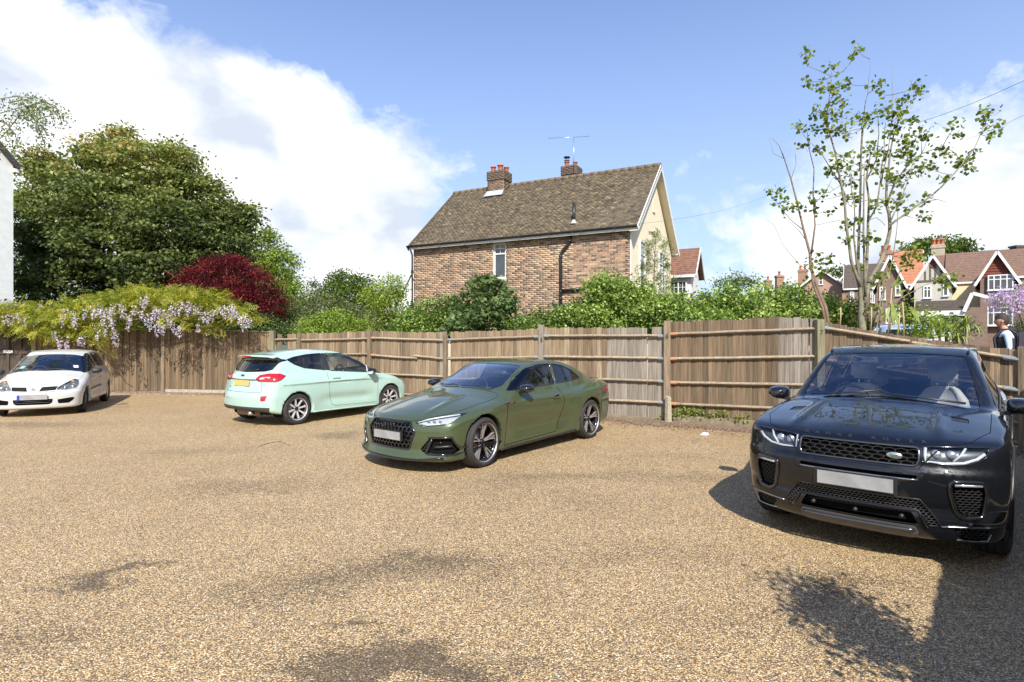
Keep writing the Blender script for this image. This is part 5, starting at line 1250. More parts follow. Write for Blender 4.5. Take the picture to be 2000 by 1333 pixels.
def mirror_unit(root, x, y, z, sg, m, m2, w=.20, h=.14, dp=.10, arm=.10, nm='door_mirror', rake=.0):
    o = empty(nm, (x, y, z)); o.parent = root
    b = MB(); V = []; n = 5; prof = []
    rings = [(-dp*.5, 1.0), (-dp*.42, 1.05), (.0, 1.0), (dp*.35, .80), (dp*.62, .42)]
    N_ = 20
    for (xx, sc_) in rings:
        for k in range(N_):
            a = 2*math.pi*k/N_; ca, sa_ = math.cos(a), math.sin(a); e = .62
            yy = math.copysign(abs(ca)**e, ca)*w/2*sc_; zz_ = math.copysign(abs(sa_)**e, sa_)*h/2*sc_*(1.0-.22*(yy*sg > 0)*abs(yy)/(w/2))
            V.append((xx, sg*(arm+w/2)+yy, .06+zz_))
    F = []
    for i in range(len(rings)-1):
        for k in range(N_): l = (k+1) % N_; F.append((i*N_+k, i*N_+l, (i+1)*N_+l, (i+1)*N_+k))
    F.append(tuple(range((len(rings)-1)*N_, len(rings)*N_))); b.add(V, F, True); fix_normals(b.build('mirror_shell', m, o))
    g = MB(); g.add([V[k] for k in range(N_)], [tuple(range(N_))]); g.build('mirror_glass', mat('mirror_silver', (.8, .82, .84), rough=.02, metal=1.0), o)
    a = MB(); a.bar((0, -sg*.02, -.01), (-.01, sg*(arm+.05), .01), .05, .035); fix_normals(a.build('mirror_arm', m2, o)); return o
def plate(root, B, y0, z0, front, m, w=.52, h=.111, tilt=0.0, x=None, border=None):
    p = B.front(y0, z0) if front else B.back(y0, z0); xx = (x if x is not None else p.x)+(.014 if front else -.014)
    b = MB(); b.box((0, 0, 0), (.008, w, h)); o = b.build('number_plate', m, root, (xx, y0, z0), (0, tilt, 0)); bevel(o, .003)
    if border:
        s_ = 1 if front else -1; b = MB(); k = .005
        for (a, c) in (((s_*k, -w/2, -h/2), (s_*k, w/2, -h/2)), ((s_*k, -w/2, h/2), (s_*k, w/2, h/2)), ((s_*k, -w/2, -h/2), (s_*k, -w/2, h/2)), ((s_*k, w/2, -h/2), (s_*k, w/2, h/2))): b.bar(a, c, .004, .004)
        b.build('plate_border', border, o)
    return o
def arch_liners(root, D, w):
    for xa in (0.0, -D['wb']):
        for sg in (-1, 1):
            b = MB(); n = 20; V = []; rr = D['arch_r']-.003
            for k in range(n+1):
                a = math.pi*(-.15+1.3*k/n); 
                for yy in (.52, D['arch_in'] if 'arch_in' in D else w-.03): V.append((xa+rr*math.cos(a), sg*yy, D['arch_z']+rr*math.sin(a)))
            b.add(V, [(2*k, 2*k+1, 2*k+3, 2*k+2) for k in range(n)]); c = len(V)
            b.add([(xa, sg*.52, D['arch_z'])]+[(xa+rr*math.cos(math.pi*(-.15+1.3*k/n)), sg*.52, D['arch_z']+rr*math.sin(math.pi*(-.15+1.3*k/n))) for k in range(n+1)], [(0, k+1, k+2) for k in range(n)])
            b.build('arch_liner', LINER, root)
def wiper(root, B, pts, m=TRIM):
    pts = [p for p in pts]
    q = []
    for x, y in pts:
        v = B.above(x, y, .018); 
        if v: q.append(v)
    b = MB(); b.tube(q, [.011]+[.007]*(len(q)-1), 6); return b.build('wiper', m, root)
def mesh_bars(B, poly, pj, cell, r, name, m, parent, hexa=True, depth=-.012, bulge=0.0, sx=1.0):
    """honeycomb grille inside an outline: every edge a thin bar following the skin"""
    us = [p[0] for p in poly]; vs = [p[1] for p in poly]; segs = []; a = cell; hx = a*math.sqrt(3)*sx; hy = a*1.5; done = set()
    for j in range(int((max(vs)-min(vs))/hy)+3):
        for i in range(int((max(us)-min(us))/hx)+3):
            cx_ = min(us)+i*hx+(hx/2 if j % 2 else 0)-hx/2; cy_ = min(vs)+j*hy-hy/2
            cs = [(cx_+a*sx*math.cos(R(60*k+30)), cy_+a*math.sin(R(60*k+30))) for k in range(6)]
            for k in range(6):
                p, q = cs[k], cs[(k+1) % 6]; key = tuple(sorted(((round(p[0]*2000), round(p[1]*2000)), (round(q[0]*2000), round(q[1]*2000)))))
                if key in done: continue
                done.add(key)
                if inside(poly, *p) and inside(poly, *q): segs.append((p, q))
                elif inside(poly, *p) or inside(poly, *q):
                    P0, P1_ = (p, q) if inside(poly, *p) else (q, p); lo_, hi_ = 0, 1
                    for _ in range(6):
                        mt = (lo_+hi_)/2
                        if inside(poly, P0[0]+(P1_[0]-P0[0])*mt, P0[1]+(P1_[1]-P0[1])*mt): lo_ = mt
                        else: hi_ = mt
                    segs.append((P0, (P0[0]+(P1_[0]-P0[0])*lo_, P0[1]+(P1_[1]-P0[1])*lo_)))
    if not segs: return None
    O = [(2.0, *p) for s_ in segs for p in s_]; t = B.cast(O, (-1, 0, 0), 0, 2.6, 420)
    b = MB()
    for i in range(len(segs)):
        t0, t1 = t[2*i], t[2*i+1]
        if t0 != t0 or t1 != t1 or abs(t0-t1) > .25: continue
        A = Vector((2.0-t0+depth, *segs[i][0])); C_ = Vector((2.0-t1+depth, *segs[i][1])); b.bar(A, C_, r*2, r*2.6, (1, 0, 0))
    o = b.build(name, m, parent); o['kind'] = 'stuff'; return o
def shear_patch(B, V, depth): return V
def finish_car(root, B, parts, spec, paintm):
    """spec: key -> (name, material, push, shrink, lip, parent key)"""
    made = {}
    for (key, gi), VF in parts.items():
        if key == 'body':
            made[key] = skin_obj(B, 'body', VF, paintm, root); continue
        nm, m, push, shr, lip = spec[key.split(':')[0]][:5]
        made.setdefault(key, []).append(skin_obj(B, nm, VF, m, root, push, shr, lip)); 
        if key.startswith('lens'): pass
    return made
GL_CLEAR2 = glass_mat('tinted_screen', (.84, .85, .87), ior=1.6, boost=2.6)
CHROME2 = mat('satin_trim', (.34, .35, .37), rough=.25, metal=.9)

def seam(B, pj, pts, sg, root, nm='shut_line', r=.0048, closed=False, m=None, off=-.001):
    q = outline(B, pj, pts, sg, .05, off, closed)
    if len(q) > 1: MB().tube(q, r, 5, closed, smooth=False).build(nm, m or LINER, root)
def mirror_poly(poly): return [(-u, v) for u, v in poly][::-1]
def both(key, pj, poly):      # left and right copies of an outline
    if pj == 'side': return [(key+':l', 'side', poly, 1), (key+':r', 'side', poly, -1)]
    return [(key+':l', pj, poly, 1), (key+':r', pj, mirror_poly(poly), 1)]
def under_tray(root, D, w=.62, z=.2):
    b = MB(); b.bbox((.62, -w, z), (-D['wb']-.45, w, z+.08)); b.build('floor_pan', LINER, root)
    for xa in (0, -D['wb']): MB().tube([(xa, -.7, D['arch_z']), (xa, .7, D['arch_z'])], .04, 8).build('axle', DARKMET, root)
def text_marks(root, B, s_, y0, y1, z, m, h, name='bonnet_lettering', zt=None, lift=.004):
    """raised letters set one by one on the nose, following the skin"""
    n = len(s_)
    for i, ch in enumerate(s_):
        if ch == ' ': continue
        y = y0+(y1-y0)*i/(n-1); p = B.front(y, z); p2 = B.front(y, z+.012); p3 = B.front(y+.015, z)
        if not p or not p2: continue
        up = (p2-p).normalized(); rt = (p3-p).normalized() if p3 else Vector((0, 1, 0)); nn = rt.cross(up).normalized(); up = nn.cross(rt)
        cu = bpy.data.curves.new('letter', 'FONT'); cu.body = ch; cu.size = h; cu.extrude = .0025; cu.align_x = 'CENTER'; cu.resolution_u = 2; cu.offset = .0018
        tmp = bpy.data.objects.new('t', cu); COL.objects.link(tmp); dg = bpy.context.evaluated_depsgraph_get(); me = bpy.data.meshes.new_from_object(tmp.evaluated_get(dg)); bpy.data.objects.remove(tmp)
        me.materials.clear(); me.materials.append(m); o = obj(name, me, root)
        M = Matrix((rt, up, nn)).transposed().to_4x4(); M.translation = p+nn*lift; o.matrix_local = M

# ================================================================== black off-roader
def build_evoque():
    D = dict(wb=2.66, h=1.66, arch_z=.40, arch_r=.435, arch_in=.88, x_roof=-1.2, z_belt=1.06, tumble=.40, bow_f=.29, bow_r=.12, bow_p=2.7, camber=.085, camber2=.07, k_t=.055, k_c=.095, k_r=.075, k_b=.03,
        nose=[(.05, .66), (.16, .74), (.22, .80), (.30, .845), (.38, .86), (.46, .85), (.50, .868), (.66, .888), (.72, .885), (.76, .862), (.80, .852), (.90, .83), (.95, .80), (1.0, .72), (1.1, .5), (1.8, .3)],
        top=[(1.2, .78), (.95, .86), (.85, .905), (.75, .945), (.6, .99), (.3, 1.045), (0, 1.09), (-.35, 1.13), (-.7, 1.14), (-1.5, 1.08), (-2.4, 1.12), (-3.2, 1.17), (-3.6, 1.15)],
        tail=[(.05, -3.3), (.3, -3.44), (.5, -3.49), (.8, -3.47), (1.05, -3.42), (1.2, -3.36), (1.7, -3.2)],
        ridge=(.47, .06, .016, .045, -.40, .70), plan=[(1.1, .84), (.8, .885), (.5, .915), (0, .932), (-.6, .925), (-1.4, .915), (-2.2, .925), (-2.8, .935), (-3.2, .91), (-3.7, .85)],
        sec=[(.05, .90), (.25, .95), (.45, .985), (.65, 1.0), (.85, .995), (.98, .968), (1.08, .925), (1.2, .84), (1.5, .8)],
        bot=[(1.2, .24), (.8, .20), (.3, .22), (-2.9, .24), (-3.6, .36)],
        flares=[(0, .42, .50, .018), (-2.66, .42, .52, .020)], crease=(1.0, .012, .03, -.035), scoop=(.42, .03, .10, 0, -2.15, -.5),
        roof=[(.5, .62), (-.1, 1.015), (-.42, 1.135), (-.7, 1.31), (-1.0, 1.478), (-1.22, 1.575), (-1.5, 1.628), (-1.9, 1.645), (-2.5, 1.618), (-3.0, 1.57), (-3.4, 1.51), (-3.8, 1.4)],
        glass_w=[(.6, .78), (-.3, .835), (-1.2, .855), (-2.2, .85), (-3.0, .82), (-3.6, .76)], rear2=[(1.0, -3.40), (1.3, -3.33), (1.52, -3.38), (1.7, -3.36)], bow_r2=.10, ws_bow=.22)
    B = Body(D); P_ = paint('paint_black_blue', (.0055, .0065, .009), .05, .35)
    ws = rounded([(-.42, -.73), (-.42, .73), (-.66, .70), (-1.165, .585), (-1.165, -.585), (-.66, -.70)], .05)
    g1 = rounded([(-.66, 1.085), (-1.16, 1.44), (-1.50, 1.535), (-1.86, 1.545), (-1.84, 1.115)], .04)
    g2 = rounded([(-1.93, 1.12), (-1.95, 1.545), (-2.35, 1.535), (-2.72, 1.505), (-2.66, 1.16)], .04)
    g3 = rounded([(-2.74, 1.17), (-2.80, 1.50), (-3.12, 1.46), (-3.22, 1.22)], .04)
    rw = rounded([(-.62, 1.15), (.62, 1.15), (.54, 1.45), (-.54, 1.45)], .05)
    hl = [(.425, .905), (.425, .80), (.60, .785), (.70, .80), (.785, .845), (.80, .915), (.66, .915)]
    gr = rounded([(-.40, .895), (.40, .895), (.405, .80), (.385, .765), (-.385, .765), (-.405, .80)], .025)
    slot = rounded([(-.40, .700), (.40, .700), (.39, .672), (-.39, .672)], .012)
    fog = rounded([(.585, .675), (.775, .675), (.79, .60), (.765, .42), (.655, .405), (.615, .45), (.585, .60)], .03)
    itk = [(-.41, .525), (.41, .525), (.50, .40), (.535, .335), (.46, .335), (.385, .445), (-.385, .445), (-.46, .335), (-.535, .335), (-.50, .40)]
    low = rounded([(-.36, .425), (.36, .425), (.40, .335), (-.40, .335)], .02)
    skid = rounded([(-.39, .325), (.39, .325), (.41, .262), (.36, .205), (-.36, .205), (-.41, .262)], .02)
    cor = rounded([(.60, .325), (.80, .33), (.78, .245), (.65, .245)], .02)
    vent = rounded([(.02, -.66), (.02, -.54), (.16, -.56), (.16, -.67)], .02)
    tl = rounded([(.50, 1.06), (.90, 1.08), (.90, .98), (.52, .95)], .03)
    hood = [(.895, -.30), (.90, 0), (.895, .30), (.80, .46), (.60, .70), (.30, .80), (-.30, .80), (-.37, .735), (-.44, .4), (-.46, 0), (-.44, -.4), (-.37, -.735), (-.30, -.80), (.30, -.80), (.60, -.70), (.80, -.46)]
    pt_ = [('ws', 'top', ws, 1, 1.10), ('rw', 'back', rw, 1)]+both('g1', 'side', g1)+both('g2', 'side', g2)+both('g3', 'side', g3)+both('hl', 'front', hl)+[('gr', 'front', gr, 1), ('slot', 'front', slot, 1)]+both('fog', 'front', fog)+[('itk', 'front', itk, 1), ('low', 'front', low, 1), ('skid', 'front', skid, 1)]+both('cor', 'front', cor)+both('tl', 'back', tl)+[('vent:l', 'top', vent, 1, .9), ('vent:r', 'top', [(u, -v) for u, v in vent][::-1], 1, .9)]
    parts = cut_body(B, .03, pt_)
    root = empty('off_road_car', (3.248, 5.094, 0), -2.288, 'glossy black off-roader parked nose-on at the right, fence behind it', 'car')
    spec = {'ws': ('windscreen', GL_CLEAR2, -.004, .004, .0), 'rw': ('rear_window', GL_DARK, -.004, .003, 0), 'g1': ('side_window', GL_SIDE, -.004, .003, 0), 'g2': ('side_window', GL_DARK, -.004, .003, 0), 'g3': ('side_window', GL_DARK, -.004, .003, 0),
            'hl': ('headlight', LENS, -.002, .003, 0), 'gr': ('grille_recess', LINER, -.035, 0, 0), 'slot': ('bumper_slot', LINER, -.03, 0, 0), 'fog': ('air_intake', LINER, -.03, 0, 0), 'itk': ('lower_intake', LINER, -.025, 0, 0), 'low': ('tow_recess', LINER, -.05, 0, 0),
            'skid': ('skid_plate', mat('skid_grey', (.10, .10, .105), rough=.4, metal=.3), .004, .004, .0), 'cor': ('corner_recess', LINER, -.03, 0, 0), 'tl': ('tail_light', REDLENS, 0, .002, 0), 'vent': ('bonnet_vent', TRIM, -.006, .002, 0)}
    finish_car(root, B, parts, spec, P_)
    # headlamp insides: dark bowl, white light blade, projector
    for sg in (-1, 1):
        for (key, gi), VF in parts.items():
            if key == ('hl:l' if sg == 1 else 'hl:r'): skin_obj(B, 'lamp_bowl', VF, mat('lamp_dark', (.10, .11, .12), rough=.3, metal=.6), root, -.045)
        F = lambda y, z, o=-.018: B.front(sg*y, z, o)
        b = MB(); q = [F(.437, .895), F(.437, .84), F(.44, .797), F(.55, .792), F(.66, .802), F(.735, .835), F(.775, .872)]; b.tube([p for p in q if p], .012, 6); b.build('light_blade', DRL, root)
        b = MB(); q = [F(.668, .905), F(.645, .860), F(.60, .81)]; b.tube(q, .009, 6); b.build('light_blade', DRL, root)
        for yy in (.50, .585): p = F(yy, .85, -.03); b = MB(); b.lathe([(.0, .0), (.03, -.004), (.036, -.02)], 16, Matrix.Translation(p) @ Matrix.Rotation(R(90), 4, 'Y')); b.build('projector', REFLECT, root)
        seamp = outline(B, 'front', [(sg*u, v) for u, v in hl], 1, .04, 0); MB().tube(seamp, .005, 5, True).build('headlight_rim', GLOSSBLK, root)
        fo = [(sg*u, v) for u, v in fog]; q = outline(B, 'front', fo, 1, .04, .004); MB().tube(q, .016, 6, True).build('intake_surround', GLOSSBLK, root)
        fi_ = [(sg*(.69+(u-.69)*.78), .52+(v-.53)*.72) for u, v in fog]
        mesh_bars(B, fi_, 'front', .013, .0022, 'intake_mesh', DARKMET, root, depth=-.02, sx=1.5)
        q = outline(B, 'front', [(sg*.61, .652), (sg*.76, .655)], 1, .04, .006, False); MB().tube(q, .012, 6).build('fog_light', DRL if False else REFLECT, root)
        co = [(sg*u, v) for u, v in cor]; mesh_bars(B, co, 'front', .013, .002, 'intake_mesh', DARKMET, root, depth=-.02, sx=1.5)
        q = outline(B, 'front', [(sg*.535, .338), (sg*.66, .345), (sg*.80, .350), (sg*.86, .36)], 1, .04, .004, False); MB().tube(q, .006, 5).build('trim_line', CHROME2, root)
        q = outline(B, 'front', [(sg*.62, .245), (sg*.70, .238), (sg*.79, .245), (sg*.81, .30)], 1, .04, .004, False); MB().tube(q, .006, 5).build('trim_line', CHROME2, root)
        q = outline(B, 'side', [(.0, .40), ], sg); 
        # arch moulding
        for xa in (0, -D['wb']):
            q = []
            for k in range(25):
                a = math.pi*(-.06+1.12*k/24); p = B.side(xa+.452*math.cos(a), D['arch_z']+.452*math.sin(a), sg, -.004)
                if p: q.append(p)
            if len(q) > 2: MB().tube(q, .017, 6).build('arch_moulding', TRIM, root)
        mirror_unit(root, -.62, sg*.86, 1.06, sg, GLOSSBLK, TRIM, .205, .14, .15, .03)
        q = outline(B, 'side', [(-.62, 1.075), (-1.9, 1.10), (-3.2, 1.20)], sg, .06, .004, False); MB().tube(q, .007, 5).build('waist_strip', TRIM, root)
        q = outline(B, 'top', [(-1.25, sg*.60), (-2.0, sg*.64), (-2.9, sg*.60)], 1, .06, .010, False); MB().tube(q, .013, 6).build('roof_rail', GLOSSBLK, root)
        for xs in (-1.88, -2.85): seam(B, 'side', [(xs, 1.10), (xs+.02, .30)], sg, root)
        for xs in (-1.0, -2.05): q = B.side(xs-.55, .97, sg, .018); MB().bar(q, q+Vector((.17, 0, 0)), .02, .03).build('door_handle', P_, root)
        seam(B, 'side', [(-.48, 1.02), (-.52, .30)], sg, root)
        b = MB(); q = outline(B, 'side', [(-.50, .27), (-2.18, .28)], sg, .1, .004, False); b.tube(q, .03, 6); b.build('side_sill', TRIM, root)
    seam(B, 'top', hood, 1, root, closed=True, off=-.002, r=.004)
    # grille: wavy honeycomb with a bright frame
    mesh_bars(B, gr, 'front', .0185, .0036, 'grille_mesh', mat('grille_grey', (.055, .057, .06), rough=.25, metal=.8), root, depth=-.012, sx=2.3)
    q = outline(B, 'front', gr, 1, .04, .003); MB().tube(q, .009, 6, True).build('grille_surround', mat('dark_chrome', (.16, .165, .17), rough=.2, metal=.9), root)
    mesh_bars(B, itk, 'front', .012, .002, 'intake_mesh', mat('mesh_grey', (.12, .12, .12), rough=.35, metal=.7), root, depth=-.012, sx=1.5)
    q = outline(B, 'front', itk, 1, .04, .0); MB().tube(q, .005, 5, True).build('intake_surround', TRIM, root)
    q = outline(B, 'front', [(-.40, .668), (.40, .668)], 1, .04, .004, False); MB().tube(q, .007, 6).build('trim_line', CHROME2, root)
    q = outline(B, 'front', [(-.38, .290), (.38, .290)], 1, .04, .012, False); MB().tube(q, .012, 6).build('skid_bar', mat('dark_chrome'), root)
    q = outline(B, 'front', [(-.46, .325), (-.40, .435), (.40, .435), (.46, .325)], 1, .04, .006, False); MB().tube(q, .012, 6).build('bumper_bar', P_, root)
    for yy, zz_ in ((-.30, .38), (0, .375), (.30, .38), (.70, .365)):
        p = B.front(yy, zz_, -.012 if abs(yy) < .5 else .0); b = MB(); b.lathe([(0, .02), (.014, .018), (.018, 0)], 12, Matrix.Translation(p) @ Matrix.Rotation(R(90), 4, 'Y')); b.build('parking_sensor', TRIM, root)
    p = B.front(.255, .828, .012); b = MB(); b.lathe([(0, .006), (.9, .004), (1, -.004)], 24, Matrix.Translation(p) @ Matrix.Rotation(R(90), 4, 'Y') @ Matrix.Diagonal((.026, .052, 1, 1))); bo = b.build('oval_badge', mat('badge_silver', (.62, .66, .62), rough=.25, metal=.8), root)
    b = MB(); b.box(tuple(p+Vector((.006, 0, .004))), (.003, .060, .007)); b.box(tuple(p+Vector((.006, .008, -.008))), (.003, .050, .006)); b.build('badge_lettering', mat('badge_green', (.03, .10, .05), rough=.4), bo)
    text_marks(root, B, 'RANGE ROVER', -.37, .43, .921, mat('lettering_grey', (.085, .088, .092), rough=.3, metal=.7), .048)
    plate(root, B, 0, .605, True, PLATE_W, border=TRIM); MB().box((B.front(0, .605).x+.004, 0, .605), (.01, .56, .13)).build('plate_holder', TRIM, root)
    arch_liners(root, D, .94); under_tray(root, D, .6, .25)
    for xa, st in ((0, -.06), (-D['wb'], 0)):
        for sg in (-1, 1): wheel(root, xa, sg*.80, .37, .245, .25, sg, 'five', DARKMET, st)
    interior(root, B, -.62, 1.05, -.36, LEATHER, LEATHER, -1.38, .58, -2.25, 1.34)
    wiper(root, B, [(-.50, .62), (-.47, .30), (-.475, .02), (-.50, -.03)]); wiper(root, B, [(-.52, -.02), (-.49, -.30), (-.52, -.64)])
    p = B.above(-1.14, 0); MB().box((p.x-.06, 0, p.z-.10), (.06, .14, .07)).build('camera_housing', TRIM, root); MB().box((p.x-.16, 0, p.z-.13), (.02, .22, .06)).build('interior_mirror', TRIM, root)
    b = MB(); q = outline(B, 'top', [(-1.19, -.55), (-1.19, .55)], 1, .05, .004, False); 
    return root

# ================================================================== green coupe
def build_a5():
    D = dict(wb=2.764, h=1.38, arch_z=.34, arch_r=.368, arch_in=.86, x_roof=-1.5, z_belt=.93, tumble=.46, bow_f=.30, bow_r=.16, bow_p=2.3, camber=.10, camber2=.06, k_t=.075, k_c=.10, k_r=.075, k_b=.055, top_bow=.10,
        nose=[(.0, .80), (.14, .86), (.19, .90), (.24, .885), (.30, .865), (.42, .873), (.55, .865), (.64, .845), (.70, .80), (.76, .70), (.9, .4), (1.5, .2)],
        top=[(1.1, .54), (.92, .63), (.80, .685), (.65, .735), (.4, .80), (.1, .862), (-.2, .905), (-.5, .945), (-.8, .955), (-1.4, .915), (-2.2, .925), (-2.8, .955), (-3.2, .985), (-3.45, .985), (-3.62, .972), (-3.75, .985), (-3.85, .99)],
        tail=[(.0, -3.60), (.2, -3.70), (.4, -3.79), (.6, -3.80), (.8, -3.76), (.95, -3.74), (1.1, -3.72), (1.5, -3.6)],
        plan=[(1.1, .82), (.8, .865), (.4, .90), (0, .918), (-.6, .905), (-1.4, .905), (-2.2, .915), (-2.8, .915), (-3.3, .86), (-3.9, .74)],
        sec=[(.0, .93), (.18, .955), (.35, .975), (.55, .99), (.70, 1.0), (.80, .99), (.88, .955), (.97, .89), (1.1, .8), (1.4, .72)],
        bot=[(1.2, .17), (.8, .15), (.3, .16), (-2.9, .17), (-3.8, .28)],
        flares=[(0, .40, .52, .022), (-2.764, .42, .56, .034)], ridge=(.36, .10, .012, .05, -.35, .72), crease=(.800, .024, .045, -.020), scoop=(.40, .040, .13, -.01, -2.25, -.42),
        roof=[(.3, .62), (-.25, .86), (-.55, .975), (-.8, 1.09), (-1.05, 1.20), (-1.28, 1.285), (-1.5, 1.34), (-1.75, 1.366), (-2.0, 1.366), (-2.3, 1.335), (-2.6, 1.27), (-2.9, 1.175), (-3.2, 1.06), (-3.45, .96), (-3.7, .86)],
        glass_w=[(.6, .70), (-.3, .79), (-1.2, .82), (-2.2, .815), (-2.7, .77), (-3.2, .66), (-3.6, .5)], ws_bow=.14)
    B = Body(D); P_ = paint('paint_green', (.060, .080, .036), .15, .35)
    ws = rounded([(-.60, -.50), (-.56, 0), (-.60, .50), (-.73, .605), (-1.0, .555), (-1.33, .50), (-1.33, -.50), (-1.0, -.555), (-.73, -.605)], .05)
    gt_ = rounded([(-.66, .955), (-.98, 1.130), (-1.27, 1.248), (-1.55, 1.295), (-1.885, 1.300), (-1.815, .985)], .035)
    gq = rounded([(-1.865, .988), (-1.935, 1.298), (-2.20, 1.265), (-2.45, 1.185), (-2.70, 1.035), (-2.62, 1.015)], .03)
    rw = rounded([(-2.60, -.50), (-2.60, .50), (-3.25, .56), (-3.25, -.56)], .06)
    hl = [(.415, .640), (.50, .672), (.60, .700), (.72, .725), (.84, .745), (.845, .70), (.84, .655), (.80, .625), (.58, .600), (.55, .595), (.46, .625)]
    gr = rounded([(-.345, .645), (.345, .645), (.445, .525), (.365, .305), (-.365, .305), (-.445, .525)], .03)
    vt = rounded([(.635, .455), (.86, .462), (.885, .30), (.86, .255), (.56, .275), (.515, .315)], .02)
    tl = rounded([(.30, .82), (.84, .86), (.84, .72), (.32, .72)], .03)
    hood = [(.83, -.25), (.84, 0), (.83, .25), (.70, .50), (.46, .66), (.2, .74), (-.40, .76), (-.54, .70), (-.55, 0), (-.54, -.70), (-.40, -.76), (.2, -.74), (.46, -.66), (.70, -.50)]
    pt_ = [('ws', 'top', ws, 1, .90), ('rw', 'top', rw, 1, .95)]+both('g1', 'side', gt_)+both('g2', 'side', gq)+both('hl', 'front', hl)+[('gr', 'front', gr, 1)]+both('vt', 'front', vt)+both('tl', 'back', tl)
    parts = cut_body(B, .028, pt_)
    root = empty('coupe_car', (-1.075, 8.079, 0), -2.236, 'dark green coupe with black honeycomb grille parked in the middle', 'car')
    spec = {'ws': ('windscreen', GL_CLEAR, -.004, .004, 0), 'rw': ('rear_window', GL_DARK, -.004, .003, 0), 'g1': ('side_window', GL_SIDE, -.004, .003, 0), 'g2': ('side_window', GL_DARK, -.004, .003, 0),
            'hl': ('headlight', LENS, -.001, .003, 0), 'gr': ('grille_recess', LINER, -.035, 0, 0), 'vt': ('air_intake', LINER, -.035, 0, 0), 'tl': ('tail_light', REDLENS, 0, .002, 0)}
    finish_car(root, B, parts, spec, P_)
    for sg in (-1, 1):
        for (key, gi), VF in parts.items():
            if key == ('hl:l' if sg == 1 else 'hl:r'): skin_obj(B, 'lamp_bowl', VF, mat('lamp_bright', (.62, .64, .66), rough=.35, metal=.3), root, -.030)
        F = lambda y, z, o=-.012: B.front(sg*y, z, o)
        b = MB(); q = [F(.44, .640), F(.54, .676), F(.66, .703), F(.80, .728)]; b.tube([p for p in q if p], .010, 6); b.build('light_blade', DRL, root)
        b = MB(); q = [F(.48, .628), F(.58, .612), F(.68, .625), F(.78, .640)]; b.tube([p for p in q if p], .008, 6); b.build('light_blade', DRL, root)
        for yy in (.56, .63, .70): p = F(yy, .655, -.022); b = MB(); b.box(tuple(p), (.02, .045, .03)); bevel(b.build('projector', mat('lens_grey', (.3, .32, .34), rough=.15, metal=.5), root), .006)
        MB().tube(outline(B, 'front', [(sg*u, v) for u, v in hl], 1, .04, -.001), .004, 5, True).build('headlight_rim', GLOSSBLK, root)
        vo = [(sg*u, v) for u, v in vt]
        q = outline(B, 'front', [(sg*.62, .462), (sg*.86, .468), (sg*.892, .30), (sg*.865, .25), (sg*.60, .262)], 1, .03, .004, False); MB().tube(q, .014, 6).build('intake_surround', GLOSSBLK, root)
        q = outline(B, 'front', [(sg*.585, .27), (sg*.665, .45)], 1, .03, .0, False); MB().tube(q, .020, 6).build('intake_blade', GLOSSBLK, root)
        mesh_bars(B, [(sg*.63, .43), (sg*.58, .275), (sg*.53, .30)][::sg] if False else [(sg*.64, .44), (sg*.575, .28), (sg*.52, .305)], 'front', .022, .004, 'intake_mesh', TRIM, root, depth=-.010, sx=1.1)
        q = outline(B, 'front', [(sg*.68, .34), (sg*.86, .355)], 1, .03, -.02, False); MB().tube(q, .018, 6).build('intake_shelf', TRIM, root)
        p = F(.74, .40, -.02); 
        if p: b = MB(); b.lathe([(0, .006), (.016, .004), (.02, -.01)], 12, Matrix.Translation(p) @ Matrix.Rotation(R(90), 4, 'Y')); b.build('parking_sensor', GLOSSBLK, root)
        mirror_unit(root, -.86, sg*.80, .925, sg, GLOSSBLK, GLOSSBLK, .20, .125, .15, .05)
        # window frames, waist strip, door
        for pl in (gt_, gq): MB().tube(outline(B, 'side', pl, sg, .05, .0), .007, 5, True).build('window_frame', GLOSSBLK, root)
        seam(B, 'side', [(-.50, .90), (-.47, .55), (-.44, .22), (-1.75, .25), (-1.86, .45), (-1.93, .70), (-1.87, .94)], sg, root)
        p = B.side(-1.70, .785, sg, .012); b = MB(); b.prism([(-1.80, .775), (-1.62, .772), (-1.60, .787), (-1.62, .800), (-1.80, .803)], p.y-.008, p.y+.008, 'y'); bevel(fix_normals(b.build('door_handle', P_, root)), .004)
        p = B.side(-1.66, .80, sg, .002); MB().bar(p, p+Vector((-.12, 0, .018)), .006, .022).build('handle_recess', LINER, root)
        q = outline(B, 'side', [(-.40, .168), (-2.30, .20)], sg, .1, .002, False); MB().tube(q, .018, 6).build('side_sill', TRIM, root)
        q = outline(B, 'side', [(-.41, .80), (-.50, .812), (-.66, .808)], sg, .04, .002, False); MB().tube(q, .007, 5).build('wing_trim', GLOSSBLK, root)
        p = B.side(-.55, .807, sg, .008)
        if sg == 1:
            bd = MB(); bd.box(tuple(p), (.035, .004, .018)); bd.build('wing_badge', mat('badge_red', (.5, .03, .03), rough=.3), root)
            text_obj('wing_lettering', 'S', .028, .002, CHROME, root, (p.x-.035, p.y+.004, p.z), (R(90), 0, R(180)))
        b = MB(); q = outline(B, 'top', [(.60, sg*.42), (.2, sg*.50), (-.35, sg*.55)], 1, .05, -.001, False); 
    seam(B, 'top', hood, 1, root, closed=True, off=-.002)
    mesh_bars(B, gr, 'front', .036, .007, 'grille_mesh', GLOSSBLK, root, depth=-.016, sx=1.05)
    MB().tube(outline(B, 'front', gr, 1, .04, .002), .013, 6, True).build('grille_surround', GLOSSBLK, root)
    b = MB()
    for k in range(4):
        c = B.front(-.078+k*.052, .583, .012); b.tube([c+Vector((0, .034*math.cos(a), .034*math.sin(a))) for a in np.linspace(0, 2*math.pi, 21)[:-1]], .0055, 5, True)
    b.build('four_ring_badge', mat('black_chrome', (.10, .10, .11), rough=.15, metal=1.0), root)
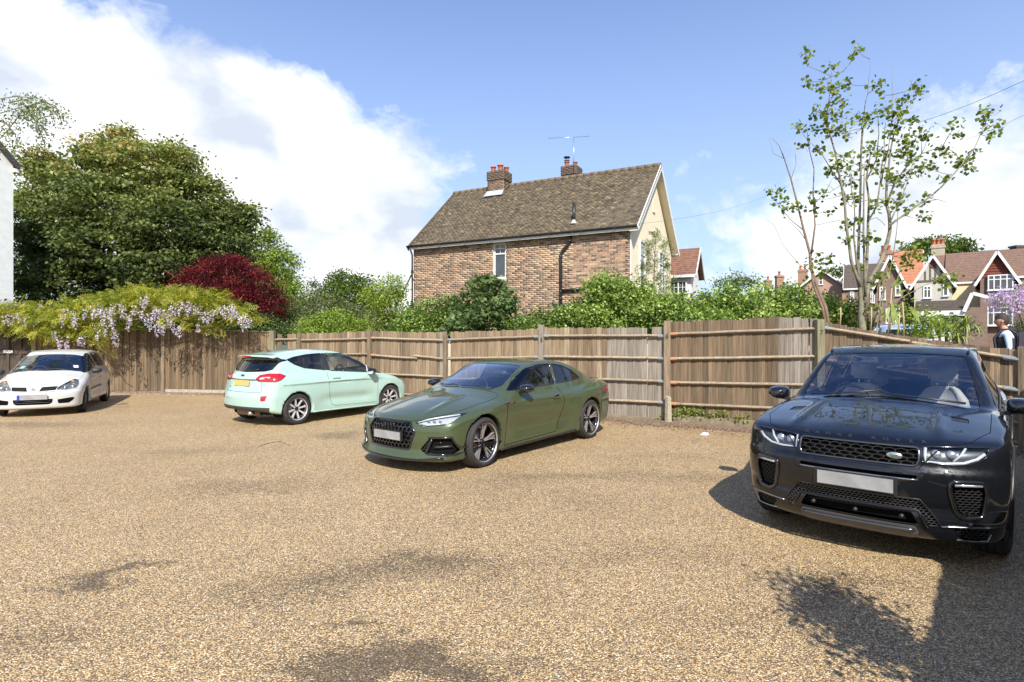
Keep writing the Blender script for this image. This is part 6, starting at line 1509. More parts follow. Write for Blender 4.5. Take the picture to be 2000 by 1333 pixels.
    q = outline(B, 'front', [(-.80, .215), (-.5, .185), (0, .178), (.5, .185), (.80, .215)], 1, .05, .010, False); MB().tube(q, .013, 6).build('front_splitter', GLOSSBLK, root)
    plate(root, B, 0, .462, True, PLATE_W, x=.875, border=TRIM); MB().box((.872, 0, .462), (.02, .55, .13)).build('plate_holder', TRIM, root)
    MB().box((B.above(-3.72, 0).x, 0, B.above(-3.72, 0).z+.006), (.08, 1.0, .012)).build('boot_spoiler', GLOSSBLK, root)
    arch_liners(root, D, .90); under_tray(root, D, .58, .18)
    for xa, st in ((0, .05), (-D['wb'], 0)):
        for sg in (-1, 1): wheel(root, xa, sg*.79, .333, .265, .254, sg, 'twin5', mat('machined', (.46, .43, .41), rough=.35, metal=.6), st, GLOSSBLK)
    interior(root, B, -.92, .90, -.34, FABRIC, None, -1.65, .46, -2.45, 1.26, .24)
    wiper(root, B, [(-.60, .52), (-.585, .25), (-.57, -.05)]); wiper(root, B, [(-.60, -.15), (-.60, -.4), (-.67, -.60)])
    p = B.above(-1.34, 0); MB().box((p.x-.03, 0, p.z-.07), (.09, .16, .06)).build('camera_housing', TRIM, root); MB().box((p.x-.10, 0, p.z-.13), (.02, .24, .06)).build('interior_mirror', REFLECT, root)
    return root

TL_PTS = [(-2.276, .932), (-2.20, .995), (-2.06, 1.024), (-1.84, 1.026), (-1.726, .976), (-1.80, .905), (-1.90, .865), (-2.219, .868), (-2.254, .90)]
# ================================================================== mint hatchback, seen from behind
def build_fiesta():
    D = dict(wb=2.493, h=1.49, arch_z=.315, arch_r=.340, arch_in=.82, x_roof=-1.5, z_belt=.96, tumble=.42, bow_f=.30, bow_r=.20, bow_p=2.2, camber=.12, camber2=.10, k_t=.08, k_c=.11, k_r=.07, k_b=.05, top_bow=.12,
        nose=[(.0, .68), (.2, .76), (.35, .80), (.5, .80), (.62, .77), (.70, .72), (.78, .60), (1.2, .3)],
        top=[(1.1, .48), (.85, .62), (.75, .685), (.6, .76), (.4, .84), (.1, .93), (-.15, .99), (-.4, 1.03), (-.8, .98), (-1.2, .90), (-1.8, .95), (-2.4, 1.04), (-2.8, 1.06), (-3.05, 1.05), (-3.3, 1.0)],
        tail=[(.0, -3.0), (.2, -3.12), (.36, -3.215), (.55, -3.225), (.66, -3.19), (.75, -3.165), (.95, -3.13), (1.05, -3.09), (1.3, -2.95)],
        plan=[(1.0, .76), (.7, .81), (.3, .845), (0, .862), (-.6, .86), (-1.4, .862), (-2.2, .868), (-2.6, .865), (-3.0, .83), (-3.4, .74)],
        sec=[(.0, .93), (.2, .965), (.4, .985), (.58, 1.0), (.75, .995), (.90, .98), (1.0, .93), (1.1, .87), (1.4, .78)],
        bot=[(1.0, .20), (.3, .19), (-2.6, .20), (-2.9, .25), (-3.3, .34)],
        flares=[(0, .38, .44, .016), (-2.493, .38, .46, .022)], crease=(.88, .010, .03, -.03), scoop=(.42, .028, .10, -.02, -2.0, -.45),
        roof=[(.6, .56), (.1, .83), (-.12, .95), (-.25, 1.02), (-.5, 1.155), (-.8, 1.295), (-1.05, 1.385), (-1.3, 1.44), (-1.6, 1.475), (-1.9, 1.482), (-2.3, 1.462), (-2.7, 1.415), (-3.0, 1.365), (-3.3, 1.3)],
        glass_w=[(.6, .60), (-.1, .76), (-1.0, .81), (-2.0, .82), (-2.6, .80), (-3.2, .74)], rear2=[(.85, -3.12), (1.02, -3.085), (1.2, -2.985), (1.3, -2.93), (1.36, -2.99), (1.5, -2.98)], bow_r2=.20, ws_bow=.20, k_r2=.05)
    B = Body(D); P_ = paint('paint_mint', (.385, .555, .485), .0, .32)
    ws = rounded([(-.30, -.66), (-.20, 0), (-.30, .66), (-.45, .72), (-.75, .64), (-1.12, .54), (-1.12, -.54), (-.75, -.64), (-.45, -.72)], .05)
    g1 = rounded([(-.24, .905), (-.56, 1.13), (-.86, 1.29), (-1.15, 1.375), (-1.70, 1.395), (-1.665, 1.025), (-.66, .945)], .025)
    g2 = rounded([(-1.765, 1.040), (-1.795, 1.395), (-2.15, 1.378), (-2.45, 1.335), (-2.625, 1.285), (-2.48, 1.185), (-2.28, 1.105)], .03)
    rw = rounded([(-.60, 1.345), (.60, 1.345), (.68, 1.27), (.62, 1.09), (.50, 1.058), (0, 1.04), (-.50, 1.058), (-.62, 1.09), (-.68, 1.27)], .03)
    hl = rounded([(.42, .63), (.50, .70), (.80, .77), (.80, .66), (.55, .60)], .02)
    gr = rounded([(-.40, .55), (.40, .55), (.46, .42), (.38, .30), (-.38, .30), (-.46, .42)], .03)
    pil = [(-1.705, 1.392), (-1.79, 1.392), (-1.762, 1.042), (-1.67, 1.03)]
    TLA = rounded(TL_PTS, .012)
    tls = rounded([(-2.67, .968), (-2.80, 1.005), (-3.2, 1.005), (-3.2, .865), (-2.88, .868)], .02)
    tlb = rounded([(.40, .918), (.50, .975), (.62, 1.01), (.95, 1.01), (.95, .86), (.55, .868)], .015)
    diff = rounded([(-.78, .385), (.78, .385), (.72, .24), (-.72, .24)], .03)
    refl = rounded([(.60, .60), (.735, .61), (.70, .51), (.60, .505)], .015)
    pt_ = [('ws', 'top', ws, 1, .93), ('rw', 'back', rw, 1)]+both('g1', 'side', g1)+both('g2', 'side', g2)+both('hl', 'front', hl)+[('gr', 'front', gr, 1), ('diff', 'back', diff, 1)]+[('tl:r', ('ang', -2.2), TLA, 1, 2.0), ('tl:l', ('ang', 2.2), mirror_poly(TLA), 1, 2.0)]+both('rf', 'back', refl)+both('pil', 'side', pil)
    parts = cut_body(B, .028, pt_)
    root = empty('hatchback_car', (-3.56, 13.753, 0), .989, 'mint green hatchback seen from behind with yellow number plate', 'car')
    spec = {'ws': ('windscreen', GL_CLEAR, -.004, .004, 0), 'rw': ('rear_window', GL_DARK, -.004, .003, 0), 'g1': ('side_window', GL_SIDE, -.004, .003, 0), 'g2': ('side_window', GL_DARK, -.004, .003, 0),
            'hl': ('headlight', LENS, 0, .003, 0), 'gr': ('grille_recess', LINER, -.02, 0, 0), 'tl': ('tail_light', REDLENS, .004, .0, .01), 'pil': ('door_pillar', GLOSSBLK, -.002, 0, 0), 'rf': ('rear_reflector', REDLENS, -.001, .002, 0), 'diff': ('lower_bumper', mat('dark_grey_plastic', (.05, .048, .045), rough=.6), -.001, .002, 0)}
    finish_car(root, B, parts, spec, P_)
    for sg in (-1, 1):
        for (key, gi), VF in parts.items():
            if key == ('hl:l' if sg == 1 else 'hl:r'): skin_obj(B, 'lamp_bowl', VF, REFLECT, root, -.030)
        q = outline(B, 'back', [(sg*.48, .925), (sg*.55, .955), (sg*.70, .962), (sg*.70, .938), (sg*.52, .915)], 1, .03, .006)
        if len(q) > 3: b = MB(); b.add(q, [tuple(range(len(q)))]); fix_normals(b.build('reversing_light', mat('lamp_pink', (.75, .60, .60), rough=.15, coat=1), root))
        for pl in (g1, g2): MB().tube(outline(B, 'side', pl, sg, .05, -.001), .006, 5, True).build('window_frame', TRIM, root)
        q = outline(B, 'side', [(-.24, .90), (-.5, .922), (-.665, .938)], sg, .05, -.001, False)
        seam(B, 'side', [(-.36, .92), (-.40, .60), (-.38, .26), (-1.58, .29), (-1.66, .33), (-1.74, .60), (-1.77, 1.0)], sg, root, m=mat('shut_grey', (.10, .14, .12), rough=.9), r=.0045)
        MB().tube(outline(B, 'back', [(sg*.735, 1.25), (sg*.60, 1.05), (sg*.55, .97)], 1, .04, -.002, False), .004, 5).build('shut_line', mat('shut_grey'), root)
        MB().tube(outline(B, 'back', [(sg*.55, .865), (sg*.58, .72), (sg*.56, .668), (sg*.3, .665), (0, .663)], 1, .04, -.001, False), .0055, 5).build('shut_line', mat('shut_grey'), root)
        p = B.side(-1.55, .875, sg, .014); b = MB(); b.prism([(-1.66, .862), (-1.48, .862), (-1.455, .876), (-1.48, .892), (-1.66, .892)], p.y-.012, p.y+.010, 'y'); bevel(fix_normals(b.build('door_handle', P_, root)), .005)
        mirror_unit(root, -.62, sg*.80, .915, sg, GLOSSBLK, TRIM, .18, .14, .14, .05)
        # black mirror casing behind
        q = outline(B, 'side', [(-.36, .20), (-2.14, .22)], sg, .1, .002, False); MB().tube(q, .018, 6).build('side_sill', P_, root)
        # small front wing window
        MB().tube(outline(B, 'side', [(-.665, .945), (-.60, 1.13)], sg, .05, .0, False), .012, 6).build('quarter_bar', SILVER if sg < 0 else TRIM, root)
    q = outline(B, 'back', [(-.50, .905), (-.3, .90), (0, .895), (.3, .90), (.50, .905)], 1, .05, .004, False); MB().tube(q, .010, 6).build('number_plate_lamp_strip', TRIM, root)
    p = B.back(0, .975, .004); b = MB(); b.lathe([(0, -.006), (1, 0), (1.1, .006)], 20, Matrix.Translation(p) @ Matrix.Rotation(R(90), 4, 'Y') @ Matrix.Diagonal((.024, .058, 1, 1))); bo = b.build('oval_badge', mat('badge_blue', (.03, .06, .20), rough=.2, metal=.4), root)
    MB().tube([p+Vector((-.004, .058*math.cos(a), .024*math.sin(a))) for a in np.linspace(0, 2*math.pi, 25)[:-1]], .003, 5, True).build('badge_rim', CHROME, bo)
    plate(root, B, -.02, .835, False, PLATE_Y, .50, .115)
    b = MB(); q = B.back(.42, .755, .003); 
    if q:
        for k in range(5): b.box((q.x-.003, .44-.03*k, .752), (.003, .018, .026))
        b.build('model_lettering', CHROME, root)
    MB().box((-3.045, 0, 1.352), (.05, .22, .022)).build('high_brake_light', REDLENS, root)
    b = MB(); q = [B.back(y, 1.36+.02*(1-(y/.6)**2)) for y in np.linspace(-.62, .62, 9)]
    sp_ = MB(); V = []
    for y in np.linspace(-.60, .60, 13): x0_ = -2.84+.16*(y/.60)**2; zt_ = B.above(x0_, y); zt_ = zt_.z if zt_ else 1.37; V += [(x0_, y, zt_+.003), (x0_-.20, y, zt_-.030), (x0_-.19, y, zt_-.055), (x0_-.02, y, zt_-.03)]
    sp_.add(V, [(4*i+a, 4*i+(a+1) % 4, 4*i+4+(a+1) % 4, 4*i+4+a) for i in range(12) for a in range(4)]+[(0, 1, 2, 3), (51, 50, 49, 48)], True); bevel(fix_normals(sp_.build('roof_spoiler', P_, root)), .006)
    MB().tube([B.back(-.02, 1.065, .01), B.back(-.25, 1.085, .012), B.back(-.36, 1.10, .01)], .011, 6).build('rear_wiper', TRIM, root)
    b = MB(); p = B.above(-2.55, -.0); b.tube([p, p+Vector((-.20, 0, .20))], [.008, .003], 6); b.tube([p+Vector((.03, 0, -.005)), p+Vector((-.04, 0, .008))], .018, 6); b.build('aerial', TRIM, root)
    b = MB(); b.tube([(-3.10, -.33, .27), (-3.21, -.33, .265)], .035, 10); b.build('exhaust_pipe', CHROME, root)
    b = MB(); b.tube([(-2.95, -.30, .26), (-2.95, .35, .26)], .09, 10); b.build('silencer', mat('rusty_steel', (.25, .20, .15), rough=.6, metal=.5), root)
    arch_liners(root, D, .85); under_tray(root, D, .55, .22)
    for xa, st in ((0, -.10), (-D['wb'], 0)):
        for sg in (-1, 1): wheel(root, xa, sg*.755, .312, .20, .212, sg, 'multi8', SILVER, st)
    interior(root, B, -.62, .96, -.35, FABRIC, None, -1.35, .54, -2.20, 1.2, .10)
    p = B.above(-1.13, 0); MB().box((p.x-.10, 0, p.z-.10), (.03, .24, .07)).build('interior_mirror', TRIM, root)
    return root

# ================================================================== white hatchback at the left edge
def build_clio():
    D = dict(wb=2.472, h=1.43, arch_z=.295, arch_r=.322, arch_in=.78, x_roof=-1.2, z_belt=.90, tumble=.36, bow_f=.34, bow_r=.22, bow_p=2.1, camber=.16, camber2=.11, k_t=.09, k_c=.11, k_r=.08, k_b=.05, top_bow=.10,
        nose=[(.0, .60), (.14, .70), (.20, .74), (.30, .755), (.45, .765), (.53, .76), (.57, .735), (.66, .70), (.72, .62), (.9, .3), (1.4, 0)],
        top=[(1.0, .46), (.74, .585), (.62, .655), (.45, .735), (.2, .825), (0, .885), (-.2, .935), (-.35, .955), (-.7, .92), (-1.1, .87), (-1.8, .92), (-2.5, .97), (-2.9, .97), (-3.1, .93)],
        tail=[(.0, -2.92), (.2, -3.0), (.4, -3.05), (.6, -3.05), (.75, -3.0), (.95, -2.96), (1.3, -2.85)],
        plan=[(1.0, .72), (.6, .775), (.3, .80), (0, .815), (-.6, .815), (-1.4, .82), (-2.2, .82), (-2.7, .80), (-3.2, .70)],
        sec=[(.0, .94), (.2, .97), (.4, .99), (.55, 1.0), (.72, .99), (.85, .965), (.95, .92), (1.1, .85), (1.4, .75)],
        bot=[(1.0, .20), (.6, .17), (.3, .19), (-2.6, .20), (-3.0, .28)],
        flares=[(0, .36, .42, .020), (-2.472, .36, .42, .022)], scoop=(.42, .015, .12, 0, -2.0, -.4),
        roof=[(.6, .50), (.1, .76), (-.15, .90), (-.32, .985), (-.6, 1.14), (-.85, 1.265), (-1.0, 1.325), (-1.25, 1.39), (-1.6, 1.425), (-1.9, 1.425), (-2.3, 1.40), (-2.65, 1.34), (-2.9, 1.26), (-3.2, 1.1)],
        glass_w=[(.6, .60), (-.1, .73), (-1.0, .765), (-2.0, .77), (-2.5, .745), (-3.0, .68)], rear2=[(.85, -2.97), (1.02, -2.93), (1.25, -2.84), (1.4, -2.78)], bow_r2=.18, ws_bow=.20)
    B = Body(D); P_ = paint('paint_white', (.56, .56, .53), .0, .32)
    ws = rounded([(-.34, -.64), (-.22, 0), (-.34, .64), (-.42, .66), (-.70, .58), (-.98, .515), (-.98, -.515), (-.70, -.58), (-.42, -.66)], .04)
    g1 = rounded([(-.30, .885), (-.58, 1.10), (-.86, 1.29), (-1.20, 1.335), (-1.34, 1.005)], .03)
    g2 = rounded([(-1.44, 1.005), (-1.30, 1.335), (-1.75, 1.345), (-2.10, 1.29), (-2.32, 1.10), (-2.22, .985)], .05)
    rw = rounded([(-.52, 1.27), (.52, 1.27), (.58, 1.05), (-.58, 1.05)], .05)
    hl = rounded([(.385, .575), (.40, .62), (.50, .705), (.60, .775), (.68, .76), (.735, .66), (.72, .595), (.55, .565)], .025)
    gl_ = rounded([(.135, .640), (.40, .648), (.375, .568), (.10, .555)], .012)
    lg = rounded([(-.345, .385), (.345, .385), (.33, .30), (.28, .268), (-.28, .268), (-.33, .30)], .02)
    fg = rounded([(.415, .365), (.66, .40), (.70, .385), (.66, .315), (.60, .275), (.43, .275)], .02)
    hood = [(.70, -.35), (.74, 0), (.70, .35), (.62, .45), (.42, .62), (.1, .70), (-.30, .70), (-.33, 0), (-.30, -.70), (.1, -.70), (.42, -.62), (.62, -.45)]
    tl = rounded([(.60, 1.0), (.80, 1.0), (.80, .72), (.64, .72)], .03)
    pt_ = [('ws', 'top', ws, 1, .88), ('rw', 'back', rw, 1)]+both('g1', 'side', g1)+both('g2', 'side', g2)+both('hl', 'front', hl)+both('gr', 'front', gl_)+[('lg', 'front', lg, 1)]+both('fg', 'front', fg)+both('tl', 'back', tl)
    parts = cut_body(B, .028, pt_)
    root = empty('hatchback_car', (-10.638, 12.896, 0), -1.12, 'white hatchback at the left edge in front of the panelled gate', 'car')
    DKP = mat('dark_grey_plastic')
    spec = {'ws': ('windscreen', GL_CLEAR, -.004, .004, 0), 'rw': ('rear_window', GL_DARK, -.004, .003, 0), 'g1': ('side_window', GL_SIDE, -.004, .003, 0), 'g2': ('side_window', GL_SIDE, -.004, .003, 0),
            'hl': ('headlight', LENS, 0, .003, 0), 'gr': ('grille_recess', LINER, -.02, 0, 0), 'lg': ('lower_grille', LINER, -.02, 0, 0), 'fg': ('fog_recess', LINER, -.015, 0, 0), 'tl': ('tail_light', REDLENS, 0, .002, 0)}
    finish_car(root, B, parts, spec, P_)
    for sg in (-1, 1):
        for (key, gi), VF in parts.items():
            if key == ('hl:l' if sg == 1 else 'hl:r'): skin_obj(B, 'lamp_bowl', VF, mat('lamp_grey', (.30, .31, .31), rough=.3, metal=.5), root, -.035)
        F = lambda y, z, o=-.02: B.front(sg*y, z, o)
        for yy, zz_, rr_ in ((.62, .655, .055), (.50, .625, .045)):
            p = F(yy, zz_); b = MB(); b.lathe([(0, -.02), (rr_*.6, -.012), (rr_, .012)], 16, Matrix.Translation(p) @ Matrix.Rotation(R(90), 4, 'Y')); b.build('headlamp_reflector', CHROME, root)
        p = F(.60, .735, -.006); MB().box(tuple(p), (.03, .05, .03)).build('indicator_lamp', mat('amber', (.8, .30, .06), rough=.3), root)
        for zz_ in (.585, .605, .625):
            q = outline(B, 'front', [(sg*(.12+.02*(zz_-.58)/.04), zz_), (sg*.385, zz_+.004)], 1, .04, -.010, False); MB().tube(q, .0045, 5).build('grille_slat', DKP, root)
        mirror_unit(root, -.42, sg*.755, .875, sg, DKP, DKP, .20, .125, .15, .06)
        for pl in (g1, g2): MB().tube(outline(B, 'side', pl, sg, .05, -.001), .005, 5, True).build('window_seal', TRIM, root)
        seam(B, 'side', [(-.38, .86), (-.42, .60), (-.36, .26), (-1.40, .27), (-1.50, .50), (-1.43, .95)], sg, root, m=mat('shut_warm', (.2, .19, .17), rough=.9))
        q = outline(B, 'side', [(-.45, .50), (-1.45, .52)], sg, .06, .004, False); MB().tube(q, .028, 6).build('rubbing_strip', mat('strip_grey', (.22, .22, .21), rough=.6), root)
        p = B.side(-1.31, .80, sg, .004); b = MB(); b.lathe([(0, .0), (.03, .0), (.034, -.004)], 14, Matrix.Translation(p) @ Matrix.Rotation(R(-90*sg), 4, 'X')); b.build('door_handle', TRIM, root)
    for zz_ in (.31, .345): q = outline(B, 'front', [(-.32, zz_), (.32, zz_)], 1, .05, -.010, False); MB().tube(q, .006, 5).build('grille_slat', DKP, root)
    seam(B, 'top', hood, 1, root, closed=True, off=-.002, m=mat('shut_warm'))
    seam(B, 'front', [(-.78, .585), (-.40, .545), (.0, .525), (.40, .545), (.78, .585)], 1, root, m=mat('shut_warm'))
    p = B.front(0, .590, .020); b = MB(); dd = [(0, .052), (.038, 0), (0, -.052), (-.038, 0)]; di = [(0, .024), (.016, 0), (0, -.024), (-.016, 0)]
    V = [(p.x, p.y+u, p.z+v) for u, v in dd]+[(p.x+.008, p.y+u*.6, p.z+v*.6) for u, v in dd]+[(p.x, p.y+u, p.z+v) for u, v in di]
    b.add(V, [(i, (i+1) % 4, 4+(i+1) % 4, 4+i) for i in range(4)]+[(4+i, 4+(i+1) % 4, 8+(i+1) % 4, 8+i) for i in range(4)]); fix_normals(b.build('diamond_badge', CHROME, root))
    plate(root, B, 0, .435, True, PLATE_W); x_ = B.front(0, .435).x+.02; MB().box((x_, -.235, .435), (.004, .045, .108)).build('plate_band', mat('plate_blue', (.02, .06, .40), rough=.4), root)
    arch_liners(root, D, .79); under_tray(root, D, .52, .20)
    for xa, st in ((0, .12), (-D['wb'], 0)):
        for sg in (-1, 1): wheel(root, xa, sg*.715, .29, .175, .185, sg, 'cover', SILVER, st)
    interior(root, B, -.66, .88, -.33, FABRIC, None, -1.30, .52, -2.05, 1.14)
    wiper(root, B, [(-.36, -.52), (-.30, -.2), (-.29, .05)]); wiper(root, B, [(-.30, .0), (-.31, .25), (-.36, .50)])
    for (u, v, c) in ((.50, -.50, (.25, .60, .60)), (.50, .50, (.8, .8, .8))):
        p = B.above(-.55, v, .0) if False else B.above(-.50, v, .001); N = Vector(B.normals(np.array([p[:]]))[0]); M = N.to_track_quat('Z', 'Y').to_matrix().to_4x4(); M.translation = p+N*.002
        o = MB().box((0, 0, 0), (.09, .10, .001)).build('windscreen_sticker', mat('sticker_%d' % (v > 0), c, rough=.4), root); o.matrix_local = M
    p = B.above(-1.0, 0); MB().box((p.x-.10, 0, p.z-.12), (.03, .22, .06)).build('interior_mirror', TRIM, root)
    return root
import time as _t
for fn in (build_evoque, build_a5, build_fiesta, build_clio):
    _s = _t.time(); fn(); print(fn.__name__, round(_t.time()-_s, 1), 's')
# ================================================================== vegetation
G_ = np.random.default_rng(21)
def unit(v): return v/np.maximum(np.linalg.norm(v, axis=1), 1e-9)[:, None]
KITE = (np.array([[0, 0, 0], [-.34, .42, .06], [0, 1, -.10], [.34, .42, .06]]), np.array([[0, 1, 2, 3]]))
NARROW = (np.array([[0, 0, 0], [-.17, .4, .03], [0, 1, -.08], [.17, .4, .03]]), np.array([[0, 1, 2, 3]]))
PALM = (np.array([[0, 0, 0], [-.20, .34, .03], [-.58, .40, -.05], [-.14, .55, .04], [0, 1.0, -.12], [.14, .55, .04], [.58, .40, -.05], [.20, .34, .03], [-.42, .02, -.02], [.42, .02, -.02]]),
        np.array([[0, 8, 2, 1], [0, 1, 3, 3], [1, 2, 3, 3], [0, 3, 4, 5], [0, 7, 6, 9], [0, 5, 7, 7], [5, 6, 7, 7]]))
PALM = (np.array([[0, 0, 0], [-.18, .45, .04], [0, 1.0, -.12], [.18, .45, .04], [-.26, .22, .02], [-.66, .62, -.10], [-.12, .48, .05], [.12, .48, .05], [.66, .62, -.10], [.26, .22, .02], [-.55, .02, -.03], [.55, .02, -.03], [-.22, .28, .0], [.22, .28, .0]]),
        np.array([[0, 1, 2, 3], [0, 4, 5, 6], [0, 7, 8, 9], [0, 10, 12, 12], [0, 13, 11, 11]]))
PALM = (PALM[0][:10], PALM[1][:3])
ROUND = (np.array([[0, 0, 0], [-.42, .25, .05], [-.46, .66, -.03], [0, 1, -.10], [.46, .66, -.03], [.42, .25, .05]]), np.array([[0, 1, 2, 3], [0, 3, 4, 5]]))
def _pinn():
    V = []; F = []
    for k in range(5):
        t = .12+.17*k
        for s in (-1, 1): b = len(V); V += [[0, t, 0], [s*.16, t+.02, .02], [s*.34, t+.12, -.04], [s*.15, t+.11, .01]]; F.append([b, b+1, b+2, b+3])
    b = len(V); V += [[0, .88, 0], [-.07, .98, 0], [0, 1.15, -.05], [.07, .98, 0]]; F.append([b, b+1, b+2, b+3]); return np.array(V), np.array(F)
PINN = _pinn()
def leaf_mesh(name, C, size, tint, shape=KITE, up=.5, droop=.0, dirs=None, mat_=None, spread=1.0):
    """one mesh of many real leaves; C centres, size per leaf, tint 0..1 per leaf"""
    n = len(C); size = np.broadcast_to(size, (n,))*G_.uniform(.7, 1.25, n)
    nrm = G_.normal(size=(n, 3))*spread; nrm[:, 2] = np.abs(nrm[:, 2])*.6+up; nrm = unit(nrm)
    v = G_.normal(size=(n, 3)) if dirs is None else dirs+G_.normal(size=(n, 3))*.5
    v[:, 2] -= droop; v = v-nrm*(v*nrm).sum(1)[:, None]; v = unit(v); u = np.cross(v, nrm)
    B_, F_ = shape; k = len(B_)
    V = C[:, None, :]+size[:, None, None]*(B_[None, :, 0, None]*u[:, None, :]+B_[None, :, 1, None]*v[:, None, :]+B_[None, :, 2, None]*nrm[:, None, :])
    F = (F_[None]+(np.arange(n)*k)[:, None, None]).reshape(-1, 4)
    return mesh_from(name, V.reshape(-1, 3), F, [mat_], attr=np.repeat(np.clip(tint, 0, 1), k))
def lobe_px(x, y, Y, r, ry=None, rd=None, dY=0.0):
    c = px(x, y, Y+dY); s = (Y+dY)/FPX; return (c.x, c.y, c.z, r*s, (rd or r)*s, (ry or r)*s)
def clumps(lobes, per_m2, shell=(.62, 1.02), top=0.0, zmin=.2):
    C = []; I = []
    for li, (x, y, z, rx, ry, rz) in enumerate(lobes):
        n = int(per_m2*4*math.pi*((rx*ry+rx*rz+ry*rz)/3)); d = unit(G_.normal(size=(n, 3))); d[:, 2] = np.where(d[:, 2] < -.5, -d[:, 2], d[:, 2]) if top else d[:, 2]
        r = G_.uniform(shell[0], shell[1], n)**.7; r = np.clip(r+.08*np.sin(d[:, 0]*7+li)*np.cos(d[:, 2]*6+li*2), .1, 1.15)
        C.append(np.stack([x+d[:, 0]*rx*r, y+d[:, 1]*ry*r, z+d[:, 2]*rz*r], 1)); I.append(np.full(n, li))
    C = np.concatenate(C); I = np.concatenate(I); k = C[:, 2] > zmin; return C[k], I[k]
def foliage(name, lobes, per_m2, leaves, cr, size, m, parent, shape=KITE, up=.5, droop=.3, flat=.55, tintf=None, tint=(.2, .8), shell=(.55, 1.02), zmin=.2, kind='stuff', front=None, spread=1.0):
    C, I = clumps(lobes, per_m2, shell, zmin=zmin)
    if front is not None: k = (C[:, 1] < front) | (G_.random(len(C)) < .35); C = C[k]; I = I[k]
    n = len(C); L_ = np.repeat(C, leaves, 0)+G_.normal(size=(n*leaves, 3))*np.array([cr, cr, cr*flat])
    ct = np.repeat(G_.uniform(tint[0], tint[1], n), leaves)+G_.uniform(-.16, .16, n*leaves)
    if tintf is not None: ct = tintf(L_, ct)
    k = L_[:, 2] > zmin*.5; L_ = L_[k]; ct = ct[k]
    o = obj(name, leaf_mesh(name, L_, size, ct, shape, up, droop, None, m, spread), parent)
    if kind: o['kind'] = kind
    return o
BARK = mat('bark_grey', (.21, .17, .125), (.11, .09, .065), 9, .9, bump=.01, detail=7); BARK2 = mat('bark_pale', (.27, .24, .16), (.14, .13, .085), 11, .85, bump=.006, detail=7); TWIG = mat('twig_brown', (.24, .18, .12), (.14, .11, .08), 12, .85)
def limb(m_, p, q, r0, r1, n=5, wob=.06, seed=0):
    r = random.Random(seed); p = Vector(p); q = Vector(q); L_ = (q-p).length; pts = []; rad = []
    for i in range(n+1): t = i/n; e = Vector((r.uniform(-1, 1), r.uniform(-1, 1), r.uniform(-.5, .5)))*wob*L_*.3*math.sin(math.pi*t); pts.append(p.lerp(q, t)+e); rad.append(r0+(r1-r0)*t)
    m_.tube(pts, rad, 7 if r0 > .03 else 5); return pts
def tree(name, label, base, lobes, trunk_r, bark=BARK, cat='tree', group=None, n_limbs=None):
    t = empty(name, (0, 0, 0), 0, label, cat, group); m_ = MB(); b = Vector(base); top = Vector((b.x, b.y, max(1.2, min(l[2]-l[5]*.4 for l in lobes)*.8))); limb(m_, b, top, trunk_r, trunk_r*.75, 5, .04, 1)
    ls = lobes if n_limbs is None else lobes[:n_limbs]
    for i, l in enumerate(ls): limb(m_, top, (l[0], l[1], l[2]), trunk_r*.5, trunk_r*.12, 6, .15, i+3)
    m_.build('trunk', bark, t); return t
def gr(*c): return tuple(c)
L_SYC = leaf_mat('leaf_sycamore', [(0, (.045, .062, .024)), (.35, (.14, .18, .052)), (.6, (.26, .29, .082)), (.8, (.40, .34, .11)), (1, (.52, .32, .14))], .3)
L_RED = leaf_mat('leaf_maple_red', [(0, (.040, .005, .008)), (.5, (.125, .012, .018)), (.85, (.22, .025, .03)), (1, (.32, .06, .05))], .35)
L_OAK = leaf_mat('leaf_oak', [(0, (.055, .085, .015)), (.5, (.13, .19, .03)), (1, (.26, .33, .06))], .4)
L_DARK = leaf_mat('leaf_dark', [(0, (.025, .04, .012)), (.5, (.075, .12, .03)), (1, (.17, .22, .06))], .3)
L_LIME = leaf_mat('leaf_lime', [(0, (.10, .15, .02)), (.5, (.21, .29, .045)), (1, (.38, .46, .10))], .4)
L_HEDGE = leaf_mat('leaf_hedge', [(0, (.045, .070, .016)), (.45, (.155, .235, .045)), (.8, (.32, .43, .09)), (1, (.56, .62, .20))], .35)
L_WIST = leaf_mat('leaf_wisteria', [(0, (.08, .11, .015)), (.4, (.25, .29, .04)), (.75, (.46, .44, .075)), (1, (.62, .56, .14))], .4)
L_YG = leaf_mat('leaf_yellowgreen', [(0, (0.078, 0.143, 0.019)), (.5, (0.195, 0.273, 0.039)), (1, (0.364, 0.429, 0.078))], .4)
L_OLIVE = leaf_mat('leaf_olive', [(0, (0.043, 0.076, 0.020)), (.5, (0.111, 0.145, 0.043)), (1, (0.221, 0.221, 0.076))], .25)
L_BIRCH = leaf_mat('leaf_birch', [(0, (0.053, 0.105, 0.022)), (.6, (0.150, 0.225, 0.045)), (1, (0.300, 0.255, 0.090))], .4)
L_LILAC = leaf_mat('petal_lilac', [(0, (.44, .38, .50)), (.5, (.66, .60, .70)), (1, (.88, .85, .88))], .4)
L_PURP = leaf_mat('petal_purple', [(0, (.34, .22, .40)), (.5, (.58, .44, .60)), (1, (.80, .70, .78))], .4)
L_CATK = leaf_mat('flower_catkin', [(0, (.24, .24, .05)), (1, (.42, .40, .11))], .4)

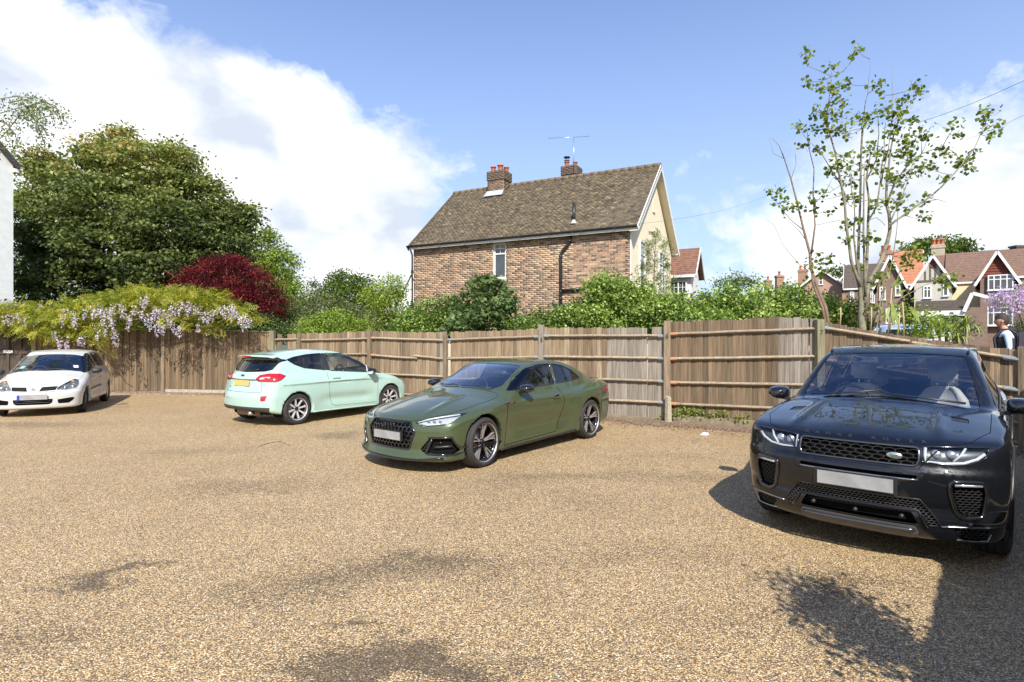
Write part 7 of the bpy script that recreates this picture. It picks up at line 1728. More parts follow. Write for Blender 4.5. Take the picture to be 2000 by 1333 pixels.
# --- great dark sycamore
Y = 24.0
sy = [lobe_px(x, y, Y, r, ry, None, d) for x, y, r, ry, d in ((215, 305, 52, 45, 0), (300, 335, 70, 55, -.5), (385, 385, 62, 55, .2), (440, 440, 50, 45, .3), (130, 375, 55, 55, .4), (90, 325, 28, 40, .6), (210, 400, 80, 60, -1.2), (320, 440, 80, 62, -1.5), (420, 490, 60, 52, -.6), (110, 460, 66, 60, -.4), (215, 490, 80, 60, -1.6), (150, 550, 90, 52, -1.2), (330, 540, 85, 55, -1.6), (440, 560, 60, 50, 0), (60, 420, 30, 60, 1.0), (240, 270, 22, 22, .3), (345, 305, 30, 26, .2), (465, 420, 30, 26, .4))]
t = tree('sycamore_tree', 'huge dark green sycamore with hanging yellow flowers at the left', (px(250, 0, Y).x, Y+.5, 0), sy, .42)
ztop_ = 10.3
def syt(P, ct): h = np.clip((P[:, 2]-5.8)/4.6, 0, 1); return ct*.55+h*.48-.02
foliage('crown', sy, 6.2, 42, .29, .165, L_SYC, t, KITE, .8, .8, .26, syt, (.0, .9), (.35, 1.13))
c2, _ = clumps(sy[:9], 1.4, (.8, 1.04)); c2 = c2[c2[:, 2] > 6.0]; c2 = c2[c2[:, 1] < Y+1]; k = np.repeat(c2, 5, 0); k = k+G_.normal(size=k.shape)*np.array([.02, .02, .09])+np.array([0, -.1, -.08])
d_ = np.tile(np.array([[0, 0, -1.0]]), (len(k), 1)); o = obj('flower_cluster', leaf_mesh('flower_cluster', k, .10, G_.random(len(k)), KITE, .0, .6, d_, L_CATK), t); o['kind'] = 'stuff'
# --- brighter tree behind it on the left
l_ = [lobe_px(x, y, 27, r, ry) for x, y, r, ry in ((60, 370, 45, 50), (45, 450, 50, 60), (60, 540, 55, 50), (95, 345, 30, 35), (30, 560, 40, 40))]
t = tree('green_tree', 'yellow-green tree between the white house and the dark sycamore', (px(50, 0, 27).x, 27.5, 0), l_, .22); foliage('crown', l_, 3.0, 26, .25, .13, L_YG, t, KITE, .5, .4, .6, None, (.1, .8))
# --- red japanese maple
Y = 20.5; l_ = [lobe_px(x, y, Y, r, ry, None, d) for x, y, r, ry, d in ((440, 545, 62, 42, 0), (395, 555, 48, 40, .2), (490, 565, 55, 48, .1), (520, 590, 36, 36, .3), (440, 590, 70, 40, -.5), (500, 610, 45, 30, -.2), (365, 560, 28, 20, .2), (440, 512, 45, 16, 0))]
t = tree('japanese_maple', 'domed dark red maple behind the wisteria and mint hatchback', (px(450, 0, Y).x, Y+.3, 0), l_, .12); foliage('crown', l_, 15, 34, .15, .085, L_RED, t, NARROW, .7, .7, .28, None, (.0, .95), (.6, 1.05))
# --- bright oak to its right and the trees beyond
def simple_tree(name, lab, Y, pts, m, per, lv, cr, sz, shape=KITE, r=.18, flat=.6, cat='tree', tint=(.1, .85), shell=(.5, 1.05), up=.5, base=None, grp=None):
    l_ = [lobe_px(x, y, Y, rr, ry, None, random.uniform(-.3, .3)) for x, y, rr, ry in pts]
    cx_ = base if base is not None else sum(p[0] for p in pts)/len(pts); t = tree(name, lab, (px(cx_, 0, Y).x, Y+.2, 0), l_, r, cat=cat, group=grp); foliage('crown', l_, per*1.6, lv, cr, sz*.95, m, t, shape, up, .4, flat, None, tint, shell); return t
simple_tree('oak_tree', 'bright green tree with ragged crown between the red maple and the low distant trees', 30, [(515, 490, 36, 36), (545, 520, 38, 36), (500, 540, 50, 40), (555, 560, 32, 34), (510, 460, 24, 18), (530, 590, 50, 30), (575, 575, 22, 20), (470, 520, 30, 40)], L_YG, 3.4, 26, .26, .15)
simple_tree('oak_tree', 'round mid-green tree on the skyline between the thin pale tree and the yellow-green one', 42, [(680, 548, 30, 20), (660, 555, 22, 22), (705, 562, 24, 22), (680, 580, 50, 28), (645, 585, 30, 24), (720, 590, 26, 24)], L_OAK, 2.6, 22, .32, .19, tint=(0, .6))
simple_tree('young_tree', 'thin pale grey-green tree left of the round one on the skyline', 36, [(607, 565, 14, 22), (600, 590, 24, 22), (625, 580, 16, 18), (575, 600, 24, 20)], L_OLIVE, 2.4, 18, .22, .14, r=.08)
simple_tree('golden_tree', 'yellow-green tree just left of the brick house corner', 30, [(765, 560, 26, 22), (735, 580, 32, 26), (760, 595, 40, 26), (780, 575, 18, 24), (735, 622, 34, 22)], L_YG, 4.0, 24, .22, .12, tint=(.3, 1))
simple_tree('conifer_shrub', 'dull olive feathery shrub mass between the red maple and the lime bush', 22.5, [(540, 630, 44, 30), (590, 615, 46, 32), (640, 610, 50, 30), (690, 625, 44, 30), (560, 600, 26, 20), (620, 640, 90, 22)], L_OLIVE, 8, 28, .16, .11, NARROW, .06, .8, 'shrub', (.1, 1))
simple_tree('dark_shrub', 'dark green bushes under the red maple behind the corner post', 19.5, [(520, 640, 28, 18), (548, 648, 34, 14), (500, 645, 24, 14)], L_DARK, 14, 26, .12, .08, KITE, .04, .8, 'shrub')
simple_tree('lime_shrub', 'rounded lime green bush rising behind the back fence left of the outbuilding', 18.3, [(650, 632, 42, 24), (615, 640, 30, 20), (690, 640, 34, 18), (650, 655, 66, 22)], L_LIME, 22, 26, .10, .075, KITE, .05, .8, 'shrub', (.1, .95))
simple_tree('dark_shrub', 'dark mass of garden bushes behind the left fence under the wisteria', 19.2, [(x, 628, 34, 26) for x in range(-10, 520, 42)]+[(x, 652, 34, 20) for x in range(10, 520, 50)], L_DARK, 5, 24, .17, .13, KITE, .05, .8, 'shrub', (0, .6))
simple_tree('far_tree', 'dull green far tree line low on the horizon between garden trees', 55, [(x, 632, 40, 26) for x in range(440, 830, 40)]+[(x, 636, 40, 22) for x in range(1080, 1800, 45)], L_DARK, 1.0, 22, .5, .34, KITE, .2, .8, 'tree', (.2, .9))
# --- shrubs and hedge along the far side of the back fence
simple_tree('leafy_shrub', 'loose mid-green shrub in front of the outbuilding and brick wall', 16.2, [(800, 622, 28, 16), (835, 610, 32, 24), (872, 603, 30, 24), (810, 645, 46, 20), (860, 640, 50, 24), (768, 652, 18, 9), (905, 625, 28, 28)], L_HEDGE, 16, 26, .12, .085, KITE, .05, .8, 'shrub', (.0, .75))
l_ = [lobe_px(x, y, 15.2, r, ry) for x, y, r, ry in ((948, 560, 30, 22), (925, 590, 36, 26), (975, 590, 38, 26), (945, 620, 56, 26), (990, 625, 30, 22), (905, 640, 40, 20), (955, 548, 20, 14))]
t = tree('sycamore_sapling', 'dense young sycamore with broad leaves under the small white window', (px(945, 0, 15.2).x, 15.3, 0), l_, .05, cat='sapling'); foliage('crown', l_, 14, 16, .11, .13, leaf_mat('leaf_sapling', [(0, (.045, .075, .024)), (.5, (.125, .19, .06)), (.85, (.22, .30, .105)), (1, (.34, .42, .17))], .3), t, PALM, .75, .9, .5, None, (.05, .9), (.5, 1.05))
simple_tree('low_shrub', 'low glossy bushes showing over the fence right of the young sycamore', 14.4, [(1030, 630, 34, 14), (1075, 622, 34, 20), (1110, 618, 26, 20), (1060, 645, 60, 18)], L_HEDGE, 22, 24, .10, .07, KITE, .03, .8, 'shrub', (.0, .7))
simple_tree('tall_shrub', 'tall bright shrub covering the lower right of the brick wall', 13.9, [(1165, 570, 26, 26), (1200, 565, 34, 26), (1240, 570, 34, 26), (1190, 600, 52, 30), (1150, 615, 40, 26), (1250, 605, 46, 32), (1210, 640, 90, 22), (1180, 545, 16, 12), (1135, 600, 16, 14)], L_HEDGE, 18, 26, .11, .08, KITE, .04, .8, 'shrub', (.1, .95))
simple_tree('mixed_hedge', 'long clipped bright green hedge behind the fence between posts 6 and 7', 13.2, [(1300, 600, 36, 26), (1345, 598, 36, 24), (1395, 594, 40, 24), (1445, 592, 40, 26), (1500, 588, 44, 28), (1550, 590, 40, 28), (1590, 600, 30, 26), (1350, 625, 70, 24), (1450, 622, 80, 26), (1550, 620, 70, 28), (1430, 570, 14, 12), (1540, 565, 20, 10)], L_HEDGE, 20, 24, .10, .075, KITE, .04, .8, 'hedge', (.1, 1))
simple_tree('dark_shrub', 'darker green bush behind the two leaning stems right of post 7', 13.4, [(1620, 605, 26, 22), (1645, 620, 30, 20), (1600, 620, 30, 20), (1665, 600, 16, 18)], L_OAK, 18, 24, .10, .075, KITE, .04, .8, 'shrub', (.0, .6))
# slender rowan against the cream gable
Y = 16.5; t = empty('rowan_sapling', (0, 0, 0), 0, 'slender feathery sapling standing in front of the cream gable', 'sapling'); b = MB(); st = [px(1279, 640, Y), px(1277, 560, Y), px(1279, 500, Y), px(1281, 462, Y)]; b.tube(st, [.028, .02, .012, .005], 6)
tips = [(1281, 455), (1262, 490), (1272, 475), (1300, 478), (1296, 500), (1258, 520), (1268, 512), (1300, 520), (1254, 545), (1290, 545), (1262, 570), (1300, 565), (1312, 545), (1250, 585), (1290, 590), (1272, 600), (1310, 590)]; P = []
for i, (x, y) in enumerate(tips):
    q = px(x, y, Y+random.uniform(-.3, .3)); a = px(1279, min(y+22, 630), Y); b.tube([a, a.lerp(q, .5)+Vector((0, 0, .05)), q], [.009, .006, .003], 5); P += [a.lerp(q, u)[:] for u in (.6, .8, 1.0)]+[q[:]]*3
b.build('trunk', TWIG, t); C = np.repeat(np.array(P), 4, 0); C += G_.normal(size=C.shape)*.07; o = obj('crown', leaf_mesh('crown', C, .20, G_.random(len(C)), PINN, .6, .3, None, L_OAK), t); o['kind'] = 'stuff'

# unseen tree added beyond the right frame edge to throw dappled shade on gravel
t = empty('added_shade_tree', (2.2, 1.62, 0), 0, 'small round-headed tree in a pot added out of view to cast dappled shade on the car park', 'tree'); MB().lathe([(.0, 0), (.15, 0), (.19, .32), (.20, .36), (.17, .36), (.16, .32), (.0, .31)], 20).build('pot', TERRA, t)
MB().tube([(0, 0, .3), (.02, 0, .8), (0, .01, 1.5)], [.025, .02, .015], 7).build('trunk', TWIG, t); C = G_.normal(size=(2600, 3))*np.array([.15, .16, .24])+np.array([.0, 0, 1.62]); o = obj('crown', leaf_mesh('crown', C, .055, G_.random(len(C)), KITE, .5, .4, None, L_DARK), t); o['kind'] = 'stuff'
# --- birch boughs reaching in at the top left
Y = 15.5; t = empty('birch_tree', (0, 0, 0), 0, 'drooping birch boughs reaching in above the white house at the top left', 'tree'); b = MB(); b.tube([px(-220, 900, Y), px(-200, 400, Y), px(-150, 150, Y)], [.2, .13, .05], 8); P = []
for i, pts in enumerate((((-180, 330), (-40, 200), (30, 188), (75, 192), (100, 205), (135, 232)), ((-180, 330), (-30, 230), (20, 215), (60, 205), (90, 240)), ((-160, 380), (-20, 290), (15, 255), (45, 215), (80, 198)), ((-30, 230), (10, 240), (30, 262), (35, 285)), ((20, 200), (70, 190), (110, 208), (120, 238)), ((60, 205), (72, 235), (92, 262)), ((-20, 290), (15, 290), (50, 300)), ((45, 215), (60, 222), (75, 245), (88, 285)))):
    q = [px(x, y, Y+.15*i) for x, y in pts]; b.tube(q, [.016-.002*k for k in range(len(q))], 5)
    for a, c in zip(q, q[1:]):
        for u in np.linspace(0, 1, 12): P.append(a.lerp(c, u)[:])
b.build('trunk', TWIG, t); C = np.repeat(np.array(P), 8, 0); C += G_.normal(size=C.shape)*np.array([.13, .13, .11])-np.array([0, 0, .09]); C = C[C[:, 0] > px(-30, 0, Y).x]
o = obj('crown', leaf_mesh('crown', C, .065, G_.random(len(C)), KITE, .2, 1.2, None, L_BIRCH), t); o['kind'] = 'stuff'

# --- wisteria spilling over the left fence
Y = 16.75; t = empty('wisteria', (0, 0, 0), 0, 'yellow-green wisteria with lilac flower chains trained along the left fence', 'climber')
wl = []
for x in range(-20, 500, 20):
    yt = 590-24*math.sin(max(0, (x-150))/350*math.pi)+(8 if x < 150 else 0)+(max(0, x-420)*.42); wl.append((x, yt+8, 24, 15))
    wl.append((x, yt+26, 24, 16)) if x < 470 else None
wl += [(60, 640, 36, 15), (100, 650, 34, 14), (140, 645, 34, 14), (185, 645, 30, 12), (20, 622, 36, 12), (195, 668, 18, 7), (115, 655, 20, 7), (205, 680, 12, 5), (255, 568, 26, 10), (270, 560, 16, 8), (320, 568, 24, 9), (415, 578, 14, 10), (465, 600, 14, 10), (402, 632, 22, 8), (420, 645, 14, 8), (240, 630, 30, 8), (345, 626, 26, 8)]
lob = [lobe_px(x, y, Y, r, ry, None, random.uniform(-.25, .3)) for x, y, r, ry in wl]
C, I = clumps(lob, 12, (.45, 1.05)); n = len(C); C = np.repeat(C, 4, 0)+G_.normal(size=(n*4, 3))*np.array([.10, .10, .05]); tt = np.repeat(G_.uniform(.15, .85, n), 4)+G_.uniform(-.2, .2, n*4)
o = obj('foliage', leaf_mesh('foliage', C, .26, tt, PINN, .75, .75, None, L_WIST), t); o['kind'] = 'stuff'
b = MB()
for i, xs in enumerate(((-20, 120, 260, 400, 470), (40, 180, 330, 460), (-20, 60, 200, 300, 430))): b.tube([px(x, 615+6*((k+i) % 3)-3, Y+.1*i) for k, x in enumerate(xs)], .022, 6)
b.tube([px(440, 760, Y+.9), px(436, 680, Y+.8), px(400, 620, Y)], [.05, .04, .03], 6); b.tube([px(190, 672, Y-.3), px(200, 684, Y-.35), px(215, 694, Y-.3)], .008, 5); b.build('stem', TWIG, t)
rac = [(8, 618), (17, 622), (27, 620), (38, 618), (50, 628), (106, 655), (115, 665), (118, 672), (130, 665), (132, 680), (155, 665), (163, 664), (128, 610), (142, 615), (122, 620), (148, 625), (165, 612), (180, 605), (188, 610), (196, 602), (203, 608), (212, 604), (222, 600), (200, 620), (215, 618), (221, 632), (205, 640), (190, 647), (222, 655), (229, 660), (236, 602), (242, 610), (255, 615), (262, 605), (250, 628), (278, 590), (283, 595), (287, 586), (275, 615), (285, 622), (292, 630), (296, 615), (302, 608), (310, 612), (318, 610), (326, 612), (334, 604), (342, 600), (350, 598), (360, 596), (312, 635), (318, 640), (306, 640), (330, 632), (338, 628), (352, 645), (346, 645), (386, 640), (380, 600), (390, 605), (398, 612), (406, 618), (415, 612), (425, 608), (433, 606), (440, 605), (448, 604), (455, 606), (460, 614), (468, 622), (474, 628), (480, 624), (486, 630), (452, 618), (370, 598), (366, 606)]
for i, (x, y) in enumerate(rac):
    c = px(x, y-8, Y-.48+random.uniform(-.10, .10)); ln = random.uniform(.24, .42); m = 38; tt = G_.random(m); r_ = .062*(1-tt*.75); a = G_.uniform(0, 6.28, m)
    P = np.stack([c.x+r_*np.cos(a), c.y+r_*np.sin(a), c.z-tt*ln], 1); obj('flower_cluster', leaf_mesh('flower_cluster', P, .050, G_.uniform(.1, 1, m)-tt*.3, KITE, .0, .3, None, L_LILAC), t)
# pergola post that carries it
for (x, y0_, lab) in ((452, 614, 'pale green upright post of the wisteria support by the corner'),):
    p = px(x, y0_, 17.6); h_ = p.z; o = MB().box((0, 0, h_/2), (.10, .10, h_)).build('support_post', W_GREEN, None, (p.x, p.y+.1, 0)); tag(bevel(o, .005), lab, 'post')
MB_ = None

# --- bare multi-stemmed tree on the right with sparse new leaves
Y = 11.9; t = empty('sparse_tree', (0, 0, 0), 0, 'tall half-bare multi-stemmed tree with sparse new leaves on the right', 'tree'); b = MB(); leafpts = []
stems = [  # px polyline, start radius (m), end radius
 ([(1683, 690), (1684, 640), (1682, 590), (1676, 540), (1678, 450), (1682, 350), (1684, 250)], .105, .020),
 ([(1686, 600), (1692, 520), (1697, 430), (1694, 350), (1700, 300)], .036, .012), ([(1690, 580), (1688, 500), (1686, 400), (1690, 330)], .03, .010),
 ([(1684, 600), (1700, 545), (1722, 505), (1735, 470), (1738, 435), (1732, 400), (1730, 360), (1738, 300), (1752, 240), (1760, 210)], .055, .007),
 ([(1732, 400), (1745, 360), (1775, 320), (1800, 300), (1840, 285), (1855, 260)], .022, .006), ([(1738, 440), (1765, 420), (1800, 395), (1840, 365), (1880, 320), (1905, 285), (1925, 240)], .024, .005), ([(1880, 320), (1865, 300), (1850, 290)], .01, .004),
 ([(1800, 395), (1830, 390), (1850, 395)], .010, .004), ([(1680, 560), (1662, 510), (1655, 440), (1645, 360), (1632, 300), (1615, 240), (1618, 200), (1625, 150)], .034, .007), ([(1625, 150), (1610, 142), (1592, 135), (1575, 125)], .008, .004), ([(1625, 150), (1645, 140), (1660, 125), (1672, 100)], .008, .004),
 ([(1655, 440), (1650, 380), (1625, 330), (1600, 295), (1580, 275)], .018, .005), ([(1683, 250), (1690, 200), (1697, 165), (1700, 115)], .010, .003), ([(1720, 360), (1735, 300), (1742, 240), (1742, 130)], .014, .003),
 ([(1694, 350), (1712, 310), (1716, 260), (1714, 220)], .016, .006), ([(1697, 430), (1712, 400), (1720, 350), (1727, 300), (1728, 240)], .02, .006), ([(1738, 435), (1758, 395), (1775, 350), (1782, 320)], .014, .005), ([(1752, 240), (1775, 210), (1790, 180), (1800, 165)], .008, .004),
 ([(1676, 540), (1668, 460), (1668, 400), (1660, 340)], .022, .008), ([(1700, 545), (1716, 560), (1736, 540), (1752, 450), (1756, 400)], .016, .006), ([(1684, 620), (1720, 600), (1745, 590), (1800, 560), (1845, 540)], .014, .006), ([(1845, 540), (1870, 525), (1885, 505)], .010, .004),
 ([(1716, 640), (1725, 590), (1728, 560)], .02, .012), ([(1705, 650), (1715, 610), (1728, 560), (1745, 500)], .022, .010), ([(1735, 650), (1742, 600), (1748, 560), (1760, 520)], .022, .012), ([(1690, 330), (1670, 320), (1655, 330)], .008, .004), ([(1645, 360), (1630, 370), (1615, 360)], .008, .003), ([(1697, 430), (1710, 425), (1730, 440)], .01, .005)]
SKEL = []; TW = MB()
for i, (pl, r0, r1) in enumerate(stems):
    pts = [px(x, y, Y+.12*math.sin(i*2.3)*(1 if i else 0)*min(1, max(0, (640-y)/100))) for x, y in pl]; q = []
    for a, c in zip(pts, pts[1:]): q += [a.lerp(c, u) for u in (0, .5)]
    q.append(pts[-1]); q = [p+Vector((random.uniform(-.012, .012), random.uniform(-.02, .02), 0)) for p in q]
    n = len(q); b.tube(q, [r1+(r0-r1)*(1-k/(n-1))**(2.6 if i == 0 else 1) for k in range(n)], 8 if r0 > .03 else 5); SKEL += q
b.build('trunk', BARK2, t)
clus = [(1574, 100, 10), (1577, 115, 9), (1674, 97, 11), (1664, 110, 6), (1580, 160, 12), (1618, 165, 24), (1630, 180, 14), (1625, 130, 10), (1652, 162, 14), (1645, 195, 18), (1602, 215, 16), (1618, 220, 14), (1636, 225, 16), (1590, 222, 8), (1560, 245, 14), (1592, 250, 12), (1612, 250, 14), (1570, 285, 12), (1600, 290, 12), (1640, 245, 22), (1632, 255, 14), (1655, 262, 14), (1680, 232, 20), (1693, 235, 18), (1715, 165, 14), (1720, 180, 8), (1730, 210, 16), (1745, 220, 14), (1760, 195, 12), (1758, 215, 16), (1792, 165, 14), (1790, 185, 14), (1800, 175, 8), (1778, 235, 12), (1800, 260, 16), (1812, 268, 10), (1770, 268, 20), (1775, 285, 20), (1740, 260, 18), (1750, 245, 14), (1730, 300, 22), (1765, 300, 24), (1780, 310, 20), (1700, 290, 18), (1712, 300, 14), (1660, 300, 12), (1640, 310, 16), (1625, 330, 14), (1648, 335, 22), (1660, 345, 22), (1680, 320, 16), (1700, 320, 12), (1715, 335, 12), (1740, 350, 16), (1758, 355, 14), (1772, 335, 14), (1800, 330, 16), (1815, 325, 14), (1838, 295, 18), (1850, 300, 12), (1862, 248, 16), (1868, 265, 8), (1930, 222, 18), (1942, 245, 18), (1938, 262, 16), (1925, 215, 12), (1900, 300, 14), (1885, 315, 12), (1892, 330, 10), (1875, 320, 10), (1760, 385, 16), (1755, 400, 12), (1800, 395, 12), (1805, 425, 14), (1775, 410, 10), (1718, 395, 14), (1708, 405, 10), (1655, 385, 16), (1670, 390, 12), (1655, 440, 18), (1675, 430, 10), (1700, 460, 14), (1690, 470, 10), (1655, 470, 12), (1680, 520, 12), (1735, 345, 14), (1845, 350, 10), (1810, 380, 8), (1610, 375, 10), (1585, 390, 8), (1840, 545, 12), (1860, 540, 12), (1850, 550, 12), (1830, 548, 8), (1790, 490, 16), (1770, 500, 14), (1775, 515, 16), (1800, 500, 10), (1770, 480, 12), (1700, 555, 12), (1720, 540, 12), (1710, 600, 10), (1745, 520, 8)]
C = []
for (x, y, r) in clus:
    c = px(x, y, Y+random.uniform(-.35, .35)); s = Y/FPX*r; m = max(6, int(r*1.7))
    P = G_.normal(size=(m, 3))*np.array([s*.55, s*.5, s*.45])+np.array(c[:]); C.append(P)
    near_ = min((q for q in SKEL if q.z < c.z+.05), key=lambda q: (q-c).length, default=None)
    if near_ is not None and (near_-c).length < 1.2:
        md = near_.lerp(c, .5)-Vector((0, 0, .04)); TW.tube([near_, md, c], [.007, .005, .003], 4)
        for w_ in P[::3]: TW.tube([md.lerp(c, .6), Vector(w_)], .0022, 3)
C = np.concatenate(C); o = obj('crown', leaf_mesh('crown', C, .078, G_.uniform(0, 1, len(C)), ROUND, .55, .8, None, leaf_mat('leaf_new', [(0, (.06, .10, .015)), (.5, (.15, .20, .03)), (1, (.32, .36, .07))], .5)), t); o['kind'] = 'stuff'
o = TW.build('twigs', TWIG, t); o['kind'] = 'stuff'
# smaller twin-stemmed sapling to its left
t = empty('slender_tree', (0, 0, 0), 0, 'slender leaning twin-stemmed sapling left of the half-bare tree', 'sapling'); b = MB(); Y2 = 12.4
for pl, r0, r1 in (([(1622, 660), (1612, 600), (1595, 560), (1583, 520), (1582, 495), (1570, 450), (1558, 400), (1545, 350), (1532, 310), (1522, 285), (1508, 270)], .05, .004), ([(1616, 655), (1606, 600), (1588, 555), (1584, 510)], .035, .025), ([(1584, 500), (1592, 440), (1588, 380), (1590, 330), (1580, 290), (1575, 240)], .022, .004), ([(1570, 450), (1545, 430), (1520, 400), (1505, 375)], .012, .004), ([(1575, 470), (1560, 450), (1530, 420)], .01, .004), ([(1580, 530), (1560, 515), (1530, 480), (1512, 440), (1498, 430)], .008, .003), ([(1545, 350), (1555, 320), (1552, 290)], .006, .003), ([(1590, 400), (1615, 370), (1625, 350)], .008, .003), ([(1532, 310), (1510, 300), (1503, 270)], .006, .003), ([(1592, 440), (1640, 430), (1655, 440)], .006, .003)):
    b.tube([px(x, y, Y2) for x, y in pl], [r0+(r1-r0)*k/(len(pl)-1) for k in range(len(pl))], 6)
b.build('trunk', mat('bark_brown', (.27, .17, .12), (.17, .12, .085), 9, .85, bump=.005), t); C = []
for (x, y, r) in ((1503, 372, 12), (1515, 378, 14), (1525, 395, 16), (1535, 405, 14), (1560, 402, 12), (1590, 378, 12), (1588, 400, 10), (1592, 415, 12), (1618, 415, 12), (1585, 512, 16), (1600, 495, 12), (1612, 505, 12), (1622, 502, 8), (1590, 525, 16), (1610, 530, 12), (1550, 398, 10), (1530, 388, 8), (1605, 515, 10)):
    c = px(x, y, Y2+random.uniform(-.2, .2)); s = Y2/FPX*r; m = int(r*1.1); C.append(G_.normal(size=(m, 3))*np.array([s*.55, s*.5, s*.45])+np.array(c[:]))
C = np.concatenate(C); o = obj('crown', leaf_mesh('crown', C, .078, G_.uniform(0, 1, len(C)), ROUND, .55, .8, None, MATS['leaf_new']), t); o['kind'] = 'stuff'

# --- right-hand gardens
simple_tree('oak_tree', 'dark oak crown showing above the roofs behind the tall chimney', 66, [(1800, 486, 24, 16), (1830, 480, 30, 16), (1865, 480, 28, 14), (1885, 490, 18, 12), (1780, 492, 16, 10)], L_OAK, .9, 24, .5, .34, r=.3, tint=(0, .6))
simple_tree('far_tree', 'small dark treetops on the skyline right of the pink brick gable', 80, [(1655, 530, 20, 12), (1625, 532, 14, 8), (1690, 545, 18, 10)], L_DARK, .5, 24, .5, .35, r=.2)
simple_tree('far_tree', 'low treetops beyond the hedge near the white cottage', 48, [(1435, 548, 24, 14), (1415, 555, 18, 12), (1460, 550, 18, 12)], L_OAK, 1.6, 22, .35, .2, r=.12)
simple_tree('garden_shrub', 'loose light green shrub among the thin canes right of the bare tree', 15.5, [(1770, 600, 16, 16), (1800, 618, 22, 18), (1760, 620, 18, 16), (1820, 640, 26, 14), (1790, 650, 30, 14), (1850, 640, 22, 16)], L_YG, 9, 20, .12, .085, KITE, .03, .8, 'shrub', (.1, .9), (.4, 1.1))
simple_tree('garden_shrub', 'brownish green low shrub in front of the white bay window', 20, [(1860, 632, 26, 14), (1835, 636, 18, 10), (1890, 640, 20, 12)], L_OLIVE, 9, 22, .12, .08, KITE, .03, .8, 'shrub', (.3, 1))
simple_tree('clipped_hedge', 'dark clipped hedge behind the person at the right edge', 15, [(1990, 640, 22, 18), (2010, 655, 26, 30), (1985, 665, 20, 20)], leaf_mat('leaf_yew', [(0, (.015, .035, .008)), (1, (.06, .09, .02))], .2), 26, 26, .08, .05, NARROW, .03, .9, 'hedge', (0, 1))
Y = 16.5; t = empty('purple_wisteria', (0, 0, 0), 0, 'purple wisteria in full flower at the right edge above the person', 'climber'); l_ = [lobe_px(x, y, Y, r, ry) for x, y, r, ry in ((1960, 590, 26, 18), (1985, 575, 22, 16), (1990, 600, 26, 22), (1950, 580, 14, 10), (2015, 580, 26, 26), (1940, 588, 10, 8))]
C, I = clumps(l_, 26, (.3, 1.05)); C = np.repeat(C, 14, 0); C += G_.normal(size=C.shape)*np.array([.05, .05, .09]); o = obj('flowers', leaf_mesh('flowers', C, .06, G_.random(len(C)), KITE, .2, .3, None, L_PURP), t); o['kind'] = 'stuff'
C, I = clumps(l_, 6, (.3, 1.0)); C = np.repeat(C, 4, 0); C += G_.normal(size=C.shape)*.08; o = obj('foliage', leaf_mesh('foliage', C, .15, G_.random(len(C)), PINN, .6, .5, None, L_OAK), t); o['kind'] = 'stuff'
b = MB(); b.tube([px(2010, 700, Y), px(2000, 640, Y), px(1985, 590, Y), px(1955, 585, Y)], [.05, .04, .03, .015], 6); b.build('stem', TWIG, t)
# cordyline with strappy arching leaves, and canes with long yellow-green leaves
def straps(name, lab, c, n, ln, w, m, cat='plant', stem=None, up=(.3, 1.0)):
    t = empty(name, c, 0, lab, cat)
    if stem: b = MB(); b.tube([(0, 0, -stem), (0, 0, 0)], [.06, .045], 7); b.build('stem', TWIG, t)
    for i in range(n):
        a = random.uniform(0, 6.28); l_ = ln*random.uniform(.6, 1.1); u = random.uniform(*up); V = []; d = Vector((math.cos(a), math.sin(a), 0)); s = Vector((-d.y, d.x, 0)); p = Vector((0, 0, 0)); ang = math.pi/2*u
        for k in range(7):
            f = k/6; ww = w*(math.sin(math.pi*min(1, f*.9+.12))**.8)*(1-f*.5); V += [p+s*ww, p-s*ww]; p = p+(d*math.cos(ang)+Vector((0, 0, math.sin(ang))))*l_/6; ang -= .42*(1.2-u*.3)
        obj('leaf', mesh_from('leaf', V, [(2*k, 2*k+1, 2*k+3, 2*k+2) for k in range(6)], [m], True), t)
    return t
STRAP = mat('strap_leaf', (.30, .34, .07), (.14, .20, .03), 6, .5); 
straps('cordyline', 'spiky arching green cordyline above the right fence in front of the dark brick porch', px(1885, 640, 13.0), 44, .62, .022, STRAP, stem=1.3)
straps('grass_plant', 'clump of arching strappy grass leaves below the cordyline', px(1872, 664, 12.2), 40, .42, .016, STRAP, stem=.8)
t = empty('bamboo', (0, 0, 0), 0, 'thin tan canes with long yellow-green leaves behind the right fence', 'plant'); b = MB()
for (x, y0_, x1, y1_) in ((1765, 665, 1763, 590), (1733, 660, 1742, 560), (1700, 650, 1702, 600), (1640, 640, 1642, 600), (1752, 660, 1757, 610)): MB().tube([px(x, y0_, 11.3), px((x+x1)/2+1, (y0_+y1_)/2, 11.3), px(x1, y1_, 11.3)], .014, 6).build('cane', mat('cane_tan', (.46, .33, .19), (.36, .26, .14), 9, .7), t)
for (x, y, a, l_) in ((1742, 560, 1.0, .30), (1742, 590, -1.5, .42), (1745, 600, -1.3, .36), (1752, 575, .7, .26), (1738, 545, 1.9, .25), (1750, 560, .9, .28), (1775, 600, -.5, .3), (1780, 605, -.9, .28), (1738, 600, -2.0, .25)):
    p = px(x, y, 11.25); d = Vector((math.cos(a), 0, math.sin(a))); s = Vector((-d.z, 0, d.x)); V = []
    for k in range(6): f = k/5; ww = .035*math.sin(math.pi*(.1+.9*f*.98))*(1-.3*f); q = p+d*l_*f-Vector((0, .03*f, .08*f*f)); V += [q+s*ww, q-s*ww+Vector((0, .01, 0))]
    obj('leaf', mesh_from('leaf', V, [(2*k, 2*k+1, 2*k+3, 2*k+2) for k in range(5)], [STRAP], True), t)
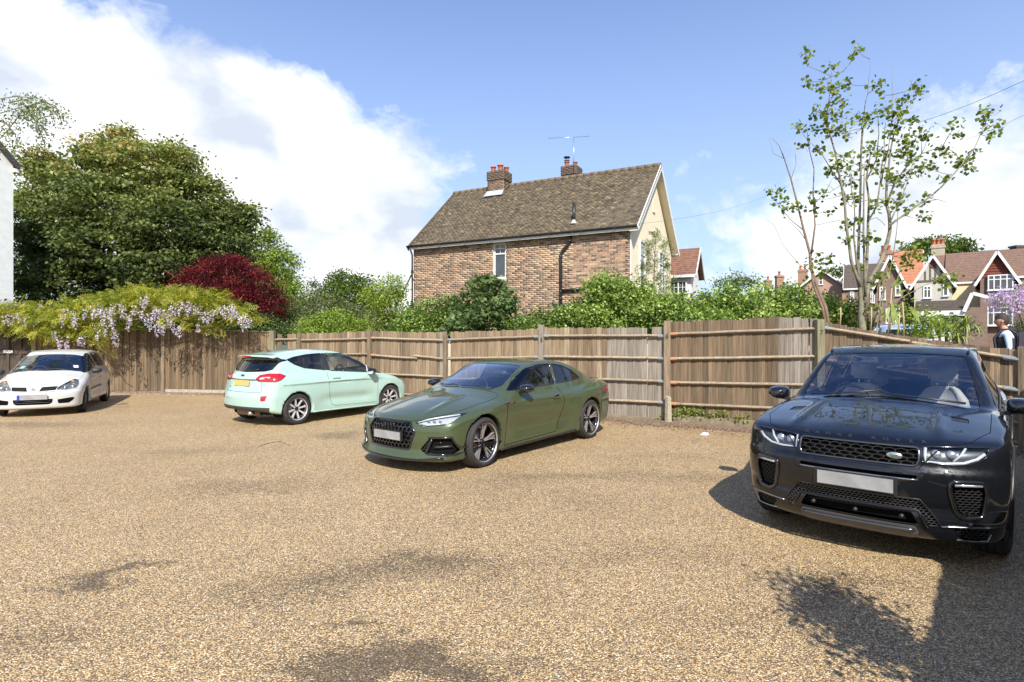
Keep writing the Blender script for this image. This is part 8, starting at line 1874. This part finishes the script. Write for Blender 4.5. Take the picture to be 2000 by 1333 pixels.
# weeds along the foot of the fence, petals and leaf litter
C = []
for (x, y, r, n) in ((1335, 805, 10, 70), (1362, 806, 10, 60), (1300, 812, 5, 30), (1435, 815, 12, 26), (1405, 808, 10, 40), (1450, 817, 8, 20), (1345, 800, 12, 50), (1315, 808, 6, 30), (1385, 812, 8, 30), (1288, 822, 4, 20)):
    for _ in range(n): xx = x+random.gauss(0, r); yy = y+random.gauss(0, 4); Yf = 11.65+(10.35-11.65)*(xx-1305)/292-.10; C.append(px(xx, yy, Yf)[:])
o = obj('weeds', leaf_mesh('weeds', np.array(C), .05, G_.random(len(C)), KITE, .4, -.2, None, L_LIME)); o['kind'] = 'stuff'
def scatter(name, m, n, line, w, sz, shape=KITE, off=0.0):
    P = []
    for _ in range(n):
        i = random.randrange(len(line)-1); u = random.random(); a, c = line[i], line[i+1]; P.append((a[0]*(1-u)+c[0]*u+random.gauss(0, .08), a[1]*(1-u)+c[1]*u-abs(random.gauss(0, w))-off, .008+.03*random.random()*(random.random() < .3)))
    o = obj(name, leaf_mesh(name, np.array(P), sz, G_.random(n), shape, 2.2, 0, None, m)); o['kind'] = 'stuff'; return o
L_DRY = leaf_mat('leaf_dry', [(0, (.09, .05, .03)), (.6, (.25, .155, .095)), (1, (.42, .30, .2))], .1); L_PET = leaf_mat('petal_fallen', [(0, (.42, .30, .26)), (1, (.72, .62, .60))], .2)
scatter('leaf_litter', L_DRY, 5200, [(.7, 12.7), (3.05, 11.4), (5.45, 10.1), (7.75, 8.5)], .42, .032); scatter('leaf_litter', L_DRY, 2600, [(-10.7, 17.5), (-7.4, 17.1), (-3.7, 15.2), (.7, 12.7)], .25, .03)
scatter('fallen_petals', L_PET, 3800, [(-13.2, 17.3), (-11.2, 17.45), (-9.0, 17.4)], .30, .028)
P = []
for _ in range(260): P.append((random.uniform(.5, 5.5), random.uniform(5.5, 11), .006))
for _ in range(160): P.append((random.uniform(-5, 3), random.uniform(2.6, 9), .006))
o = obj('fallen_leaves', leaf_mesh('fallen_leaves', np.array(P), .022, G_.random(len(P)), KITE, 2.5, 0, None, L_DRY)); o['kind'] = 'stuff'
# pebbles lying loose on the surface near the camera
pm = MB(); pm.lathe([(0.0, -.5), (.8, -.3), (1, 0), (.75, .35), (0, .5)], 6); pv = np.array(pm.v); 
n = 9000; P = np.stack([G_.uniform(-6, 5, n), G_.uniform(2.4, 9, n), np.full(n, .002)], 1); s = G_.uniform(.0022, .0050, n); base_ = np.array([[0, 0, 1.0], [1, 0, 0], [0, 1, .1], [-1, .2, 0], [0, -1, .1]]); Fb = np.array([[0, 1, 2], [0, 2, 3], [0, 3, 4], [0, 4, 1]])
a = G_.uniform(0, 6.28, n); ca, sa2 = np.cos(a), np.sin(a); V = np.stack([P[:, 0, None]+s[:, None]*(base_[None, :, 0]*ca[:, None]-base_[None, :, 1]*sa2[:, None])*1.3, P[:, 1, None]+s[:, None]*(base_[None, :, 0]*sa2[:, None]+base_[None, :, 1]*ca[:, None]), P[:, 2, None]+s[:, None]*base_[None, :, 2]], 2).reshape(-1, 3)
F = (Fb[None]+(np.arange(n)*5)[:, None, None]).reshape(-1, 3); PEB = leaf_mat('loose_pebble', [(0, (.16, .11, .07)), (.5, (.46, .33, .20)), (1, (.78, .70, .58))], .0, .7)
o = obj('loose_pebbles', mesh_from('loose_pebbles', V, F, [PEB], attr=np.repeat(G_.random(n), 5))); o['kind'] = 'stuff'
# ================================================================== person with a rucksack beyond the fence
def skin_body(name, joints, edges, parent, m, sub=2):
    me = bpy.data.meshes.new(name); keys = list(joints); me.from_pydata([joints[k][0] for k in keys], [(keys.index(a), keys.index(b)) for a, b in edges], [])
    o = bpy.data.objects.new(name, me); COL.objects.link(o); md = o.modifiers.new('s', 'SKIN'); md.use_smooth_shade = True
    for i, k in enumerate(keys): me.skin_vertices[0].data[i].radius = joints[k][1]; me.skin_vertices[0].data[i].use_root = (i == 0)
    s = o.modifiers.new('d', 'SUBSURF'); s.levels = sub; s.render_levels = sub
    dg = bpy.context.evaluated_depsgraph_get(); me2 = bpy.data.meshes.new_from_object(o.evaluated_get(dg)); bpy.data.objects.remove(o)
    me2.materials.clear(); me2.materials.append(m); me2.polygons.foreach_set('use_smooth', [True]*len(me2.polygons)); return obj(name, me2, parent)
SKIN_ = mat('skin', (.56, .30, .20), (.50, .26, .17), 6, .55); SHIRT = mat('shirt_blue', (.50, .62, .78), (.44, .56, .72), 8, .85, bump=.004); VEST = mat('jacket_dark', (.022, .022, .026), (.035, .034, .04), 10, .9, bump=.004); TROUS = mat('trousers_dark', (.03, .03, .04), rough=.9); HAIR = mat('hair_dark', (.022, .014, .010), (.05, .032, .022), 40, .7, bump=.006, stretch=(1, 1, .2))
Yp = 10.6; pb = px(1962, 0, Yp); z0 = ztop(1962, 613, Yp)-1.78
pr = empty('person', (pb.x, Yp, z0), R(-38), 'person in pale blue shirt and dark waistcoat with a rucksack walking beyond the right fence', 'person')
# local frame: faces -x (to the left), y to the far side
J = dict(pelvis=((.0, 0, .95), (.13, .15)), waist=((.01, 0, 1.08), (.12, .145)), chest=((.02, 0, 1.28), (.13, .17)), sh=((.03, 0, 1.42), (.10, .15)), neck=((.0, 0, 1.50), (.055, .055)), head0=((-.03, 0, 1.57), (.070, .062)),
    ls=((.03, -.17, 1.41), (.065, .06)), le=((.06, -.235, 1.13), (.046, .045)), lw=((-.10, -.22, .95), (.032, .030)), rs=((.03, .17, 1.41), (.065, .06)), re=((.02, .235, 1.13), (.046, .045)), rw=((-.14, .20, .98), (.032, .03)),
    lh=((.0, -.09, .90), (.10, .09)), lk=((-.08, -.10, .50), (.062, .06)), la=((-.02, -.10, .09), (.042, .04)), lt=((-.16, -.10, .03), (.04, .035)), rh=((.0, .09, .90), (.10, .09)), rk=((.06, .10, .50), (.062, .06)), ra=((.20, .10, .12), (.042, .04)), rt=((.08, .10, .04), (.04, .035)))
E_ = [('pelvis', 'waist'), ('waist', 'chest'), ('chest', 'sh'), ('sh', 'neck'), ('neck', 'head0'), ('sh', 'ls'), ('ls', 'le'), ('le', 'lw'), ('sh', 'rs'), ('rs', 're'), ('re', 'rw'), ('pelvis', 'lh'), ('lh', 'lk'), ('lk', 'la'), ('la', 'lt'), ('pelvis', 'rh'), ('rh', 'rk'), ('rk', 'ra'), ('ra', 'rt')]
bo = skin_body('body', J, E_, pr, SKIN_)
me = bo.data; 
for m_ in (SHIRT, TROUS, mat('shoe_black', (.02, .02, .02), rough=.6)): me.materials.append(m_)
for p in me.polygons:
    c = p.center; z = c.z
    if z < .10: p.material_index = 3
    elif z < .98 and abs(c.y) < .175 and not (c.x < -.06 and z > .85): p.material_index = 2
    elif z < 1.47 and z > 1.0: p.material_index = 1
    elif z >= .96 and abs(c.y) >= .175: p.material_index = 1
# head: one shaped mesh with brow, nose, lips, ears
hb = MB(); V = []; nz_, na = 22, 28
for i in range(nz_+1):
    t = i/nz_; ph = math.pi*t; zz_ = math.cos(ph)
    for k in range(na):
        a = 2*math.pi*k/na; x = -math.cos(a)*math.sin(ph); y = math.sin(a)*math.sin(ph); z = zz_
        fx = max(0, -x); w = .078*(1-.18*max(0, -z)); X = x*.098*(1.0 if x > 0 else .92); Z = z*.125; Yy = y*w
        if z < 0: X = X-fx*.016*(-z); Yy *= 1-.20*(-z)
        if fx > .93 and abs(y) < .17 and -.42 < z < .12: X -= .022*math.cos((z+.26)*2.6)*(1-abs(y)/.17)      # nose
        if fx > .80 and .06 < z < .24 and .18 < abs(y) < .6: X += .010                                            # eye sockets
        if fx > .90 and -.62 < z < -.50 and abs(y) < .35: X -= .005
        if fx > .88 and z < -.78: X -= .006
        V.append((X-.045, Yy, Z+1.655))
F = [(i*na+k, (i+1)*na+k, (i+1)*na+(k+1) % na, i*na+(k+1) % na) for i in range(nz_) for k in range(na)]
hb.add(V, F, True)
for s in (-1, 1):
    hb.lathe([(0, .004), (.018, .010), (.024, .004), (.016, -.006)], 12, Matrix.Translation((-.030, s*.074, 1.645)) @ Matrix.Rotation(R(-90*s), 4, 'X') @ Matrix.Diagonal((.8, 1.3, 1, 1)))
hd = fix_normals(hb.build('head', SKIN_, pr)); hd.rotation_euler = (0, 0, 0)
eb = MB()
for s in (-1, 1): eb.lathe([(0, .006), (.008, .003), (.010, -.002)], 10, Matrix.Translation((-.128, s*.032, 1.675)) @ Matrix.Rotation(R(-90), 4, 'Y'))
eb.build('eyes', mat('eye_dark', (.04, .03, .03), rough=.2), hd)
hm_ = MB(); V = []; n1, n2 = 12, 26
for i in range(n1+1):
    for k in range(n2):
        a = 2*math.pi*k/n2; lim = (.42+.34*max(0, math.cos(a))) if True else .6; ph = math.pi*lim*i/n1*1.02
        x = math.cos(a)*math.sin(ph); y = math.sin(a)*math.sin(ph); z = math.cos(ph); r_ = 1.09+.02*math.sin(a*9+i)+.02*math.sin(a*5-i*2); V.append((x*.100*r_-.040, y*.080*r_, z*.128*r_+1.660))
hm_.add(V, [(i*n2+k, (i+1)*n2+k, (i+1)*n2+(k+1) % n2, i*n2+(k+1) % n2) for i in range(n1) for k in range(n2)], True); fix_normals(hm_.build('hair', HAIR, pr))
# waistcoat shell, hood roll and rucksack with straps
vb = MB(); n = 26; V = []
for i, (z, rx, ry) in enumerate(((.92, .150, .185), (1.05, .150, .180), (1.2, .158, .190), (1.33, .155, .195), (1.42, .125, .165), (1.47, .085, .105))):
    for k in range(n): a = 2*math.pi*k/n; V.append((.015+rx*math.cos(a), ry*math.sin(a)*.93, z))
vb.add(V, [(i*n+k, i*n+(k+1) % n, (i+1)*n+(k+1) % n, (i+1)*n+k) for i in range(5) for k in range(n)], True); fix_normals(vb.build('waistcoat', VEST, pr))
hb = MB(); hb.tube([(.03+.10*math.cos(a), .115*math.sin(a), 1.475+.012*math.cos(a)) for a in np.linspace(0, 2*math.pi, 21)[:-1]], .032, 8, True); hb.build('hood', VEST, pr)
rk = empty('rucksack', (pb.x, Yp, z0), R(-38), 'dark rucksack on the back of the person beyond the right fence', 'bag')
b = MB(); b.prism([(.16, 1.02), (.17, 1.40), (.22, 1.47), (.30, 1.44), (.34, 1.25), (.33, 1.02), (.26, .98)], -.15, .15, 'y'); o = bevel(fix_normals(b.build('main_bag', mat('bag_dark', (.045, .035, .05), (.07, .05, .07), 14, .85, bump=.004), rk)), .025, 2)
b = MB(); b.prism([(.33, 1.05), (.345, 1.25), (.385, 1.22), (.39, 1.06)], -.11, .11, 'y'); bevel(fix_normals(b.build('front_pocket', mat('bag_plum', (.10, .06, .09), rough=.85), rk)), .012, 2)
for s in (-1, 1): b = MB(); b.tube([(.17, s*.10, 1.40), (.08, s*.115, 1.49), (-.05, s*.12, 1.47), (-.15, s*.12, 1.33), (-.13, s*.14, 1.12), (.12, s*.15, 1.04)], .016, 6); b.build('shoulder_strap', mat('bag_dark'), rk)
tag(obj('pavement', mesh_from('pavement', [(6.5, 9.95, z0-.004), (14, 9.95, z0-.004), (16, 13, z0-.004), (8, 12.6, z0-.004)], [(0, 1, 2, 3)], [mat('paving')])), kind='structure')
for side_ in (-1, 1):       # hands with five curled fingers
    wpos = Vector(J['lw' if side_ < 0 else 'rw'][0]); hj = dict(palm=((wpos.x, wpos.y, wpos.z), (.028, .018)), kn=((wpos.x-.06, wpos.y, wpos.z-.035), (.036, .016))); ee = [('palm', 'kn')]
    for q in range(4):
        b0 = Vector((wpos.x-.065, wpos.y+(q-1.5)*.019, wpos.z-.04)); ln = (.030, .034, .032, .025)[q]; hj['f%da' % q] = ((b0.x-ln*.9, b0.y, b0.z-ln*.6), (.0085, .0085)); hj['f%db' % q] = ((b0.x-ln*1.1, b0.y, b0.z-ln*1.6), (.0075, .0075)); ee += [('kn', 'f%da' % q), ('f%da' % q, 'f%db' % q)]
    hj['ta'] = ((wpos.x-.03, wpos.y-side_*.038, wpos.z-.01), (.011, .011)); hj['tb'] = ((wpos.x-.065, wpos.y-side_*.045, wpos.z-.025), (.009, .009)); ee += [('palm', 'ta'), ('ta', 'tb')]
    skin_body('hand', hj, ee, pr, SKIN_, 1)

# ================================================================== pale blue car parked in the street
def build_blue():
    D = dict(wb=2.55, h=1.52, arch_z=.32, arch_r=.35, arch_in=.80, x_roof=-1.4, z_belt=.95, tumble=.40, bow_f=.3, bow_r=.2, bow_p=2.2, camber=.12, camber2=.10, k_t=.08, k_c=.10, k_r=.07, k_b=.05, top_bow=.10,
        nose=[(.0, .70), (.3, .80), (.6, .78), (.8, .6), (1.2, .3)], top=[(1.1, .5), (.8, .68), (.3, .88), (-.3, 1.0), (-1.2, .92), (-2.2, 1.0), (-3.2, 1.0)], tail=[(.0, -3.1), (.5, -3.25), (.95, -3.15), (1.3, -3.0)],
        plan=[(1.0, .76), (.3, .84), (-1.4, .86), (-2.6, .86), (-3.4, .76)], sec=[(.0, .94), (.5, 1.0), (.85, .98), (1.0, .92), (1.4, .78)], bot=[(1.0, .2), (-2.6, .2), (-3.3, .3)],
        roof=[(.6, .56), (-.1, .95), (-.4, 1.08), (-1.0, 1.38), (-1.5, 1.50), (-2.2, 1.49), (-2.9, 1.38), (-3.3, 1.2)], glass_w=[(.6, .6), (-.3, .78), (-2.0, .80), (-3.2, .74)], rear2=[(.9, -3.12), (1.3, -2.98), (1.5, -2.95)])
    B = Body(D); g1 = rounded([(-.5, 1.0), (-1.1, 1.36), (-1.6, 1.40), (-1.6, 1.0)], .04); g2 = rounded([(-1.7, 1.0), (-1.7, 1.40), (-2.5, 1.36), (-2.8, 1.1)], .04); ws = rounded([(-.5, -.62), (-.5, .62), (-1.1, .54), (-1.1, -.54)], .05); rw = rounded([(-.58, 1.32), (.58, 1.32), (.62, 1.03), (-.62, 1.03)], .04); tl = rounded([(.55, 1.0), (.85, 1.0), (.85, .80), (.6, .80)], .03)
    parts = cut_body(B, .05, [('ws', 'top', ws, 1, .95), ('rw', 'back', rw, 1)]+both('g1', 'side', g1)+both('g2', 'side', g2)+both('tl', 'back', tl))
    c = px(1738, 0, 19.5); root = empty('parked_car', (c.x, c.y, ztop(0, 635, 19.5)-1.50), 1.15, 'pale blue car parked in the street, only its top showing over the right fence', 'car')
    finish_car(root, B, parts, {'ws': ('windscreen', GL_CLEAR, -.004, .003, 0), 'rw': ('rear_window', GL_DARK, -.004, .003, 0), 'g1': ('side_window', GL_CLEAR, -.004, .003, 0), 'g2': ('side_window', GL_DARK, -.004, .003, 0), 'tl': ('tail_light', REDLENS, 0, 0, 0)}, paint('paint_paleblue', (.42, .50, .68), .2, .3))
    for xa in (0, -D['wb']):
        for sg in (-1, 1): wheel(root, xa, sg*.76, .31, .19, .20, sg, 'cover', SILVER)
    under_tray(root, D, .55, .22)
build_blue()

# ================================================================== small things
def wire(name, a, b_, sag, lab, r=.012):
    q = [a.lerp(b_, t)-Vector((0, 0, sag*4*t*(1-t))) for t in np.linspace(0, 1, 14)]; o = MB().tube(q, r, 5).build(name, mat('cable_black', (.03, .03, .03), rough=.6)); tag(o, lab, 'cable')
wire('overhead_cable', px(2120, 98, 22), px(1790, 240, 40), .25, 'thicker overhead cable crossing the sky at the upper right', .012)
wire('overhead_cable', px(2120, 160, 22), px(1880, 275, 40), .2, 'thin lower overhead cable at the right above the brown roofs', .008)
wire('overhead_cable', hp(.33, -.2, 5.55), px(1560, 350, 40), .5, 'fine cable running from the gutter corner of the brick house', .004)
# litter by the fence
def crumple(name, x, y, w, lab, m, h=.035):
    p = gpx(x, y); b = MB(); r = random.Random(int(x)); V = []; n = 9
    for j, z in enumerate((0, .5, 1)):
        for k in range(n): a = 2*math.pi*k/n; s = (1-.35*j*.6)*r.uniform(.75, 1.1); V.append((w/2*math.cos(a)*s, w/3.2*math.sin(a)*s, h*z*r.uniform(.7, 1.2)+.002))
    b.add(V, [(j*n+k, j*n+(k+1) % n, (j+1)*n+(k+1) % n, (j+1)*n+k) for j in range(2) for k in range(n)]+[tuple(2*n+k for k in range(n)), tuple(range(n))[::-1]]); o = b.build(name, m, None, (p.x, p.y, 0)); tag(o, lab, 'litter'); return o
crumple('crumpled_wrapper', 1377, 849, .17, 'white crumpled wrapper on the soil below the fence left of the off-roader', mat('litter_white', (.78, .78, .74), rough=.5))
crumple('crumpled_wrapper', 1472, 845, .10, 'small pale green scrap on the soil beside the off-roader', mat('litter_green', (.55, .72, .45), rough=.5), .02)
p = gpx(900, 868); 
# loose curved twig on the gravel
b = MB(); q = [gpx(505, 872), gpx(530, 865), gpx(548, 863), gpx(565, 870)]; b.tube([v+Vector((0, 0, .008)) for v in q], .006, 5); tag(b.build('twig', TWIG), 'thin dark curved twig lying on the gravel in front of the mint hatchback', 'twig')
